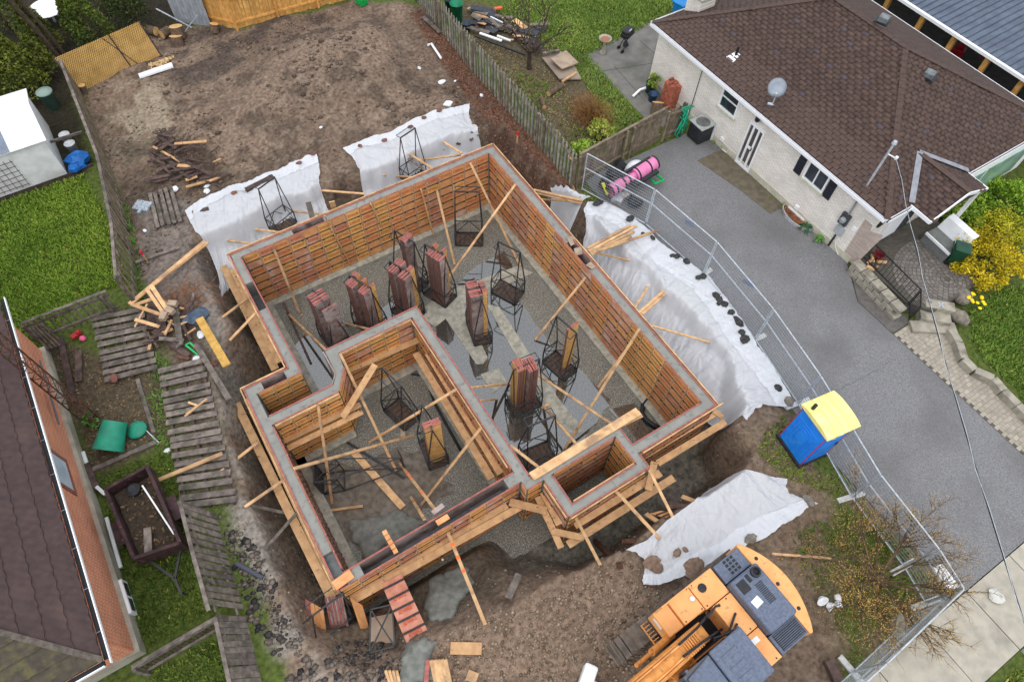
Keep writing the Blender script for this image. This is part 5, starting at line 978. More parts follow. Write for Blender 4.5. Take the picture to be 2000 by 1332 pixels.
m = MB(); m.bar(ap+Vector((0, 0, .045)), bk+Vector((0, 0, .045)), .2, .03); m.build('ridge_cap', SHG, pr)
for a, b in ((g0, ap), (ap, g1), (g0, e0), (g1, e1)): m = MB(); m.bar(a+Vector((0, -.03, -.05)), b+Vector((0, -.03, -.05)), .04, .14); m.build('fascia', WHITEV, pr)
m = MB(); m.raw([g0+Vector((.1, .02, 0)), g1+Vector((-.1, .02, 0)), ap+Vector((0, .02, -.05))], [(0, 1, 2)]); m.build('gable_siding', mat('white_siding', S(214, 226, 224), S(196, 208, 206), 5, .6), pr)
for x in (22.95,): m = MB(); m.bb((x-.06, 5.35, .5), (x+.06, 5.47, EZ)); m.build('porch_post', WHITEV, hs_)
# front bay window with white trim
m = MB(); m.bb((23.3, 6.0, 1.0), (27.6, 6.45, 2.7)); m.build('window_bay', WHITEV, hs_)
for a, b in ((23.5, 24.3), (24.5, 27.0)): m = MB(); m.bb((a, 5.97, 1.2), (b, 6.0, 2.5)); m.build('pane', mat('green_glass', S(150, 186, 170), S(110, 140, 130), 1.5, .1, spec=.8), hs_)
# openings on the side wall
def opening(TL, TR, BL, kind):
    p, q, s = GX(*TL, XW), GX(*TR, XW), GX(*BL, XW); y0, y1 = sorted((p.y, q.y)); z1, z0 = p.z, s.z; return y0, y1, z0, z1
def window(TL, TR, BL, name, mull='h', sill=True):
    y0, y1, z0, z1 = opening(TL, TR, BL, name); w = thing(name, None, None); w.parent = hs_; w.location = Vector((XW, (y0+y1)/2, z0))-rootloc(hs_)
    del_ = []
    m = MB(); f = .07
    for a, b in (((y0, z0), (y0+f, z1)), ((y1-f, z0), (y1, z1)), ((y0+f, z0), (y1-f, z0+f)), ((y0+f, z1-f), (y1-f, z1))): m.bb((XW-.05, a[0], a[1]), (XW+.02, b[0], b[1]))
    if mull == 'h': m.bb((XW-.04, y0+f, (z0+z1)/2-.025), (XW+.02, y1-f, (z0+z1)/2+.025))
    else: m.bb((XW-.04, (y0+y1)/2-.025, z0+f), (XW+.02, (y0+y1)/2+.025, z1-f))
    m.build('frame', WHITEV, w); m = MB(); m.bb((XW-.012, y0+f, z0+f), (XW+.03, y1-f, z1-f)); m.build('pane', GLASS, w)
    if sill: m = MB(); m.bb((XW-.1, y0-.06, z0-.1), (XW+.02, y1+.06, z0)); m.build('sill', mat('pale_sill', S(206, 204, 184), S(188, 186, 166), 6, .8), w)
    return w
def partempty(o):
    for k in ('label', 'category'):
        if k in o: del o[k]
for a in (((1418, 162), (1451, 189), (1404, 205), 'window'), ):
    partempty(window(*a))
partempty(window((1590, 302), (1630, 336), (1568, 345), 'window', 'v')); partempty(window((1542, 402), (1572, 429), (1536, 414), 'basement_window', 'v', False))
for TL, TR, BL in (((1572.4, 288.3), (1586, 297), (1549.8, 333.3)), ((1631, 337), (1644.4, 348.3), (1605.7, 381))):
    y0, y1, z0, z1 = opening(TL, TR, BL, ''); m = MB(); m.bb((XW-.035, y0, z0), (XW, y1, z1))
    for i in range(9): m.bb((XW-.05, y0+.04, z0+.06+(z1-z0-.1)*i/9), (XW-.035, y1-.04, z0+.06+(z1-z0-.1)*(i+.7)/9))
    m.build('shutter', mat('navy_shutter', S(44, 48, 58), S(36, 38, 46), 5, .5), hs_)
y0, y1, z0, z1 = opening((1468, 236), (1496, 259.5), (1435, 314), 'door')
dr = thing('side_door', None, None); partempty(dr); dr.parent = hs_; dr.location = Vector((XW, y0, z0))-rootloc(hs_)
m = MB(); yy = [y0, y0+.07, y0+.22, y0+.3, y1-.3, y1-.22, y1-.07, y1]
for a, b in ((0, 1), (2, 3), (4, 5), (6, 7)): m.bb((XW-.06, yy[a], z0), (XW+.02, yy[b], z1))
for a, b in ((1, 2), (3, 4), (5, 6)):
    for za, zb in ((z0, z0+.14), (z1-.09, z1)): m.bb((XW-.055, yy[a], za), (XW+.02, yy[b], zb))
m.bb((XW-.055, yy[3], (z0+z1)/2-.05), (XW+.02, yy[4], (z0+z1)/2+.05)); m.build('frame', WHITEV, dr)
m = MB(); m.bb((XW-.015, yy[1], z0+.14), (XW+.03, yy[6], z1-.09)); m.build('pane', mat('door_glass', S(96, 88, 84), S(70, 62, 56), 2, .1, spec=.7), dr)
m = MB(); m.bar((XW-.1, yy[3]-.04, z0+1.0), (XW-.1, yy[3]-.04, z0+1.15), .03); m.build('handle', BLACKP, dr)
# wall fittings
def onwall(u, v): return GX(u, v, XW)
p = onwall(1484, 232); m = MB(); m.lathe((XW-.12, p.y, p.z-.12), [(.03, 0), (.1, .08), (.1, .2), (.04, .3)], 10); m.build('wall_lantern', BLACKP, hs_)
a, b = onwall(1683, 381), onwall(1660, 418); m = MB(); m.tube([Vector((XW-.06, a.y, EZ+.0)), Vector((XW-.06, a.y, a.z)), Vector((XW-.06, b.y, b.z))], .035, 8); m.build('conduit', FLASH, hs_)
p = onwall(1652, 427); m = MB(); m.bb((XW-.12, p.y-.17, p.z-.25), (XW, p.y+.17, p.z+.25)); m.build('meter_box', mat('meter_grey', S(74, 78, 82), S(60, 64, 68), 5, .5), hs_)
m = MB(); m.lathe((0, 0, 0), [(.12, 0), (.12, .08), (.08, .13)], 14, M=Matrix.Translation((XW-.12, p.y, p.z)) @ Matrix.Rotation(-math.pi/2, 4, 'Y')); m.build('meter', mat('meter_glass', S(170, 176, 180), S(120, 124, 128), 8, .2), hs_)
p = onwall(1641, 449); m = MB(); m.bb((XW-.1, p.y-.17, p.z-.17), (XW, p.y+.17, p.z+.17)); m.build('cable_box', mat('cable_grey', S(176, 182, 186), S(160, 166, 170), 5, .5), hs_)
a, b = onwall(1634, 458), onwall(1620, 478); m = MB(); m.tube([Vector((XW-.05, a.y, a.z)), Vector((XW-.05, b.y, b.z))], .04, 6); m.build('conduit', BLACKP, hs_)
m = MB(); c = [onwall(*q) for q in ((1635, 452), (1632, 480), (1641, 505))]; m.tube([Vector((XW-.03, q.y, q.z)) for q in c], .012, 5); m.build('cable', WHITEV, hs_)
m = MB(); c = [onwall(*q) for q in ((1455, 190), (1436, 270), (1420, 298), (1385, 272))]; m.tube([Vector((XW-.03, q.y, q.z)) for q in c], .015, 5); m.build('cable', WHITEV, hs_)
for u, v in ((1557, 405), (1669, 447), (1411, 272)):
    p = onwall(u, v); m = MB(); m.bb((XW-.05, p.y-.09, p.z-.08), (XW, p.y+.09, p.z+.08)); m.build('vent_cover', WHITEV, hs_)
q = [onwall(*c) for c in ((1645, 498), (1690, 428), (1704, 440), (1700, 452), (1725, 460), (1722, 466), (1668, 519))]
m = MB(); m.raw([Vector((XW-.004, c.y, c.z)) for c in q], [tuple(range(len(q)))[::-1]]); m.build('brick_patch', brick_mat('pinkish_brick', S(196, 178, 168), S(176, 158, 150), S(170, 160, 150), (1, 2)), hs_)
m = MB(); m.bar((XW-.03, onwall(1375, 130).y, 2.7), (XW-.03, onwall(1375, 130).y, .3), .02); m.build('expansion_joint', BLACKP, hs_)
# front entrance
m = MB(); m.bb((20.35, 6.36, .62), (21.25, 6.45, 2.6)); m.build('front_door', WHITEV, hs_); m = MB(); m.bb((21.3, 6.38, .62), (21.9, 6.44, 2.6)); m.build('door_glass', GLASS, hs_)
m = MB(); m.lathe((0, 0, 0), [(.22, 0), (.22, .03)], 8, M=Matrix.Translation((19.75, 6.45, 1.9)) @ Matrix.Rotation(math.pi/2, 4, 'X')); m.build('wall_plaque', BLACKP, hs_)
# roof furniture
def onplane(u, v, O, n): d = ray(u, v); return CAM+d*((Vector(O)-CAM).dot(n)/d.dot(n))
nw = Vector((-(RZ-EZ), 0, R1.x-B_.x)).normalized(); ns_ = Vector((0, -(RZ-EZ), R1.y-B_.y)).normalized()
p = onplane(1508, 205, B_, nw); m = MB(); dn = Vector((-.5, -.62, .6)).normalized(); c = Vector((p.x-.1, p.y+.05, p.z+.75)); M = Matrix.Translation(c) @ dn.to_track_quat('Z', 'Y').to_matrix().to_4x4()
ds = thing('satellite_dish', 'grey satellite dish on an arm at the roof edge of the white house', 'satellite dish', p)
m.lathe((0, 0, 0), [(.02, 0), (.2, .03), (.33, .09), (.335, .095), (.2, .04), (.02, .015)], 20, M=M); m.build('dish', mat('dish_grey', S(150, 158, 170), S(136, 144, 156), 5, .5), ds, smooth=True)
m = MB(); m.tube([p, p+Vector((0, 0, .35)), c-dn*.05], .025, 8); m.bar(p+Vector((.12, -.12, .02)), p+Vector((-.12, .12, .02)), .12, .03); m.build('mast', STEEL, ds)
m = MB(); m.tube([c-Vector((0, 0, .2)), c+dn*.35+Vector((-.05, 0, -.25))], .015, 6); m.box(c+dn*.37+Vector((-.05, 0, -.25)), (.08, .08, .08)); m.build('receiver_arm', STEEL, ds)
p = onplane(1433, 112, B_, nw); vt = thing('roof_vent', 'white plumbing vent with dark pipe on the bungalow roof', 'roof vent', p); m = MB(); m.slab([p+uw*-.2+Vector((0, -.2, .03)), p+uw*-.2+Vector((0, .2, .03)), p+uw*.2+Vector((0, .12, .03)), p+uw*.2+Vector((0, -.12, .03))][::-1], .02); m.build('flashing', WHITEV, vt); m = MB(); m.tube([p+uw*.1, p+uw*.1+Vector((0, 0, .38))], .05, 8); m.build('pipe', BLACKP, vt)
for u, v, l, O, n in ((1813, 150, 'square grey roof vent on the front slope', B_, ns_), (1724, 42, 'low grey roof vent by the ridge', B_, nw)):
    p = onplane(u, v, O, n); t = thing('roof_vent', l, 'roof vent', p); m = MB(); m.box((p.x, p.y, p.z+.1), (.34, .34, .2), .3); m.build('hood', mat('vent_grey', S(120, 126, 130), S(90, 96, 100), 5, .5), t, bevel=.02); m = MB(); m.box((p.x, p.y, p.z+.01), (.5, .5, .04), .3); m.build('flange', BLACKP, t)
ms = onplane(1693, 363, B_, nw); hm = HT(ms, 1747, 284); sm = thing('service_mast', 'steel electrical service mast through the bungalow roof edge', 'mast', ms)
m = MB(); m.tube([ms-Vector((0, 0, .1)), ms+Vector((0, 0, hm))], .04, 8); m.build('pipe', STEEL, sm); m = MB(); m.lathe(ms+Vector((0, 0, hm)), [(.05, 0), (.09, .05), (.06, .14)], 10); m.build('weather_head', STEEL, sm); m = MB(); m.bar(ms+Vector((-.02, 0, hm*.8)), ms+Vector((.05, -.3, hm*.8)), .03); m.lathe(ms+Vector((.05, -.3, hm*.8-.03)), [(.05, 0), (.05, .1)], 8); m.build('insulator', WHITEV, sm)
wa = ms+Vector((.05, -.3, hm*.8)); we = G(2062, 1400, 6.0); m = MB(); pts = [wa.lerp(we, k/16)-Vector((0, 0, .9*4*(k/16)*(1-k/16)*.35)) for k in range(17)]; m.tube(pts, .014, 5); tag(m.build('power_cable', BLACKP), 'black overhead service cable running from the roof mast to the street', 'cable')
m = MB(); m.tube([p_+Vector((.03*math.sin(i*2.2), .03*math.cos(i*2.2), .02)) for i, p_ in enumerate(pts)], .008, 4); tag(m.build('neutral_cable', STEEL), 'bare steel wire twisted along the overhead service cable', 'cable')
p = onplane(1367, 5, A_, Vector((0, 1, 1))); p = G(1368, 8, 3.3); m = MB(); m.bb((p.x-.4, p.y-.4, 2.8), (p.x+.4, p.y+.4, 3.7)); ch = m.build('chimney', WB_X, hs_); m = MB(); m.bb((p.x-.45, p.y-.45, 3.7), (p.x+.45, p.y+.45, 3.78)); m.build('chimney_cap', FOOT, ch)
# ------------------------------------------------------------------ raised patio, steps, kerb wall
STONE = mat('cut_stone', S(166, 160, 146), S(140, 134, 122), 4, .85, .004, 30, rnd=.08, c3=S(120, 116, 104), s3=2); PZ = .5
pc = G(1850, 545, PZ); pf_ = MB(); pf_.prism([(19.25, 6.42), (19.25, 3.95), (19.8, 3.2), (22.9, 3.2), (23.3, 6.0), (23.3, 6.42)], 0, PZ-.02); pat = pf_.build('raised_patio', mat('joint_sand', S(92, 88, 80), S(76, 72, 66), 8, .9)); tag(pat, 'raised round stone patio before the front door', kind='structure')
PV = mat('patio_paver', S(124, 118, 112), S(102, 96, 92), 5, .85, .004, 30, rnd=.16); npv = 0
bnd = [(19.6, 6.35), (19.6, 3.9), (19.95, 3.28), (22.75, 3.28), (23.2, 6.0), (23.2, 6.35)]
for ring in range(16):
    r0 = .12+.135*ring; n = max(5, int(2*math.pi*(r0+.065)/.17))
    for k in range(n):
        a0, a1 = 2*math.pi*(k+.06)/n, 2*math.pi*(k+.94)/n; x, y = pc.x+(r0+.065)*math.cos((a0+a1)/2), pc.y+(r0+.065)*math.sin((a0+a1)/2)
        if not inside(bnd, np.array([x]), np.array([y]))[0] or npv >= 300: continue
        rr0, rr1 = r0+.006, r0+.127; z1 = PZ-.005+random.uniform(0, .008); V = [(pc.x+r*math.cos(a), pc.y+r*math.sin(a), z) for z in (PZ-.03, z1) for r, a in ((rr0, a0), (rr1, a0), (rr1, a1), (rr0, a1))]
        m = MB(); m.raw(V, [(4, 5, 6, 7), (0, 1, 5, 4), (1, 2, 6, 5), (2, 3, 7, 6), (3, 0, 4, 7)]); m.build('paver', PV, pat); npv += 1
rw = thing('stone_retaining_wall', 'cut stone retaining wall between the driveway and the raised patio', 'wall', (19.3, 5, 0))
ra, rb = G(1672, 508, PZ+.05), G(1766, 606, PZ+.05); n = 5
for row in range(3):
    for k in range(n):
        o_ = .5 if row % 2 else 0; t0, t1 = max(0, (k-o_)/n), min(1, (k+1-o_)/n); d = (rb-ra); sh = Vector((-.02*(2-row), -.012*(2-row), 0))
        p, q = ra+d*(t0+.006)+sh, ra+d*(t1-.006)+sh; z = .02+.18*row; m = MB(); m.bar(Vector((p.x, p.y, z+.085)), Vector((q.x, q.y, z+.085)), .34, .165); m.build('stone', STONE, rw, bevel=.012)
for i, (a, b, z, w, l) in enumerate((((1808, 590), (1866, 600), .5, .38, 'top stone step with a chalk cross before the patio'), ((1798, 612), (1858, 622), .34, .42, 'middle stone step before the patio'), ((1780, 636), (1868, 640), .17, .45, 'bottom stone step before the patio'))):
    p, q = G(*a, z), G(*b, z); m = MB(); m.bar(p-Vector((0, 0, z/2)), q-Vector((0, 0, z/2)), w, z); st = m.build('stone_step', STONE, bevel=.015); tag(st, l, 'step', 'stone steps to the patio')
    if i == 0:
        c = p.lerp(q, .52); m = MB(); d = (q-p).normalized(); e = Vector((-d.y, d.x, 0))
        for s in (1, -1): m.bar(c-(d+e*s)*.09+Vector((0, 0, .004)), c+(d+e*s)*.09+Vector((0, 0, .004)), .035, .006)
        m.build('chalk_cross', mat('blue_chalk', S(170, 190, 208), None), st)
# iron railing
def railing(a, b, label, h=.85, n=14, za=0, zb=0):
    a = Vector(a); b = Vector(b); t = thing('iron_railing', label, 'railing', a); Z = Vector((0, 0, 1))
    for z in (.08, h): m = MB(); m.bar(a+Z*z, b+Z*z, .04, .03); m.build('rail', BLACKP, t)
    for i in range(n+1):
        p = a.lerp(b, i/n); m = MB(); w = .035 if i in (0, n) else .016; m.bar(p+Z*(0 if i in (0, n) else .08), p+Z*(h+(.04 if i in (0, n) else 0)), w); m.build('post' if i in (0, n) else 'baluster', BLACKP, t)
railing(G(1682, 502, PZ+.05), G(1773, 594, PZ+.05), 'black iron railing along the edge of the raised patio', n=16); railing(G(1775, 596, .5), G(1774, 625, .1), 'short black iron handrail beside the stone steps', n=6, h=.8)
# pavers beside the driveway and kerb wall
KB = [(p.x-.1, p.y) for p in [G(u, v, .15) for u, v in ((2080, 890), (2030, 832), (1990, 790), (1962, 762), (1942, 738), (1905, 722), (1884, 700), (1874, 668), (1862, 646))]]
pv = MB(); pv.prism([(18.23, 3.4), (18.23, -3.5)]+KB+[(19.4, 3.4)], 0, .02); pvs = pv.build('paver_strip', mat('paver_joint', S(96, 92, 84), S(80, 76, 70), 8, .9)); tag(pvs, 'pale interlocking paver strip beside the driveway', kind='structure')
LPV = mat('light_paver', S(168, 160, 146), S(146, 138, 126), 5, .85, .004, 30, rnd=.1); pm_ = MB(); pm_.bb((-.1, -.065, 0), (.1, .065, .03)); pme = pm_.mesh('paver', LPV)
pmore = MB(); pbound = [(18.25, 3.35), (18.25, -3.45)]+[(x-.05, y) for x, y in KB]+[(19.4, 3.3)]; cnt = 0; y = 3.3; rown = 0
while y > -3.45:
    x = 18.25+(.1 if rown % 2 else 0)
    while x < 21.5:
        if inside(pbound, np.array([x+.08]), np.array([y]))[0]:
            if cnt < 300: link('paver', pme, pvs, Vector((x+.1, y, .004+random.uniform(0, .005)))-rootloc(pvs)); cnt += 1
            else: pmore.bb((x, y-.065, 0), (x+.2, y+.065, .034+random.uniform(0, .005)))
        x += .208
    y -= .137; rown += 1
if pmore.v: pmore.build('paver_field', LPV, pvs)['kind'] = 'stuff'
dpv = MB(); dpv.prism([(18.24, 5.0), (18.24, 3.42), (19.2, 3.42), (19.2, 6.3)], .0, .036); dps = dpv.build('paver_strip', mat('dark_paver', S(104, 100, 96), S(88, 84, 82), 6, .85, .006, 20)); tag(dps, 'dark damp pavers below the stone retaining wall', kind='structure')
kb = thing('stone_kerb_wall', 'curved pale stone kerb wall along the front lawn', 'wall', tuple(G(1860, 650)))
kp = [G(u, v, .3) for u, v in ((1858, 642), (1874, 668), (1884, 700), (1905, 722), (1942, 738), (1962, 762), (1990, 790), (2030, 832), (2080, 890))]
for a, b in zip(kp[:-1], kp[1:]): d = (b-a)*.01; m = MB(); m.bar(a+d-Vector((0, 0, .13)), b-d-Vector((0, 0, .13)), .26, .3); m.build('stone', STONE, kb, bevel=.015)
for u, v, r, l, s in ((1880, 580, .32, 'grey boulder beside the top stone step', 3), (1872, 618, .3, 'brown boulder beside the middle stone step', 4)):
    p = G(u, v, .3); m = MB(); m.rock(p, r, s, .8, n=10); o = m.build('boulder', STN, smooth=True); tag(o, l, 'boulder')
# porch bench under cover, bins, pots
p, q = G(1797, 470, PZ), G(1842, 512, PZ); d = (q-p).normalized(); e = Vector((-d.y, d.x, 0)); e = e if e.x > 0 else -e; bt = thing('porch_bench', 'long grey porch bench with white curved back beside the patio', 'bench', p)
m = MB(); m.slab([p+Vector((0, 0, .45)), q+Vector((0, 0, .45)), q+e*.5+Vector((0, 0, .5)), p+e*.5+Vector((0, 0, .5))], .08); m.bar(p+Vector((0, 0, .2)), q+Vector((0, 0, .2)), .05, .4); m.build('seat', mat('bench_grey', S(120, 124, 122), S(104, 108, 106), 5, .6), bt)
m = MB(); k5 = [p+e*.5+Vector((0, 0, .5)), p+e*.7+Vector((0, 0, .95)), p+e*.95+Vector((0, 0, 1.0))]; 
for a, b in zip(k5[:-1], k5[1:]): m.slab([a, a+(q-p)*1.05, b+(q-p)*1.05, b], .05)
m.build('backrest', WHITE, bt); m = MB(); m.bar(p+Vector((0, 0, .44))-e*.03, q+Vector((0, 0, .44))-e*.03, .05, .1); m.build('front_trim', WHITEV, bt)
def wheelie(u, v, label, mt, z=0, h=.95, rz=.4, s=.27):
    p = G(u, v, z); t = thing('wheeled_bin', label, 'bin', p); M = Matrix.Translation(p) @ Matrix.Rotation(rz, 4, 'Z'); m = MB(); V = [M @ Vector((x*k, y*k, zz)) for k, zz in ((s*.75, .03), (s, h)) for x, y in ((-1, -1), (1, -1), (1, 1), (-1, 1))]; m.raw(V, [(3, 2, 1, 0), (4, 5, 6, 7), (0, 1, 5, 4), (1, 2, 6, 5), (2, 3, 7, 6), (3, 0, 4, 7)]); m.build('body', mt, t, bevel=.03)
    m = MB(); m.box((0, 0, h+.03), (s*2.15, s*2.25, .06), M=M); m.build('lid', mt, t, bevel=.02); m = MB(); m.tube([M @ Vector((-s*.8, s*1.15, h-.05)), M @ Vector((-s*.8, s*1.35, h)), M @ Vector((s*.8, s*1.35, h)), M @ Vector((s*.8, s*1.15, h-.05))], .018, 6); m.build('handle', mt, t)
    for x in (-1, 1): m = MB(); m.lathe((0, 0, 0), [(.1, -.02), (.1, .02)], 12, M=M @ Matrix.Translation((x*s*.75, s*.7, .1)) @ Matrix.Rotation(math.pi/2, 4, 'Y')); m.build('wheel', BLACKP, t)
    m = MB(); m.box((0, -s*.97, h*.7), (.16, .015, .1), M=M); m.build('sticker', mat('bin_sticker', S(200, 110, 70), None), t); m = MB(); m.box((0, -s*.93, h*.5), (.18, .012, .05), M=M); m.build('print', WHITE, t); return t
wheelie(1856, 512, 'dark green wheeled bin between the porch bench and yellow shrub', mat('dark_green_plastic', S(22, 74, 52), S(18, 60, 42), 4, .4), PZ, .8, .6, .24)
p = G(1712, 505, PZ); m = MB(); m.lathe(p, [(.12, 0), (.2, .25), (.21, .27), (.17, .26), (.1, .1)], 14); tag(m.build('flower_pot', mat('red_pot', S(120, 30, 34), S(96, 24, 28), 4, .4)), 'dark red flower pot behind the iron railing', 'pot')
rr_ = random.Random(5); m = MB()
for i in range(5): c = p+Vector((-.35+rr_.uniform(-.2, .2), -.2+rr_.uniform(-.25, .25), .06)); m.bar(c, c+Vector((rr_.uniform(-.3, .3), rr_.uniform(-.3, .3), .05)), .1, .06)
tag(m.build('firewood_scraps', LUM), 'pale split wood scraps on the patio behind the railing', 'firewood')
p = G(1690, 492, PZ); m = MB(); m.tube([p, p+Vector((.25, .35, .9))], .02, 6); m.lathe(p-Vector((0, 0, .0)), [(.1, 0), (.06, .12)], 8); tag(m.build('broom', mat('teal_handle', S(30, 110, 110), None)), 'teal handled broom leaning on the front wall', 'broom')
# window well, plant
p = G(1548, 432); m = MB(); n = 12
for k in range(n): a0, a1 = math.pi*(.5+k/n), math.pi*(.5+(k+1)/n); c = Vector((XW, p.y, 0)); m.bar(c+Vector((.45*math.cos(a0), .75*math.sin(a0), .08)), c+Vector((.45*math.cos(a1), .75*math.sin(a1), .08)), .03, .16)
tag(m.build('window_well', STEEL), 'curved steel window well filled with leaves', 'window well')
flakes('leaf_litter', [(XW-.42, p.y-.5), (XW-.03, p.y-.7), (XW-.03, p.y+.7), (XW-.42, p.y+.5)], 260, 'dead leaves filling the window well', (.05, .1), ((120, 66, 44), (160, 110, 76)), seed=77, lift=.1)
def rosette(u, v, label, r=.3, n=26, cols=S(52, 96, 60), z=0):
    p = G(u, v, z); m = MB(); rr = random.Random(u)
    for i in range(n):
        a = rr.random()*6.28; t = rr.uniform(.2, 1); L = r*rr.uniform(.7, 1.1); d = Vector((math.cos(a), math.sin(a), 0)); w = Vector((-d.y, d.x, 0))*.03; q = p+d*L*.55+Vector((0, 0, .2*t+.05)); e = p+d*L+Vector((0, 0, .22*t-.05)); m.raw([p-w*.4+Vector((0, 0, .03)), p+w*.4+Vector((0, 0, .03)), q+w, e, q-w], [(0, 1, 2, 4), (4, 2, 3)])
    tag(m.build('leafy_plant', mat('leaf_'+str(u), cols, None, rough=.6)), label, 'plant')
rosette(1572, 448, 'dark green spiky plant at the window well', .34, 40); rosette(1597, 471, 'small leafy plant along the white wall', .25, 24, S(90, 140, 60))
p = G(1895, 598, .1); m = MB(); y_ = MB(); rr = random.Random(3)
for i in range(14):
    q = p+Vector((rr.uniform(-.25, .25), rr.uniform(-.3, .3), 0)); h = rr.uniform(.25, .4); m.tube([q, q+Vector((rr.uniform(-.05, .05), rr.uniform(-.05, .05), h))], .012, 3); y_.lathe(q+Vector((0, 0, h)), [(.02, 0), (.07, .03), (.03, .05)], 6)
df = thing('daffodils', 'clump of yellow daffodils beside the boulders', 'flowers', p); m.build('stems', mat('daff_green', S(70, 120, 60), None), df); y_.build('blooms', mat('daff_yellow', S(250, 210, 20), None), df)
# ------------------------------------------------------------------ carport beyond the house
cp = thing('carport', 'long carport with blue grey ribbed metal roof and timber posts', 'carport', (33, 10, 0)); CX = 29.95
m = MB(); m.raw([(CX, -2, 2.6), (CX, 34, 2.6), (46, 34, 3.6), (46, -2, 3.6), (CX, -2, 2.55), (CX, 34, 2.55), (46, 34, 3.55), (46, -2, 3.55)], [(0, 3, 2, 1), (4, 5, 6, 7), (0, 1, 5, 4), (1, 2, 6, 5), (2, 3, 7, 6), (3, 0, 4, 7)]); MR = mat('ribbed_metal', S(92, 104, 122), S(74, 84, 100), 2, .45, rnd=.06); rfo = m.build('roof_sheet', MR, cp)
rb_ = MB(); rb_.bar((CX, 0, 2.63), (46, 0, 3.63), .03, .05); rbm = rb_.mesh('rib', MR, (CX, 0, 2.6)); y = -1.8
while y < 33.5: link('rib', rbm, rfo, Vector((CX, y, 2.6))-Vector((33, 10, 0))); y += .3
m = MB(); m.bar((CX-.08, -2, 2.55), (CX-.08, 34, 2.55), .14, .12); m.build('gutter', WHITEV, cp)
for u, v in ((1740, -14), (1803, 28), (1865, 68), (1930, 111), (1997, 155), (2070, 205)):
    y = G(u, v, 2.5).y; m = MB(); m.bb((CX+.12, y-.1, 0), (CX+.32, y+.1, 2.55)); m.build('post', CEDAR, cp)
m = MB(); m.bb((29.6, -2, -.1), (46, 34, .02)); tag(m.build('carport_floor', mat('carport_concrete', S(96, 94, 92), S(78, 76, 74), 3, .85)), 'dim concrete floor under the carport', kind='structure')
p = G(1862, 105, .1); m = MB(); m.box((p.x, p.y, .3), (.5, .8, .35), .4); m.box((p.x+.1, p.y-.1, .55), (.35, .3, .25), .4); tag(m.build('toy_car', mat('toy_red', S(150, 24, 34), None, rough=.4), bevel=.06), 'red toy car parked under the carport', 'toy car')
p = G(1918, 125, .05); bk_ = thing('bicycle', 'small white bicycle standing under the carport', 'bicycle', p)
for s in (-.42, .42):
    m = MB(); c = p+Vector((s*.6, s*.8, .28)); d = Vector((.6, .8, 0)); m.tube([c+d*(.26*math.cos(2*math.pi*i/14))+Vector((0, 0, .26*math.sin(2*math.pi*i/14))) for i in range(15)], .03, 5, False); m.build('wheel', BLACKP if s < 0 else mat('red_tyre', S(170, 60, 50), None), bk_)
d = Vector((.6, .8, 0)); m = MB(); pts_ = [p-d*.42+Vector((0, 0, .28)), p-d*.1+Vector((0, 0, .6)), p+d*.3+Vector((0, 0, .62)), p+d*.42+Vector((0, 0, .28))]; m.tube(pts_, .03, 6); m.tube([p+Vector((0, 0, .28)), p-d*.1+Vector((0, 0, .75))], .03, 6); m.tube([p+d*.3+Vector((-.2, .1, .8)), p+d*.3+Vector((.2, -.1, .8))], .02, 5); m.build('frame', WHITEV, bk_)
# ------------------------------------------------------------------ excavator
XO = mat('excavator_orange', S(242, 176, 112), S(232, 162, 98), 2.5, .5, .001, 50, c3=S(190, 140, 98), s3=7, lo3=.6, hi3=.72, coat=.1); XG = mat('excavator_grey', S(104, 114, 134), S(88, 97, 115), 14, .6, .002, 90); XD = mat('excavator_dark', S(48, 50, 54), S(36, 36, 40), 6, .6); XB = mat('excavator_boom', S(226, 154, 80), S(204, 136, 70), 4, .5, .001, 40, c3=S(170, 116, 60), s3=7)
ex = thing('excavator', 'orange tracked excavator with grey hood and cab on the front dirt', 'excavator', (6.38, -.62, .06)); ex.rotation_euler = (0, 0, math.radians(182.5))
def xp(name, m, mt, parent=None, smooth=False, bevel=0):
    me = m.mesh(name, mt, None, smooth); o = link(name, me, parent or ex)
    if bevel: b = o.modifiers.new('bevel', 'BEVEL'); b.width = bevel; b.segments = 3; b.limit_method = 'ANGLE'
    return o
TRK = mat('track_steel', S(120, 108, 98), S(90, 80, 72), 5, .7, .004, 30, rnd=.12, c3=S(132, 114, 98), s3=3)
sh_ = MB(); sh_.bb((-.085, -.27, 0), (.085, .27, .03)); sh_.bb((-.085, -.27, .03), (-.06, .27, .06)); sh_.bb((.0, -.27, .03), (.02, .27, .045)); shm = sh_.mesh('shoe', TRK)
for s in (-1, 1):
    yc = s*1.03-.05; fr2 = MB(); fr2.bb((-1.5, yc-.18, .2), (1.9, yc+.18, .62)); tk = xp('track', fr2, XD)
    L, r = 1.75, .4; per = 4*L+2*math.pi*r; n = int(per/.18)
    for i in range(n):
        q = per*i/n
        if q < 2*L: x, z, a = -L+q, 2*r+.03, 0
        elif q < 2*L+math.pi*r: t = (q-2*L)/r; x, z, a = L+r*math.sin(t), r+.03+r*math.cos(t), t
        elif q < 4*L+math.pi*r: x, z, a = L-(q-2*L-math.pi*r), .03, math.pi
        else: t = (q-4*L-math.pi*r)/r; x, z, a = -L-r*math.sin(t), r+.03-r*math.cos(t), math.pi+t
        link('shoe', shm, tk, (x+.35, yc, z), (0, a, 0))
    for x in (-1.3, 2.0): m = MB(); m.lathe((0, 0, 0), [(.3, -.2), (.3, .2)], 16, M=Matrix.Translation((x+.05, yc, .43)) @ Matrix.Rotation(math.pi/2, 4, 'X')); xp('sprocket', m, XD, tk)
m = MB(); m.bb((-1.0, -.95, .35), (1.3, .95, .8)); m.lathe((0, 0, .8), [(.75, 0), (.75, .25)], 24); xp('undercarriage', m, XD)
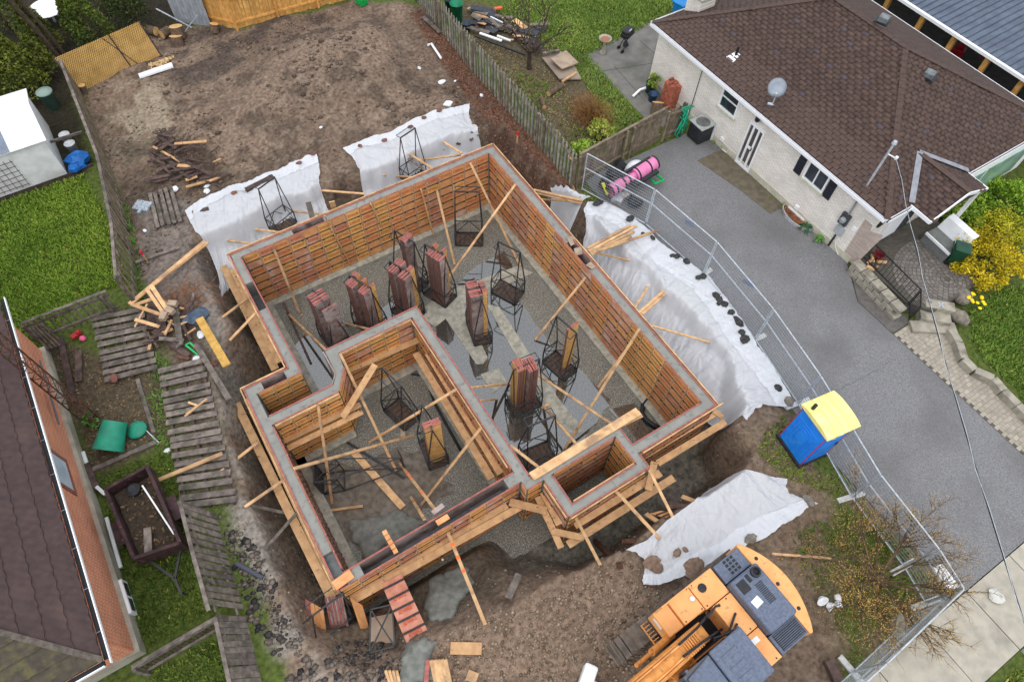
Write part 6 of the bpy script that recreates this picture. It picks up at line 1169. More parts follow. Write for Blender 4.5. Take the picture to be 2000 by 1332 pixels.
m = MB(); m.bb((-1.5, -1.24, 1.05), (1.35, 1.24, 1.2)); xp('turntable_deck', m, XD)
# counterweight: curved plan
cwp = [(-1.42, -1.27), (-1.42, 1.27), (-1.5, 1.29)]+[(-1.5-.46*math.cos(t*math.pi/2)**.8 if abs(t) < 1 else -1.5, -1.29*t) for t in np.linspace(-.98, .98, 17)]+[(-1.5, -1.29)]
m = MB(); m.prism(cwp, 1.05, 2.0); cw = xp('counterweight', m, XO, bevel=.06)
for y in (-.75, .0, .7): m = MB(); m.lathe((-1.62, y, 2.0), [(.05, -.01), (.05, .006)], 10); xp('bolt', m, XD, cw)
m = MB(); m.prism([(-1.4, -1.22), (-.55, -1.22), (-.55, -.72), (-1.4, -.72)], 1.2, 2.02); gp_ = xp('side_cover', m, XG, bevel=.02)
for i in range(4):
    for j in range(3): m = MB(); m.box((-1.1+.12*j, -1.14+.1*i, 2.022), (.085, .07, .01)); xp('grille_hole', m, XD, gp_)
m = MB(); m.prism([(-1.44, -.7), (-.52, -.7), (-.52, .72), (-1.44, .72)], 1.2, 2.28); hd = xp('engine_hood', m, XG, bevel=.07)
m = MB()
for k in range(12): m.box((-1.1+.0, -.3+.045*k, 2.283), (.22, .022, .012))
xp('louvre', m, XD, hd); m = MB(); m.box((-.74, -.44, 2.283), (.26, .3, .012)); xp('louvre', m, XD, hd); m = MB(); m.box((-.98, -.52, 2.283), (.1, .2, .012)); xp('louvre', m, XD, hd)
m = MB(); m.lathe((-1.22, -.53, 2.28), [(.13, 0), (.13, .1), (.09, .11), (.08, .02)], 16); xp('exhaust', m, XD, hd); m = MB(); m.box((-.76, .0, 2.284), (.24, .2, .01), .1); xp('decal', m, WHITE, hd)
m = MB(); m.prism([(-1.4, .74), (-.52, .74), (-.52, 1.22), (-1.4, 1.22)], 1.2, 2.0); lc = xp('side_cover', m, XG, bevel=.02)
m = MB(); m.bb((-1.36, .78, 2.0), (-.6, 1.18, 2.008)); xp('grille_bed', m, XD, lc)
for i in range(9): m = MB(); m.bb((-1.34, .79+.045*i, 2.008), (-.62, .805+.045*i, 2.02)); xp('grille_bar', m, XG, lc)
m = MB(); m.prism([(-.5, -1.25), (.28, -1.25), (.28, -.55), (-.5, -.55)], 1.2, 1.98); xp('fuel_tank', m, XO, bevel=.03)
m = MB(); m.prism([(-.5, -.53), (.1, -.53), (.1, .42), (-.5, .42)], 1.2, 1.98); xp('deck_cover', m, XO, bevel=.02)
m = MB(); m.prism([(-.5, .44), (.1, .44), (.1, 1.24), (-.5, 1.24)], 1.2, 1.96); xp('deck_cover', m, XO, bevel=.02)
m = MB(); m.prism([(.3, -1.25), (.95, -1.25), (.95, -.58), (.3, -.58)], 1.2, 1.98); tb = xp('tool_box', m, XO, bevel=.03)
m = MB(); m.raw([(.97, -1.25, 1.2), (1.4, -1.25, 1.2), (1.4, -.58, 1.2), (.97, -.58, 1.2), (.97, -1.25, 1.9), (1.35, -1.25, 1.65), (1.35, -.58, 1.65), (.97, -.58, 1.9)], [(3, 2, 1, 0), (4, 5, 6, 7), (0, 1, 5, 4), (1, 2, 6, 5), (2, 3, 7, 6), (3, 0, 4, 7)]); fb = xp('front_box', m, XO, bevel=.03)
for i in range(7): m = MB(); m.bar((1.42, -1.2+.09*i, 1.1), (1.62, -1.2+.09*i, 1.1), .02, .03); xp('step_bar', m, XB, fb)
m = MB(); m.bar((1.62, -1.22, 1.1), (1.62, -.62, 1.1), .03); xp('step_edge', m, XB, fb)
m = MB(); m.box((1.365, -1.0, 1.5), (.02, .3, .12)); xp('decal', m, WHITE, fb)
m = MB(); m.tube([(-.1, -1.2, 2.0), (-.1, -1.22, 2.15), (1.2, -1.22, 2.1), (1.3, -1.22, 1.7)], .018, 6); xp('handrail', m, XO)
m = MB(); m.lathe((.02, -1.0, 1.98), [(.11, 0), (.11, .03), (.03, .04)], 16); xp('fuel_cap', m, XD); m = MB(); m.lathe((.42, -.95, 1.98), [(.06, 0), (.06, .1), (.02, .12)], 12); xp('filter_cap', m, WHITE, tb)
for x, y in ((.2, -1.2), (.2, -.62), (-.3, -.48), (-.3, .36), (-.06, -.48), (-.06, .36), (.36, -1.2), (.36, -.64), (.88, -.64), (-.35, 1.18), (-.06, 1.18)): m = MB(); m.lathe((x, y, 1.98), [(.02, 0), (.02, .012)], 6); xp('bolt', m, XD)
m = MB(); m.box((-.22, .62, 1.966), (.2, .13, .01), .0); xp('decal', m, WHITE)
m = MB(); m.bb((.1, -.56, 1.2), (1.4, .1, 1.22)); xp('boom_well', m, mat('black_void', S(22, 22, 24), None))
# boom
bs = [Vector((.75, -.24, 1.85)), Vector((1.4, -.24, 2.3)), Vector((2.4, -.24, 2.9)), Vector((4.6, -.24, 3.5))]; m = MB()
for a, b, h0 in zip(bs[:-1], bs[1:], (.42, .5, .55)): m.bar(a, b+(b-a)*.03, .46, h0)
bo = xp('boom', m, XB, bevel=.03)
for y in (-.42, -.36, -.12, -.06): m = MB(); m.tube([Vector((.95, y, 2.3)), Vector((1.4, y, 2.6)), Vector((2.4, y, 3.22)), Vector((4.6, y, 3.82))], .025, 6); xp('hydraulic_pipe', m, XB if y in (-.42, -.06) else XO, bo)
for s in (-1, 1): m = MB(); a, b = Vector((1.15, -.24+s*.36, 1.25)), Vector((2.7, -.24+s*.36, 2.85)); m.tube([a, a.lerp(b, .6)], .09, 10); m.tube([a.lerp(b, .6), b], .05, 10); xp('boom_cylinder', m, XB, bo)
m = MB(); m.tube([Vector((2.0, -.24, 3.05)), Vector((3.2, -.24, 3.55))], .1, 12); m.tube([Vector((3.2, -.24, 3.55)), Vector((4.4, -.24, 4.0))], .05, 10); xp('arm_cylinder', m, XB, bo)
for i in range(7): m = MB(); m.bar((1.0+.08*i, -.47, 2.36+.05*i), (1.0+.08*i, -.01, 2.36+.05*i), .03); xp('hose_clamp', m, XB, bo)
for pts in ([(.1, -.5, 1.6), (.45, -.45, 2.2), (.9, -.4, 2.45), (1.6, -.38, 2.8)], [(.15, .0, 1.6), (.5, -.05, 2.1), (1.0, -.1, 2.45), (1.7, -.14, 2.85)], [(-.05, -.45, 2.0), (.15, -.5, 2.3), (.5, -.42, 2.3)], [(-.1, .1, 2.0), (.2, .15, 2.25), (.7, .0, 2.3)], [(-.25, -.1, 2.0), (.2, .1, 2.1), (.7, .05, 2.2)]): m = MB(); m.tube(pts, .03, 6); xp('hose', m, XD, bo)
# cab
cabp = [(-.38, .12), (-.38, 1.22), (.95, 1.24), (1.4, 1.1), (1.42, .2), (1.3, .12)]; m = MB(); m.prism(cabp, 1.1, 1.75); cb = xp('cab', m, XO, bevel=.03); cb.location = (.5, .03, -.12)
m = MB(); m.prism([(x*.985, y*.99+.01) for x, y in cabp], 1.75, 2.62); xp('cab_glass', m, GLASS, cb)
for x, y in cabp: m = MB(); m.bar((x*.99, y, 1.7), (x*.97, y*.99, 2.66), .07); xp('pillar', m, XG, cb)
m = MB(); m.prism([(-.4, .1), (-.4, 1.24), (.6, 1.26), (.6, .1)], 2.62, 2.76); rfx = xp('cab_roof', m, XG, cb, bevel=.05)
m = MB(); m.prism([(.62, .14), (.62, 1.24), (.98, 1.22), (1.34, 1.05), (1.36, .24)], 2.6, 2.70); xp('roof_hatch', m, XG, cb, bevel=.04)
for y in (.4, .7, .95): m = MB(); m.bb((.0, y-.06, 2.76), (.45, y+.06, 2.78)); xp('roof_rib', m, XG, cb, bevel=.01)
m = MB(); m.bb((1.3, .25, 2.5), (1.44, 1.05, 2.58)); xp('visor', m, GLASS, cb)
m = MB(); m.tube([(.3, 1.3, 1.4), (.3, 1.36, 1.5), (.3, 1.36, 2.5), (.3, 1.28, 2.55)], .02, 6); xp('grab_rail', m, XG, cb)
m = MB(); m.bar((1.5, -.02, 1.9), (1.45, .1, 2.1), .03); m.box((1.52, -.08, 2.05), (.05, .2, .28)); xp('mirror', m, XD, cb)
p = GG(1144, 1328); m = MB(); m.box((p.x, p.y, .25), (.7, .35, .5), .6); m.box((p.x+.1, p.y-.4, .2), (.3, .6, .35), .4); tag(m.build('white_bucket', WHITE, bevel=.06), 'pale plastic tub cut by the bottom picture edge', 'tub')
# ------------------------------------------------------------------ portable toilet
PB = mat('toilet_blue', S(36, 142, 244), S(26, 126, 228), 3, .5, .002, 60, c3=S(60, 140, 222), s3=5); PYL = mat('toilet_yellow', S(246, 240, 156), S(236, 228, 138), 3, .5); PRD = mat('toilet_red', S(196, 40, 60), None, rough=.5)
a0 = math.atan2(2.7-1.58, 12.08-11.91); po = thing('portable_toilet', 'blue portable toilet with yellow roof by the mesh fence', 'toilet', (12.0, 2.14, .05)); po.rotation_euler = (0, 0, a0-math.pi/2)
LP, WPx, HP = 1.13, 1.05, 2.08      # y along the -x face, x depth
def pp_(name, m, mt, bevel=0, parent=None): o = link(name, m.mesh(name, mt), parent or po); 
m = MB(); m.bb((0.03, -LP/2+.03, .05), (WPx-.03, LP/2-.03, HP)); bod = link('cabin', m.mesh('cabin', PB), po); b = bod.modifiers.new('b', 'BEVEL'); b.width = .02
m = MB(); m.bb((-.03, -LP/2-.03, -.05), (WPx+.03, LP/2+.03, .06)); link('skid_base', m.mesh('skid_base', XD), po)
for x, y in ((0.03, -LP/2+.03), (0.03, LP/2-.03), (WPx-.03, -LP/2+.03), (WPx-.03, LP/2-.03)): m = MB(); m.bar((x, y, .05), (x, y, HP), .02); link('corner_trim', m.mesh('corner_trim', PRD), po)
m = MB()
for k in range(3): w = .42-.11*k; m.tube([(.02, -w, .35+.13*k), (.02, -w*1.0, 1.5-.13*k), (.02, -w+.1, 1.62-.13*k), (.02, w-.1, 1.62-.13*k), (.02, w, 1.5-.13*k), (.02, w, .35+.13*k)], .012, 6)
link('moulded_rib', m.mesh('moulded_rib', PB), bod)
m = MB()
for k in range(10): m.bb((.015, -.45+.09*k, HP-.12), (.03, -.4+.09*k, HP-.07))
link('vent_slots', m.mesh('vent_slots', PRD), bod)
n = 12; V = []
for i in range(n+1):
    y = -LP/2-.05+(LP+.1)*i/n; t = abs(2*i/n-1)
    for x in (-.04, WPx+.06): V.append((x, y, HP+.05+.11*(1-t**2.6)*(1 if x < 0 else 1)))
for i in range(n+1):
    y = -LP/2-.05+(LP+.1)*i/n
    for x in (-.04, WPx+.06): V.append((x, y, HP-.02))
m = MB(); F = [(2*i, 2*i+1, 2*i+3, 2*i+2) for i in range(n)]+[(2*n+2+2*i+2, 2*n+2+2*i+3, 2*n+2+2*i+1, 2*n+2+2*i) for i in range(n)]
F += [(2*i+2, 2*n+2+2*i+2, 2*n+2+2*i, 2*i) for i in range(n)]+[(2*i+1, 2*n+2+2*i+1, 2*n+2+2*i+3, 2*i+3) for i in range(n)]+[(0, 2*n+2, 2*n+3, 1), (2*n, 2*n+1, 4*n+3, 4*n+2)]
m.raw(V, F); rp = link('roof', m.mesh('roof', PYL, None, False), po)
for x in (.3, .55, .8):
    m = MB(); pts = [(x, -LP/2-.05+(LP+.1)*i/n, HP+.055+.11*(1-abs(2*i/n-1)**2.6)) for i in range(n+1)]; m.tube(pts, .022, 6); link('roof_rib', m.mesh('roof_rib', PYL, None, True), rp)
m = MB(); m.tube([(.12, .35, HP+.1), (.12, .35, HP+.36)], .055, 12); link('vent_pipe', m.mesh('vent_pipe', XD), rp)
m = MB(); m.bb((.14, -LP/2+.005, .12), (WPx-.14, -LP/2+.03, HP-.12)); dr2 = link('door', m.mesh('door', PB), po); m = MB(); m.bar((WPx-.22, -LP/2-.02, 1.0), (WPx-.22, -LP/2-.02, 1.18), .03); link('door_handle', m.mesh('door_handle', XD), dr2)
m = MB()
for s in (1, .55): V = [(WPx/2-.26*s, -LP/2-.002-(.004 if s < 1 else 0), 1.78), (WPx/2, -LP/2-.002-(.004 if s < 1 else 0), 1.78-.14*s), (WPx/2+.26*s, -LP/2-.002-(.004 if s < 1 else 0), 1.78), (WPx/2, -LP/2-.002-(.004 if s < 1 else 0), 1.78+.14*s)]; m.raw(V, [(0, 1, 2, 3)], 0 if s == 1 else 1)
link('diamond_logo', m.mesh('diamond_logo', [WHITE, PB]), dr2)
# ------------------------------------------------------------------ red brick house
XB_, EB = -6.5, 2.75; rh = thing('red_brick_house', 'red brick house with dark ribbed tile roof at the left', 'house', (-9, 14, 0))
m = MB(); m.bb((-12, 6.95, .4), (XB_, 17.4, EB)); m.build('wall', RB_X, rh); m = MB(); m.bb((-12, 6.93, .4), (XB_-.01, 6.95, EB)); m.build('wall', RB_Y, rh, label='red brick end wall')
m = MB(); m.bb((-12, 6.85, -.3), (XB_+.12, 17.5, .4)); m.build('foundation', mat('grey_foundation', S(176, 172, 158), S(150, 146, 132), 3, .85, .003, 30), rh)
EX, EY, sl_ = -6.34, 6.25, .42; RT = mat('dark_roof_tile', S(76, 60, 59), S(64, 51, 51), 6, .85, .004, 60, c3=S(82, 66, 62), s3=1.2); RTM = mat('mossy_roof_tile', S(78, 70, 60), S(60, 56, 48), 6, .85, .006, 60, c3=S(92, 86, 58), s3=4, lo3=.5, hi3=.7)
m = MB(); m.raw([(EX, EY, EB), (EX, 17.7, EB), (-13.5, 17.7, EB+sl_*7.16), (-13.5, EY+7.16, EB+sl_*7.16)], [(0, 1, 2, 3)]); m.raw([(EX, EY, EB), (-13.5, EY+7.16, EB+sl_*7.16), (-20, EY+7.16, EB+sl_*7.16), (-20, EY, EB)], [(0, 1, 2, 3)]); m.raw([(EX, EY, EB-.01), (EX, 17.7, EB-.01), (-20, 17.7, EB-.01), (-20, EY, EB-.01)], [(3, 2, 1, 0)]); rroof = m.build('roof', UNDER, rh)
cw_ = .40
for side in (0, 1):
    for c in range(17):
        t0 = c*cw_; t1 = t0+cw_+.05; n = 300 if side == 0 else 120; V = []
        s0 = t0; L0, L1 = (EY+s0, 17.7) if side == 0 else (EX-s0, -20)
        for i in range(n+1):
            q = L0+(L1-L0)*i/n; kf = 1-i/n; wv = .006*math.sin(q*2*math.pi/.22); wx = .012*math.sin(q*2*math.pi/.33+c)
            for t, h in ((t0+wx, .0), (t0+wx, .045+wv), (t1, .012+wv*.5)):
                if side == 0: V.append((EX-t, q+(t-t0)*kf, EB+sl_*t+h))
                else: V.append((q-(t-t0)*kf, EY+t, EB+sl_*t+h))
        F = []
        for i in range(n): a = 3*i; F += [(a, a+3, a+4, a+1), (a+1, a+4, a+5, a+2)]
        if side == 1: F = [f[::-1] for f in F]
        m = MB(); m.raw(V, F); m.build('tile_course', RT if side == 0 else RTM, rroof, smooth=False)
m = MB(); m.bar((EX, EY, EB+.03), (EX-7, EY+7, EB+.03+sl_*7), .13, .05); m.build('hip_cap', mat('grey_hip_cap', S(104, 96, 88), S(76, 68, 62), 9, .9), rroof)
for a, b, nn in (((EX, EY), (EX, 17.7), (1, 0)), ((EX, EY), (-20, EY), (0, -1))):
    m = MB(); m.bar((a[0]+nn[0]*.07, a[1]+nn[1]*.07, EB-.06), (b[0]+nn[0]*.07, b[1]+nn[1]*.07, EB-.06), .12, .05); m.build('gutter', mat('gutter_black', S(28, 30, 34), S(20, 22, 24), 5, .6), rh); m = MB(); m.bar((a[0]+nn[0]*.14, a[1]+nn[1]*.14-(.14 if nn[0] else 0), EB-.03), (b[0]+nn[0]*.14+(0 if nn[0] else 0), b[1]+nn[1]*.14, EB-.03), .025, .09); m.build('gutter_lip', WHITEV, rh)
for k in range(10): y = 6.9+1.1*k; m = MB(); m.bar((EX+.0, y, EB-.02), (EX+.14, y, EB-.02), .012, .012); m.build('gutter_strap', FLASH, rh)
w0, w1 = GX(85, 878, XB_+.03), GX(117, 928, XB_+.03); y0, y1 = sorted((w0.y, w1.y)); y0 -= .25; y1 += .15
wn = thing('window', None, None); partempty(wn); wn.parent = rh; wn.location = Vector((XB_, (y0+y1)/2, 1.2))-Vector((-9, 14, 0))
m = MB(); m.bb((XB_-.02, y0, 1.15), (XB_+.012, y1, 2.3)); m.build('pane', mat('pale_pane', S(196, 210, 222), S(170, 186, 200), 1.5, .15, spec=.6), wn); m = MB()
for a, b in (((y0-.12, 1.05), (y0, 2.4)), ((y1, 1.05), (y1+.12, 2.4)), ((y0, 1.05), (y1, 1.15)), ((y0, 2.3), (y1, 2.4))): m.bb((XB_-.02, a[0], a[1]), (XB_+.03, b[0], b[1]))
m.build('brick_surround', mat('brown_surround', S(140, 92, 80), S(120, 78, 68), 8, .85), wn)
m = MB(); m.tube([GX(78, 704, XB_+.15), GX(115, 828, XB_+.15)], .03, 8); tag(m.build('leaning_pipe', mat('grey_pipe', S(96, 98, 110), None, rough=.5)), 'grey pipe leaning on the red brick wall', 'pipe')
y0 = GX(222, 1105, XB_+.15).y; m = MB(); m.bb((XB_+.12, 7.9, .02), (XB_+.2, 8.9, .38)); bw_ = m.build('basement_window', WHITEV, rh); m = MB(); m.bb((XB_+.2, 7.98, .08), (XB_+.205, 8.35, .32)); m.bb((XB_+.2, 8.42, .08), (XB_+.205, 8.82, .32)); m.build('pane', GLASS, bw_)
for L_, l in (([(162, 882), (172, 912)], 'short white downspout piece by the brick wall'), ([(188, 950), (206, 966)], 'white downspout elbow beside the trailer'), ([(208, 1010), (236, 1108)], 'long white downspout lying along the foundation')):
    p, q = G(*L_[0], .15), G(*L_[1], .1); m = MB(); m.bar(p, q, .1, .08); tag(m.build('downspout', WHITE, bevel=.02), l, 'downspout')
p, q = G(168, 905, .2), G(192, 958, .1); bd2('dark_plank', p, q, .16, .05, 'dark plank leaning along the brick foundation', DARKW)
# lattice mast lying against the roof
ma, mb_ = G(186, 826, .1), G(38, 702, 3.15); mt_ = thing('lattice_mast', 'rusty lattice antenna mast lying against the red brick house', 'mast', ma); d = (mb_-ma).normalized(); mb2 = ma+d*9.0; s1 = d.cross(Vector((0, 0, 1))).normalized(); s2 = s1.cross(d); offs = [s1*.19-s2*.1, -s1*.19-s2*.1, s2*.22]
for o in offs: m = MB(); m.tube([ma+o, mb2+o], .025, 6); m.build('leg', RUST, mt_)
m = MB(); n = 30
for i in range(n):
    for k in range(3): a, b = offs[k], offs[(k+1) % 3]; p, q = ma.lerp(mb2, i/n), ma.lerp(mb2, (i+1)/n); m.tube([p+a, q+b], .012, 4); m.tube([q+b, q+a], .01, 4)
m.build('lacing', RUST, mt_)
# ------------------------------------------------------------------ trailer
TR = mat('trailer_maroon', S(70, 46, 48), S(44, 32, 34), 4, .7, .003, 40, c3=S(120, 92, 96), s3=9, lo3=.6, hi3=.75); tq = [G(u, v, .95) for u, v in ((206, 956), (287, 911), (352, 1060), (262, 1090))]
tr2 = thing('utility_trailer', 'old maroon box trailer full of dirt beside the brick house', 'trailer', (sum(p.x for p in tq)/4, sum(p.y for p in tq)/4, 0))
for i in range(4):
    a, b = tq[i], tq[(i+1) % 4]; m = MB(); m.bar(a-Vector((0, 0, .27)), b-Vector((0, 0, .27)), .05, .54); w_ = m.build('side_board', TR, tr2); m = MB(); m.bar(a+Vector((0, 0, .01)), b+Vector((0, 0, .01)), .09, .05); m.build('top_rail', TR, w_)
    for k in (.0, .33, .66): p = a.lerp(b, k); m = MB(); m.bar(p-Vector((0, 0, .5)), p, .07); m.build('stake', TR, w_)
m = MB(); m.slab([p-Vector((0, 0, .5)) for p in (tq[0], tq[3], tq[2], tq[1])], .06); m.build('floor', DARKW, tr2)
dn_ = 24; V = []
for i in range(dn_+1):
    for j in range(dn_+1):
        u_, v_ = .04+.92*i/dn_, .04+.92*j/dn_; p = tq[0].lerp(tq[1], u_).lerp(tq[3].lerp(tq[2], u_), v_); V.append((p.x, p.y, .5+.22*float(fbm(np.array([p.x*2]), np.array([p.y*2]), 5)[0])))
m = MB(); m.raw(V, [(i*(dn_+1)+j, (i+1)*(dn_+1)+j, (i+1)*(dn_+1)+j+1, i*(dn_+1)+j+1) for i in range(dn_) for j in range(dn_)][::1]); tag(m.build('dirt_load', mat('dark_earth', S(70, 58, 46), S(48, 40, 34), 9, .95, .03, 14), smooth=True), 'dark earth and leaves heaped inside the trailer', kind='stuff')
flakes('leaf_litter', [tuple(tq[i].lerp(tq[(i+2) % 4], .1))[:2] for i in range(4)], 70, 'straw and leaves on the trailer load', (.04, .1), ((84, 70, 50), (120, 100, 68)), seed=91, lift=.72)
md = (tq[2]+tq[3])/2; dd = ((tq[2]+tq[3])/2-(tq[0]+tq[1])/2).normalized(); m = MB(); h_ = md+dd*.75-Vector((0, 0, .5)); m.bar(tq[2].lerp(tq[3], .15)-Vector((0, 0, .5)), h_, .06); m.bar(tq[3].lerp(tq[2], .15)-Vector((0, 0, .5)), h_, .06); m.bar(h_, h_+dd*.5, .06); m.tube([h_+dd*.4, h_+dd*.4-Vector((0, 0, .45))], .025, 6); m.build('drawbar', RACK, tr2)
for a, b in ((tq[0], tq[3]), (tq[1], tq[2])):
    c = a.lerp(b, .55); e = (c-Vector((sum(p.x for p in tq)/4, c.y, c.z))).normalized(); c = c+e*.17; M = Matrix.Translation((c.x, c.y, .3)) @ Matrix.Rotation(math.pi/2, 4, 'Y'); m = MB(); m.lathe((0, 0, 0), [(.15, -.08), (.29, -.09), (.3, 0), (.29, .09), (.15, .08)], 18, M=M); m.build('wheel', BLACKP, tr2); m = MB(); m.bar(c+dd*.38+Vector((0, 0, -.28)), c-dd*.38+Vector((0, 0, -.28)), .26, .04); m.build('mudguard', TR, tr2)
bd2('white_pole', G(278, 948, 1.0), G(340, 1043, .9), .04, .04, 'thin white pole lying across the trailer', WHITE, 'pole'); bd2('plank', G(288, 1030, .75), G(290, 1085, .75), .2, .04, 'grey plank inside the trailer', OLDW)
m = MB(); c = (tq[0]+tq[1])/2-dd*.1-Vector((0, 0, .25))+dd*.45
m.lathe((c.x, c.y, c.z-.1), [(.15, 0), (.2, .22), (.1, .3)], 10); tag(m.build('sack', XD), 'dark sack slumped in the trailer corner', 'sack')
# ------------------------------------------------------------------ composter, bins, buckets
c = G(218, 850, .38); ax = (G(212, 868, .3)-G(222, 828, .5)).normalized(); M = Matrix.Translation(c) @ ax.to_track_quat('Z', 'Y').to_matrix().to_4x4(); m = MB(); m.lathe((0, 0, 0), [(.33, -.42), (.42, .42), (.44, .43), (.44, .46), (.4, .46), (.31, -.38)], 28, False, M=M); m.lathe((0, 0, 0), [(.0, -.42), (.33, -.42)], 28, False, M=M)
GP = mat('composter_green', S(34, 146, 116), S(38, 122, 100), 3, .45, c3=S(120, 180, 150), s3=4, lo3=.68, hi3=.75); m.v = [(a, b, max(zc, .02)) for a, b, zc in m.v]; tag(m.build('compost_bin', GP, smooth=True), 'green plastic compost bin tipped on its side', 'compost bin')
c = G(268, 840, .06); m = MB(); m.lathe(c, [(.3, 0), (.29, .06), (.1, .1), (.02, .09)], 24); tag(m.build('bin_lid', GP, smooth=True), 'green round lid lying beside the tipped compost bin', 'lid')
bd2('metal_tube', G(283, 838, .06), G(310, 864, .06), .03, .03, 'thin steel tube by the green lid', STEEL, 'tube')
def bin_(u, v, label, mt, r=.25, h=.75, lid=None, name='dustbin'):
    p = G(u, v, .0); t = thing(name, label, 'bin', p); m = MB(); m.lathe(p, [(r*.8, 0), (r, h), (r*1.06, h), (r*.9, h-.02), (r*.7, .1)], 22); m.build('body', mt, t, smooth=True)
    if lid: m = MB(); m.lathe(p+Vector((0, 0, h)), [(r*1.08, 0), (r*1.05, .05), (r*.3, .1), (.02, .11)], 22); m.build('lid', lid, t, smooth=True)
    return t
bin_(106, 210, 'faded green dustbin with lid behind the white shed', mat('faded_green', S(110, 150, 138), S(94, 130, 120), 4, .5), .3, .75, mat('grey_lid', S(140, 160, 152), None))
bin_(135, 278, 'white bucket nearer the shed in the gap by the fence', WHITE, .2, .4, name='bucket'); bin_(146, 296, 'white bucket behind the blue sheet', WHITE, .2, .42, name='bucket')
p = G(152, 312, .2); m = MB(); m.rock((p.x, p.y, .22), .42, 5, .7, n=12); m.rock((p.x-.15, p.y-.3, .15), .3, 8, .6, n=10); tag(m.build('blue_tarpaulin', mat('blue_sheet', S(24, 110, 190), S(16, 84, 160), 5, .5, .02, 9), smooth=False), 'crumpled blue plastic sheet between shed and fence', 'sheet')
bd2('plank', G(90, 280, .8), G(160, 258, .8), .06, .1, 'upper timber rail from the shed to the fence', OLDW); bd2('plank', G(135, 340, .05), G(180, 322, .05), .1, .1, 'timber edging below the blue sheet', DARKW)
# ------------------------------------------------------------------ white shed
sx0, sx1, sy0, sy1, se, sr = -7.2, -3.95, 25.55, 28.7, 1.75, 2.2; sd_ = thing('garden_shed', 'white garden shed with shallow roof and grey strip', 'shed', (-5.5, 27, 0))
SW = mat('shed_white', S(232, 234, 236), S(214, 218, 220), 3, .6, c3=S(200, 202, 200), s3=1.2); m = MB(); m.prism([(sx0, sy0), (sx1, sy0), (sx1, sy1), (sx0, sy1)], 0, se); m.raw([(sx1, sy0, se), (sx1, sy1, se), (sx1, 27.1, sr-.03)], [(0, 1, 2)]); m.build('wall', SW, sd_)
o_ = .12
for a, b in ((sy0-o_, 27.1), (27.1, sy1+o_)):
    za, zb = (se-.02, sr) if a < 27 else (sr, se-.02); m = MB(); q = [(sx0, a, za), (sx1+.1, a, za), (sx1+.1, b, zb), (sx0, b, zb)]; m.slab(q, .05); m.build('roof_sheet', WHITEV, sd_)
m = MB(); q = [Vector(p) for p in ((-5.45, sy0-o_, se), (-5.1, sy0-o_, se), (-5.1, 27.1, sr+.02), (-5.45, 27.1, sr+.02))]; m.slab(q, .01); m.build('grey_strip', mat('strip_grey', S(128, 138, 156), S(110, 118, 134), 4), sd_)
tv = thing('garden_trellis', 'brown wire trellis with dry climber on the shed wall', 'trellis', (-5.4, 25.5, 0)); m = MB()
for k in range(6): m.bar((-6.4+.22*k, 25.5, .1), (-6.4+.22*k, 25.5, 1.4), .015); m.bar((-6.45, 25.49, .2+.22*k), (-5.25, 25.49, .2+.22*k), .015)
m.build('grid', RUST, tv)['kind'] = 'stuff'
# ------------------------------------------------------------------ foliage
def leafcloud(pts, size, cols, name, parent, seed=1, up=.3, label=None, matn='foliage'):
    r = np.random.default_rng(seed); n = len(pts); a = r.normal(size=(n, 3)); a[:, 2] *= .6; a /= np.linalg.norm(a, axis=1)[:, None]; b = r.normal(size=(n, 3)); b -= (b*a).sum(1)[:, None]*a; b /= np.linalg.norm(b, axis=1)[:, None]; s = size*r.uniform(.5, 1.3, n)[:, None]
    V = np.stack([pts-a*s, pts+b*s*.5, pts+a*s, pts-b*s*.5], 1).reshape(-1, 3); F = np.arange(4*n).reshape(-1, 4); t = r.random(n)[:, None]; k = (fbm(pts[:, 0]*2+pts[:, 2], pts[:, 1]*2+pts[:, 2], seed)[:, None]-.5)*1.2; t = np.clip(t*.7+.15+k, 0, 1)
    c = lin(*cols[0])*(1-t)+lin(*cols[1])*t; return npobj(name, V, F, mat(matn, (1, 1, 1, 1), None, rough=.65, spec=.25, attr='Col'), np.repeat(c, 4, 0), parent=parent)
def blobpts(c, rad, n, seed, clumps=26, cs=.35, shell=.55):
    r = np.random.default_rng(seed); d = r.normal(size=(clumps, 3)); d /= np.linalg.norm(d, axis=1)[:, None]; d[:, 2] = np.abs(d[:, 2])*1.0-.15; cc = d*(shell+(1-shell)*r.random((clumps, 1)))*np.array(rad)
    i = r.integers(0, clumps, n); q = r.normal(size=(n, 3)); q /= np.linalg.norm(q, axis=1)[:, None]; q *= r.random((n, 1))**.4*cs*min(rad)*r.uniform(.6, 1.3, (clumps, 1))[i]; p = cc[i]+q+np.array(c); p[:, 2] = np.maximum(p[:, 2], .05); return p
def stems(c, rad, n, seed, mt, parent, r0=.02, name='stems'):
    rr = random.Random(seed); m = MB()
    for i in range(n): a = rr.random()*6.28; k = rr.uniform(.3, .9); e = Vector((c[0]+math.cos(a)*rad[0]*k, c[1]+math.sin(a)*rad[1]*k, c[2]+rad[2]*rr.uniform(.2, .8))); b = Vector((c[0]+math.cos(a)*.1, c[1]+math.sin(a)*.1, .0)); m.tube([b, b.lerp(e, .5)+Vector((0, 0, .1)), e], [r0, r0*.7, r0*.3], 4, False)
    return m.build(name, mt, parent)
BARK = mat('bark', S(84, 70, 58), S(58, 48, 42), 8, .9, .01, 30)
def shrub(name, label, c, rad, n, cols, size=.06, seed=1, clumps=30, cat='shrub'):
    t = thing(name, label, cat, (c[0], c[1], 0)); stems(c, rad, 14, seed, BARK, t); leafcloud(blobpts(c, rad, n, seed, clumps), size, cols, 'foliage', t, seed); return t
